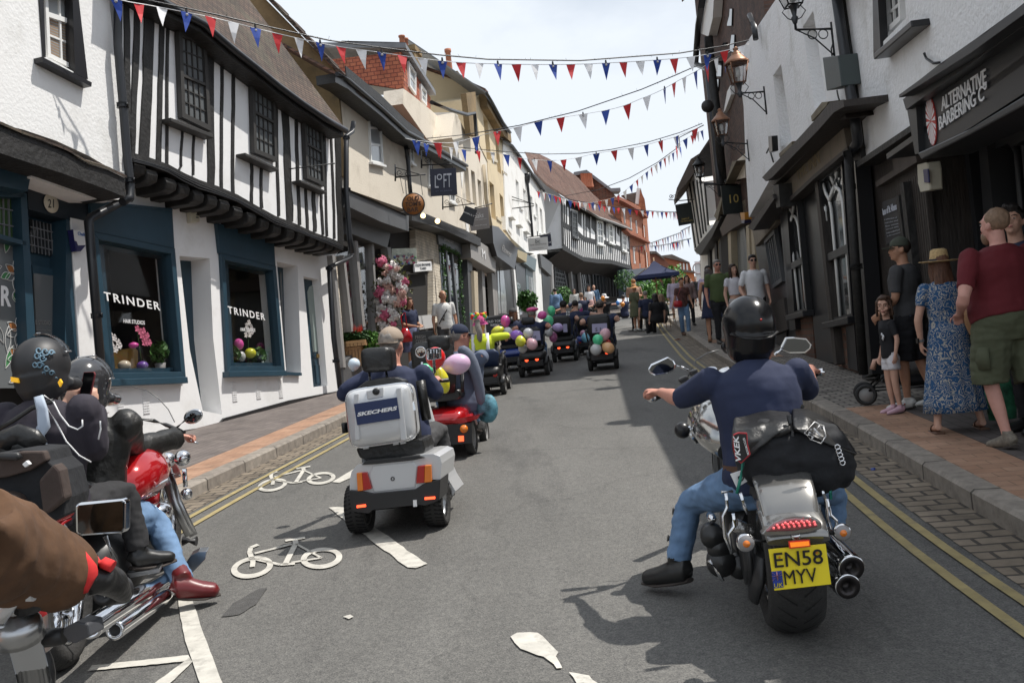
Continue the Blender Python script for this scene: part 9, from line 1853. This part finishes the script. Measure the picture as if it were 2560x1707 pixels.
mb=MB();mb.loft([PA(745,960,4.3),PA(830,880,4.3),PA(950,845,4.3),PA(1060,870,4.3),PA(1140,930,4.3)],[(.035,.03)]*5,side=FW,n=12);mb.loft([PA(800,960,4.32),PA(950,900,4.32),PA(1100,950,4.32)],[(.05,.05)]*3,side=FW,n=12);mb.build('sissy_bar_pad',M_lth,mc)
# rider
r,b,M,Hd,Rh,hl=rider('rider in a black full-face helmet, navy T-shirt and jeans with one boot on the road',(1857,740),4.42,lean=10,zp=.66,k=.95,helmet=True,hatm=mat('gloss_black_helmet',(.007,.007,.008),.22,spec=.4),hy=4,hp=-6,hr=3,Jw={'wristL':D(*zT(150,800),4.86),'elbowL':D(*zT(290,850),4.55),'wristR':D(*zT(1212,655),4.82),'elbowR':D(*zT(1212,800),4.56),'kneeL':D(*zR(335,560),4.72),'ankleL':D(*zR(262,1010),4.66),'kneeR':D(*zr(870,880),4.75),'ankleR':D(*zr(860,1080),4.72)},J={'footL':(-.135,.13,-.05)},top=C_nav,sleeve=1.0,bot=J_den,shoe=S_blk,boot=True,skin=SK_r,vox=.010,bulk=1.25,belly=.02,waist=.87,hdir={-1:((-.55,.8,.1),(0,-.3,-1),.95,1),1:((.15,.95,.3),(0,-.2,-1),.95,-1)})
mb=MB();mb.loft([Hd((-.11,-.085,-.01)),Hd((-.06,-.14,-.03)),Hd((0,-.153,-.035)),Hd((.06,-.14,-.03)),Hd((.11,-.085,-.01))],[(.012,.006)]*5,n=6);mb.xf(M);mb.build('helmet_vents',M_plas,hl)
mb=MB();mb.ell(Hd((.012,-.158,.055)),.006,n=8,m=6);mb.xf(M);mb.build('red_dot',M_tail,hl)
mb=MB();mb.loft([V((0,-.01,.70)),V((0,-.01,.735))],[(.21,.155)]*2,side=V((1,0,0)),n=24,cap=False);mb.xf(M);mb.build('belt',S_brn,r)
# red motorcycle with two riders, left edge
def visor(M,Hd,hl,e0,e1):
 mb=MB();g_=[[Hd((.138*math.sin(R(a))*math.cos(R(e)),-.012+.165*math.cos(R(a))*math.cos(R(e)),.03+.158*math.sin(R(e))))for a in range(-78,79,12)]for e in[e0+(e1-e0)*k/6 for k in range(7)]]
 for a,b_ in zip(g_,g_[1:]):mb.strip(a,b_,True)
 mb.xf(M);v_=mb.build('visor',M_vis,hl);mb=MB()
 for row in(g_[0],g_[-1]):mb.tube(row,.004,5)
 mb.xf(M);mb.build('visor_rim',M_steel,v_)
rm_=thing('motorcycle','red cruiser motorcycle with long chrome exhausts and a bag behind its pillion','motorcycle',(-2.25,4.6,zg(4.6)))
rc=V((-2.26,4.50,zg(4.5)+.32));DV=V((-.10,.995,0));SR=V((.995,.10,0))
RWs=RW;RW=SR
tyre(rm_,rc,.32,.19,rim=M_chrm);ff_=D(*zm(1000,720),6.35);fcc=V((-2.40,6.30,zg(6.3)+.32));tyre(rm_,fcc,.32,.12,rim=M_chrm)
RW=RWs
mb=MB();pts=[];rad=[]
for i in range(13):t=i/12;a=R(-5+t*130);pts.append(rc-DV*(.37*math.cos(a))+UP*(.37*math.sin(a)));rad.append((.115,.02))
mb.loft(pts,rad,side=SR,n=16,sq=.3);mb.loft([rc+UP*.40-DV*.2,rc+UP*.42+DV*.2,rc+UP*.36+DV*.45],[(.12,.05),(.14,.08),(.12,.10)],side=SR,n=18);mb.build('rear_fender',M_redp,rm_)
mb=MB();pts=[];rad=[]
for i in range(11):t=i/10;a=R(20+t*120);pts.append(fcc-DV*(.36*math.cos(a))+UP*(.36*math.sin(a)));rad.append((.085,.02))
mb.loft(pts,rad,side=SR,n=14);mb.build('front_fender',M_redp,rm_)
tk=D(*zN(1150,1240),5.55);mb=MB();mb.loft([tk-DV*.32-SR*.06-UP*.06,tk-DV*.2-SR*.08,tk-SR*.08+UP*.03,tk+DV*.2-SR*.08+UP*.04,tk+DV*.30-SR*.08+UP*.0],[(.10,.07),(.17,.13),(.205,.165),(.17,.14),(.06,.06)],side=SR,n=28);tkk=mb.build('fuel_tank',M_redp,rm_)
mb=MB();mb.tube(PL(zN,[(1080,1380),(1200,1310),(1320,1245)],5.42),.007,6);mb.build('tank_trim',M_chrm,tkk);mb=MB();mb.lathe(D(*zN(1000,1118),5.45),UP,[(.001,.02),(.04,.018),(.045,0)],18);mb.build('filler_cap',M_chrm,tkk)
mb=MB();mb.loft(PL(zN,[(960,1020),(1040,1030),(1110,1040)],5.6),[(.05,.03)]*3,side=SR,n=12);mb.build('instrument',M_redp,rm_)
e0,e1=D(*zm(500,1260),4.22),D(*zm(930,980),5.35);d=(e1-e0);dn_=d.normalized()
for o_,r_ in((V((0,0,0)),.052),(SR*.02-UP*.085+DV*.25,.045)):
 mb=MB();mb.lathe(e0+o_,dn_,[(r_*.6,.03),(r_*.6,0),(r_*.95,-.005),(r_,.01),(r_*1.04,d.length*.6),(r_*.75,d.length*.72),(r_*.62,d.length*1.05)],28);ex=mb.build('exhaust',M_chrm,rm_);mb=MB();mb.lathe(e0+o_,-dn_,[(.001,-.02),(r_*.9,-.02),(r_*.98,.004)],20);mb.build('end_cap',M_plas,ex)
mb=MB();mb.loft([rc+DV*.3,rc+DV*.7+UP*.05,rc+DV*1.2+UP*.05],[(.16,.15),(.22,.22),(.2,.2)],side=SR,n=18,sq=.3);mb.build('engine_case',mat('engine_dark'),rm_)
mb=MB()
for q in range(8):mb.lathe(D(*zm(900,680),5.6)+UP*(.035*q-.15)-SR*.12,V((0,.2,1)),[(.001,0),(.13,0),(.13,.014),(.001,.014)],20)
o=mb.build('cylinder_fins',M_steel,rm_);o['kind']='stuff'
mb=MB();mb.ell(D(*zm(885,620),5.6),(.07,.11,.06));mb.build('air_filter',M_chrm,rm_)
for pl_,y_ in(([(900,380),(960,560),(1050,750)],6.1),([(930,380),(985,560),(1075,750)],6.25)):mb=MB();mb.tube(PL(zm,pl_,y_),.027,10);mb.build('front_fork',M_steel,rm_)
for(x_,y_,r_,yy)in((1012,320,.052,6.2),(1035,520,.038,6.2),(930,330,.05,6.3)):mb=MB();mb.ell(D(*zm(x_,y_),yy),(r_,r_*1.1,r_),n=20,m=14);mb.build('chrome_lamp',M_chrm,rm_)
mb=MB();mb.tube(PL(zm,[(1022,380),(1025,430),(1028,480)],6.2),.016,8);mb.tube(PL(zm,[(950,405),(1000,420)],6.2),.008,6);mb.build('lamp_bracket',M_chrm,rm_)
mi=D(*zN(1515,755),6.0);mb=MB();mb.ell(mi,(.062,.02,.045),Matrix.Rotation(R(-15),3,'Y'),n=24,m=12);mk_=mb.build('mirror',M_chrm,rm_);mb=MB();mb.ell(mi-V((0,.010,0)),(.055,.014,.039),Matrix.Rotation(R(-15),3,'Y'),n=24,m=12);mb.build('mirror_glass',M_mir,mk_);mb=MB();mb.tube(PL(zN,[(1445,790),(1400,830),(1330,880)],6.0),.007,6);mb.build('mirror_stem',M_plas,mk_)
mb=MB();mb.tube(PL(zN,[(1210,790),(1300,820),(1400,860),(1450,890)],6.0),.013,8);mb.tube([D(*zN(1210,790),6.0),D(*zN(1000,760),6.1),D(*zN(850,800),6.05)],.013,8);mb.build('handlebar',M_plas,rm_);mb=MB();mb.tube(PL(zN,[(1455,925),(1510,950),(1555,965)],5.98),.007,6);mb.build('clutch_lever',M_chrm,rm_)
mb=MB();arc=[(650,760),(700,650),(790,580),(900,530),(1030,520),(1150,550),(1240,610),(1320,700),(1370,800)];P1=PL(zN,arc,6.15);P2=PL(zN,[(700,820),(760,820),(840,820),(920,820),(1000,820),(1080,820),(1170,820),(1260,820),(1340,820)],6.0);mb.strip(P1,P2,sm=True);sc_=mb.build('windscreen',glassmat('screen_clear',tr=.93),rm_);mb=MB();mb.tube(P1,.003,5);mb.build('screen_edge',mat('grey_plastic'),sc_)
for q,y_ in(([(1015,930),(1060,860),(1100,840),(1148,838),(1140,880),(1060,965),(1030,960)],5.5),([(700,960),(890,930),(885,955),(720,985)],5.0)):mb=MB();mb.prism(PL(zm,q,y_),UP*.015+DV*.06);mb.build('footboard',M_steel,rm_,bevel=.004)
mb=MB();mb.tube(PL(zm,[(1015,780),(1090,780)],5.75),.03,10);mb.build('highway_peg',M_plas,rm_)
for pl_ in([(330,620),(360,700),(400,770)],[(350,820),(450,760)],[(430,830),(500,825),(545,880)],[(590,770),(640,900)]):mb=MB();mb.tube(PL(zm,pl_,4.5),.010,8);mb.build('chrome_rail',M_chrm,rm_)
mb=MB();mb.loft([rc+UP*.47-DV*.15,rc+UP*.50+DV*.15,rc+UP*.42+DV*.5,rc+UP*.40+DV*.85],[(.12,.05),(.15,.07),(.17,.06),(.12,.05)],side=SR,n=18);mb.build('seat',M_lth,rm_)
mb=MB();mb.loft(PL(zN,[(30,1000),(60,930),(150,895),(250,930),(300,1000)],4.35),[(.03,.05)]*5,side=DV,n=10);mb.ell(D(*zN(160,1000),4.37),(.10,.035,.09));mb.build('backrest_pad',M_lth,rm_)
lb2=thing('luggage_bag','brown and black soft luggage bag with side pockets strapped behind the pillion','luggage',D(*zN(250,1250),4.2))
M_bb2=cloth('brown_nylon',(.055,.038,.032),.2,.3,20);
o=plate(zN,[(-220,1080),(-20,1045),(160,1015),(345,1020),(380,1110),(470,1190),(520,1400),(500,1540),(330,1620),(-220,1680)],4.12,.30,cloth('black_nylon',(.012,.013,.016)),lb2,'bag_body',bevel=.03,dirv=DV)
plate(zN,[(-200,1090),(0,1060),(160,1030),(340,1028),(365,1100),(230,1180),(40,1235),(-200,1250)],4.085,.06,M_bb2,lb2,'bag_lid',bevel=.02,dirv=DV);plate(zN,[(300,1260),(420,1125),(470,1180),(510,1400),(470,1440),(370,1520),(330,1500)],4.07,.10,M_bb2,lb2,'side_pocket',bevel=.02,dirv=DV)
plate(zN,[(-200,1360),(60,1350),(150,1380),(230,1570),(-200,1640)],4.06,.08,M_bb2,lb2,'front_pocket',bevel=.02,dirv=DV)
mb=MB();mb.tube(PL(zN,[(-60,1080),(0,1068),(140,1065),(150,1090)],4.05),.018,8);mb.build('handle',M_plas,lb2);plate(zN,[(170,1130),(205,1100),(232,1130),(195,1155)],4.05,.02,M_letW,lb2,'buckle',bevel=.003)
M_bik=cloth('biker_jacket',(.028,.024,.035),.15,.3,10);M_lj=mat('leather_jacket',(.014,.014,.013),.46,bump=.5,bs=16,var=.5,vs=6)
r,b,M,Hd,Rh,hl=rider('rider in a black leather jacket and jeans on the red motorcycle, boot on the road',(213,892),5.28,lean=6,zp=.78,k=.98,helmet=True,hatm=mat('grey_gloss_helmet',(.035,.035,.038),.15,coat=.8),face=-6,hy=-14,hp=-4,Jw={'wristR':D(*zN(1405,915),5.95),'elbowR':D(*zN(1030,1015),5.50),'wristL':V((-2.85,5.9,1.15)),'elbowL':V((-2.8,5.5,1.15)),'kneeR':D(*zm(865,660),5.50),'ankleR':D(*zm(1015,1020),5.25),'kneeL':V((-2.6,5.55,.85)),'ankleL':V((-2.62,5.5,.45))},J={'footR':(.13,.09,-.045)},top=M_lj,sleeve=2,bot=J_den,boot=True,shoe=mat('oxblood_boot',(.13,.010,.012),.35,coat=.15),skin=SK_r,vox=.012,bulk=1.45,waist=.87,hdir={1:((.5,.8,-.1),(0,-.3,-1),1.0,-1)})
visor(M,Hd,hl,0,62)
for(x_,y_)in((540,533),):plate(zN,[(x_-27,y_-22),(x_+22,y_-20),(x_+28,y_+5),(x_+2,y_+26),(x_-24,y_+18)],5.13,.01,mat('reflector_yellow',(.95,.50,.02),.4,emit=.3),hl,'reflector')
r,b,M,Hd,Rh,hl=rider('pillion passenger in a patterned black helmet and dark jacket holding up a phone',(104,842),4.72,lean=4,zp=.86,k=.97,helmet=True,hatm=mat('matt_black_helmet',(.022,.022,.024),.5),face=-8,hy=-12,hp=-4,Jw={'wristR':D(*zN(722,690),4.98),'elbowR':D(*zN(740,1030),4.72),'wristL':D(*zN(520,655),5.0),'elbowL':V((-2.62,4.75,1.16)),'kneeR':D(*zm(690,500),5.05),'ankleR':D(*zm(775,850),5.02),'kneeL':V((-2.62,5.05,.95)),'ankleL':V((-2.6,5.1,.6))},J={'footR':(.10,.12,-.03)},top=M_bik,sleeve=2,bot=cloth('black_denim',(.02,.02,.022),.3,.4,9),shoe=S_blk,skin=SK_l,vox=.011,bulk=1.35,waist=.87,hdir={1:((-.05,.1,1),(-.6,.7,0),.55,1),-1:((.55,.1,.8),(.3,.8,0),.5,-1)})
visor(M,Hd,hl,18,85)
for q in([(82,446),(142,456),(144,492),(86,484)],[(452,488),(468,462),(484,490),(468,524)]):plate(zN,q,4.56 if q[0][0]<200 else 4.60,.012,mat('reflector_yellow'),hl,'reflector')
mb=MB();rr=random.Random(6)
for(x_,y_,r_,tn)in((300,240,30,1.2),(350,250,34,1.3),(400,260,26,-1.2),(290,290,34,-1.3),(330,300,30,1.4),(270,350,26,1.2),(310,360,32,-1.2),(360,380,26,1.3),(400,420,24,-1.2),(340,420,22,1.2),(350,500,22,1.2),(200,500,20,1.3),(430,470,22,-1.1)):
 pl_=[]
 for i in range(16):a=tn*6.28*i/15;q=r_*(1-i/17);pl_.append((x_+q*math.cos(a)+i*.6,y_+q*math.sin(a)-i*.4))
 P=[]
 for(a_,b_)in pl_:
  d_=ray(*zN(a_,b_));cen=M@Hd((0,-.012,.03));rr2=.135;oc=CAM-cen;bq=oc.dot(d_);cq=oc.dot(oc)-rr2*rr2;dq=bq*bq-d_.dot(d_)*cq
  if dq>0:P.append(CAM+d_*((-bq-math.sqrt(dq))/d_.dot(d_)))
 if len(P)>3:mb.loft(P,[(.0065*(1-.6*i/len(P)),.0035)for i in range(len(P))],n=5)
o=mb.build('scroll_decal',mat('decal_blue',(.14,.24,.32),.5),hl);o['kind']='stuff'
for pts_,rd in(([(300,595),(330,700),(345,830),(300,905),(340,980),(400,1110)],.016),):
 mb=MB();mb.loft(PL(zN,pts_,4.50),[(.022,.006),(.026,.006),(.03,.006),(.028,.006),(.02,.006),(.014,.006)],side=SR,n=6);mb.build('jacket_panel',cloth('pale_blue_panel',(.45,.52,.62),.05),r)
for pts_ in([(345,590),(420,640),(470,740),(540,830),(610,858),(648,830),(645,780)],[(350,660),(440,800),(520,950),(620,1060),(715,1112)],[(785,790),(790,850),(772,935)]):mb=MB();mb.tube(PL(zN,pts_,4.52),.004,5);mb.build('piping',M_letW,r)
mb=MB();mb.loft(PL(zN,[(-60,880),(100,790),(250,690),(420,628)],4.52),[(.011,.003)]*4,side=UP,n=6);mb.build('strap',S_blk,r)
ph=thing('phone','black smartphone held up in both hands beside the helmets','phone',D(*zN(680,500),4.97));o=plate(zN,[(655,408),(735,405),(745,425),(705,605),(625,600),(617,585)],4.96,.012,mat('phone_case',(.18,.03,.035),.4),ph,'case',bevel=.003);plate(zN,[(658,412),(728,410),(734,422),(697,598),(624,592)],4.953,.006,mat('phone_black',(.008,.008,.009),.1),o,'screen')
# foreground motorcycle at the lower left corner
fm_=thing('motorcycle','nearest motorcycle with only its square mirror, fork top and indicator in view','motorcycle',(-1.9,2.2,zg(2.2)))
mr=plate(zM,[(482,430),(500,405),(780,380),(806,395),(805,575),(790,600),(520,618),(485,600)],2.32,.03,M_chrm,fm_,'mirror',bevel=.008);plate(zM,[(500,445),(512,420),(780,392),(795,402),(793,570),(780,588),(530,605),(503,592)],2.315,.012,mat('dark_mirror_glass',(.10,.11,.11),.05,1),mr,'mirror_glass')
mb=MB();mb.tube(PL(zM,[(500,640),(440,680)],2.3)+PL(zM,[(300,800)],2.25),.012,8);mb.tube(PL(zM,[(680,620),(740,780),(720,820)],2.34),.006,6);mb.build('mirror_stem',M_steel,mr)
mb=MB();mb.lathe(D(*zM(90,1160),2.05),V((.2,-.35,1)),[(.001,.022),(.03,.022),(.034,.01),(.045,.008),(.055,-.01),(.060,-.04),(.001,-.05)],24);mb.lathe(D(*zM(90,1148),2.04),V((.2,-.35,1)),[(.001,.03),(.012,.03),(.014,.012)],6);mb.build('fork_top',M_steel,fm_)
mb=MB();mb.loft(PL(zM,[(-300,1290),(-60,1240),(90,1170),(190,1180)],2.06),[(.06,.02),(.06,.02),(.055,.02),(.03,.015)],side=V((.3,1,0)),n=10);mb.build('yoke',M_steel,fm_,bevel=0)
mb=MB();mb.loft([D(*zM(150,1250),2.1),D(*zM(260,1700),2.25)],[.034,.034],n=20);mb.build('fork_leg',M_steel,fm_)
mb=MB();mb.tube(PL(zM,[(-150,1180),(0,1140),(60,1050),(120,990),(220,985)],1.98),.017,10);mb.build('handlebar',M_silv,fm_);mb=MB();mb.lathe(D(*zM(190,1030),2.05),-FW,[(.001,.03),(.028,.028),(.032,0),(.03,-.05)],20);mb.build('brake_reservoir',M_plas,fm_)
o=plate(zM,[(400,1250),(410,1210),(490,1172),(570,1185),(585,1265),(480,1315),(430,1290)],2.12,.06,mat('indicator_grey',(.065,.068,.075),.4),fm_,'indicator',bevel=.004);mb=MB();mb.loft(PL(zM,[(245,1275),(300,1275),(350,1270),(415,1262)],2.14),[.020,.021,.021,.018],n=12)
mb.build('indicator_stalk',M_plas,o)
o=plate(zM,[(235,1165),(310,1120),(315,1230),(240,1220)],2.2,.01,M_steel,fm_,'bracket');plate(zM,[(190,1200),(325,1260),(330,1340),(250,1410)],2.25,.01,M_steel,fm_,'fork_bracket')
mb=MB();mb.torus(D(*zM(0,1520),2.3),.12,.02,FW,28,8);mb.build('lamp_rim',M_plas,fm_)
mb=MB();mb.lathe(D(*zM(700,975),2.30),V((-.3,-1,.2)),[(.001,.012),(.016,.012),(.018,.018),(.032,.018),(.034,0),(.033,-.05)],24);mb.build('bar_end',M_plas,fm_)
mb=MB();mb.lathe(D(*zM(705,978),2.285),V((-.3,-1,.2)),[(.001,.008),(.013,.008),(.014,0)],6);mb.build('bar_bolt',M_chrm,fm_)
ar_=thing('person','rider of the nearest motorcycle, only a brown suede sleeve and red and black glove visible','person',D(*zM(250,700),2.1))
pts=[D(*zM(x_,y_),yy)for x_,y_,yy in((-500,560,1.75),(-200,640,1.85),(0,715,1.95),(200,790,2.05),(380,850,2.12),(500,880,2.16))]
mb=MB();mb.loft(pts,[.115,.112,.105,.096,.080,.066],n=28);
bd_=MB();bd_.loft([pts[0]-V((.5,.25,-.1)),pts[0],pts[2],pts[4],D(*zM(640,880),2.2),D(*zM(720,930),2.22)],[.06,.06,.05,.04,.035,.03],n=12)
bd_.loft([pts[0]-V((.5,.3,.55)),pts[0]-V((.5,.3,-.1)),pts[0]-V((.5,.3,-.3))],[(.2,.14),(.22,.14),(.07,.07)],n=14);body_=bd_.build('body',SK_l,ar_,remesh=.02,smooth=2)
o=mb.build('sleeve',mat('brown_suede',(.095,.047,.022),.9,var=.35,vs=7,bump=.12,bs=30,dirt=(.07,.035,.02),ds=5),ar_,remesh=.008,smooth=1);wrinkle(o,.012,14,10,4)
gm=MB();g0,g1=D(*zM(510,880),2.16),D(*zM(640,880),2.18);gm.loft([g0,(g0+g1)/2,g1,D(*zM(720,920),2.22),D(*zM(790,1000),2.26)],[(.062,.05),(.055,.045),(.052,.04),(.045,.035),(.025,.02)],n=20)
for q in range(4):a=D(*zM(740+q*14,900+q*22),2.2+.02*q);gm.loft([a,D(*zM(800+q*3,960+q*14),2.24+.015*q),D(*zM(780-q*6,1020+q*4),2.30)],[.018,.017,.013],n=8)
go=gm.build('glove',M_lth,ar_,remesh=.007,smooth=2);wrinkle(go,.004,16,14,8)
rp_=MB();rp_.loft([D(*zM(512,850),2.10),D(*zM(560,850),2.10),D(*zM(620,835),2.115)],[(.012,.05),(.012,.045),(.01,.015)],side=V((0,1,0)),n=8);rp_.loft([D(*zM(525,900),2.105),D(*zM(560,890),2.105)],[(.012,.03),(.012,.02)],side=V((0,1,0)),n=8);rp_.build('glove_red_panel',cloth('glove_red',(.62,.03,.03),.1),go);mb=MB();mb.loft(PL(zM,[(610,780),(670,790),(730,815)],2.15),[(.016,.014)]*3,n=8);mb.build('glove_red_band',cloth('glove_red'),go)
# bunting
FC=[mat('flag_blue',(.015,.06,.35),.55),mat('flag_red',(.58,.02,.025),.55),mat('flag_white',(.86,.86,.87),.6)]
def bunting(label,pts,spacing,size,start=0,cordpts=None,bulbs=None,maxn=95,down=.0):
 P=[D(x_,y_,yy)for x_,y_,yy in pts];t=thing('bunting',label,'bunting',P[0],'lines of red, white and blue bunting over the street');OFF[t.name]=P[0]
 P2=[];
 for i in range(len(P)-1):
  a,b_=P[i],P[i+1];m0=P[max(i-1,0)];m1=P[min(i+2,len(P)-1)]
  for k in range(8):
   u=k/8;P2.append(.5*((2*a)+(b_-m0)*u+(2*m0-5*a+4*b_-m1)*u*u+(3*a-m0-3*b_+m1)*u**3))
 P2.append(P[-1]);mb=MB();mb.tube(P2,.006,5);mb.build('cord',M_letW if cordpts else M_pipe,t)
 W=P2 if not cordpts else[D(x_,y_,yy)for x_,y_,yy in cordpts]
 mb=MB();mb.tube([p+V((0,0,.03))for p in W],.011 if W[0].y<35 else .016,5);rr=random.Random(int(pts[0][0]))
 for a,b_ in zip(W,W[1:]):
  for k in range(max(1,int((b_-a).length/.18))):p=a+(b_-a)*rr.random();mb.tube([p+V((0,0,.03)),p+V((rr.uniform(-.03,.03),rr.uniform(-.03,.03),rr.uniform(0,.09)))],.003,3)
 mb.build('light_cable',M_pipe,t)
 L_=[0]
 for a,b_ in zip(P2,P2[1:]):L_.append(L_[-1]+(b_-a).length)
 n=min(maxn,int(L_[-1]/spacing));j=0
 for k in range(n):
  d=(k+.5)*L_[-1]/n
  while L_[j+1]<d:j+=1
  f=(d-L_[j])/(L_[j+1]-L_[j]);p=P2[j]+(P2[j+1]-P2[j])*f;dr=(P2[j+1]-P2[j]).normalized()
  tw=rr.uniform(-.25,.25);w_=size*.30;a=Matrix.Rotation(tw,3,'Z')@dr;tip=p-V((0,0,size*rr.uniform(.92,1.05)))+V((rr.uniform(-.03,.03),rr.uniform(-.05,.05),0));mid=(p+tip)/2+V((0,rr.uniform(-.02,.02),0))
  cr=V((a.y,-a.x,0)).normalized()*rr.uniform(-.02,.02);th=V((a.y,-a.x,0)).normalized()*.003
  mb=MB();f4=[p-a*w_,p+cr*.6,p+a*w_,mid+a*w_*.5+cr*.4,tip,mid-a*w_*.5+cr*.4];mb.add(f4+[q+th for q in f4],[(0,1,5),(1,3,5),(1,2,3),(5,3,4),(11,7,6),(11,9,7),(9,8,7),(10,9,11),(0,6,7,1),(1,7,8,2),(2,8,9,3),(3,9,10,4),(4,10,11,5),(5,11,6,0)]);mb.build('flag',FC[(k+start)%3],t,fix=False)
  if bulbs and k%bulbs==0:mb=MB();mb.lathe(p+V((0,0,.03)),(0,0,-1),[(.012,-.02),(.016,.02),(.014,.035)],8);hl_=mb.build('bulb_holder',M_pipe,t);mb=MB();mb.ell(p-V((0,0,.03)),.022,n=8,m=6);mb.build('bulb',glassmat('bulb_glass',(.4,.4,.42)),hl_)
zc2=lambda x,y,d:(*zc(x,y),d);zk2=lambda x,y,d:(*zk(x,y),d);zq2=lambda x,y,d:(*zq(x,y),d);ze2=lambda x,y,d:(*ze(x,y),d);zh2=lambda x,y,d:(*zh(x,y),d)
bunting('nearest bunting line crossing from the timber house to the copper lantern',[(255,-12,11.3),(320,5,11.5),(383,16,11.8),(536,46,12.3),(674,80,12.8),(823,113,13.3),(945,131,13.7),(1098,152,14.1),(1221,160,14.5),(1451,161,15.1),(1700,146,15.7),(1809,128,15.9),(1872,111,16)],.305,.26,0,[(255,-20,11.3),(383,10,11.8),(536,42,12.3),(674,74,12.8),(823,107,13.3),(945,124,13.7),(1098,143,14.1),(1221,154,14.5),(1451,157,15.1),(1700,138,15.7),(1809,120,15.9),(1872,106,16)],bulbs=3)
bunting('second bunting line sloping steeply up to the copper lantern',[zc2(555,905,20),zc2(680,925,20.2),zc2(830,935,20.5),zc2(930,920,20.8),zc2(1130,865,21),zc2(1300,830,21.2),zc2(1450,790,21.3),zc2(1900,715,21),zc2(2100,645,20.6),zc2(2230,590,20.3),zk2(90,530,19.5),zk2(240,450,18.5),zk2(310,400,18),zk2(430,340,17)],.50,.34,0,[zc2(700,915,20.3),zc2(950,890,20.8),zc2(1300,830,21.2),zc2(1690,735,21.1),zc2(1880,670,21),zc2(2100,595,20.6),zc2(2352,490,20),zk2(80,500,19.5),zk2(300,405,18),zk2(440,350,17)],bulbs=4)
bunting('third bunting line hung between the sign brackets and the brick house',[zc2(640,930,23),zc2(750,950,23.4),zc2(850,965,24),zc2(950,980,24.5),zc2(1080,990,25),zc2(1210,1010,25.5),zc2(1330,1035,26),zc2(1500,1050,26.5),zc2(1660,1035,27),zc2(1780,1008,27),zc2(1920,985,27),zc2(2080,960,26.6),zc2(2230,920,26),zc2(2340,890,25.6),zk2(85,890,25.2),zk2(190,850,25),zk2(255,818,24.8)],.50,.34,0,[zc2(900,970,24),zc2(1200,998,25.5),zc2(1460,1015,26.4),zc2(1700,1010,27),zc2(1900,985,27),zc2(2150,935,26.3),zc2(2350,875,25.6),zk2(250,815,24.8)],bulbs=4)
bunting('fourth bunting line dipping far behind and rising to the gable',[zc2(1410,1245,44),zc2(1520,1275,43),zc2(1700,1325,42),zc2(1850,1310,41),zc2(1960,1270,40),zc2(2080,1170,39),zc2(2230,1050,37),zc2(2352,970,35),zk2(80,950,34),zk2(190,880,33),zk2(260,850,32)],.42,.36,1,[zc2(1600,1285,43),zc2(1820,1245,41),zc2(2020,1170,39.5),zc2(2200,1070,38),zc2(2352,960,36),zk2(100,905,34),zk2(260,825,32)],bulbs=6)
bunting('fifth bunting line crowded with small flags over the jettied house',[zc2(1412,1250,45),zc2(1560,1290,46),zc2(1700,1320,47),zc2(1850,1345,48),zc2(2020,1368,49),zc2(2200,1385,48),zc2(2352,1390,46),zk2(60,1390,44),zk2(80,1390,43)],.34,.34,0,None)
bunting('sixth bunting line reaching low to the right timber house',[ze2(1310,410,62),ze2(1400,405,60),ze2(1480,382,58),ze2(1600,340,54),ze2(1742,290,50),zh2(200,1250,46),zh2(270,1215,44)],.62,.42,1)
bunting('lowest bunting line far along the street above the parasol',[ze2(1480,408,60),ze2(1560,400,58),ze2(1640,388,55),ze2(1742,372,51),zh2(120,1345,48),zh2(275,1310,45)],.75,.42,2)
sb=thing('litter','small blue plastic cap lying in the gutter','litter',G(2183,1176));mb=MB();mb.lathe(G(2183,1176),UP,[(.016,0),(.018,.02),(.001,.022)],12);mb.build('cap_shell',M_bb,sb)
sb=thing('litter','crumpled orange scrap lying in the gutter setts','litter',G(1694,852));c=G(1694,852);mb=MB();mb.add([c+V((-.12,0,.02)),c+V((.02,-.06,.06)),c+V((.13,.02,.03)),c+V((0,.08,.05))],[(0,1,2,3)]);mb.build('paper',mat('orange_scrap',(.6,.16,.06),.7),sb)
SC.collection.children.link(C)
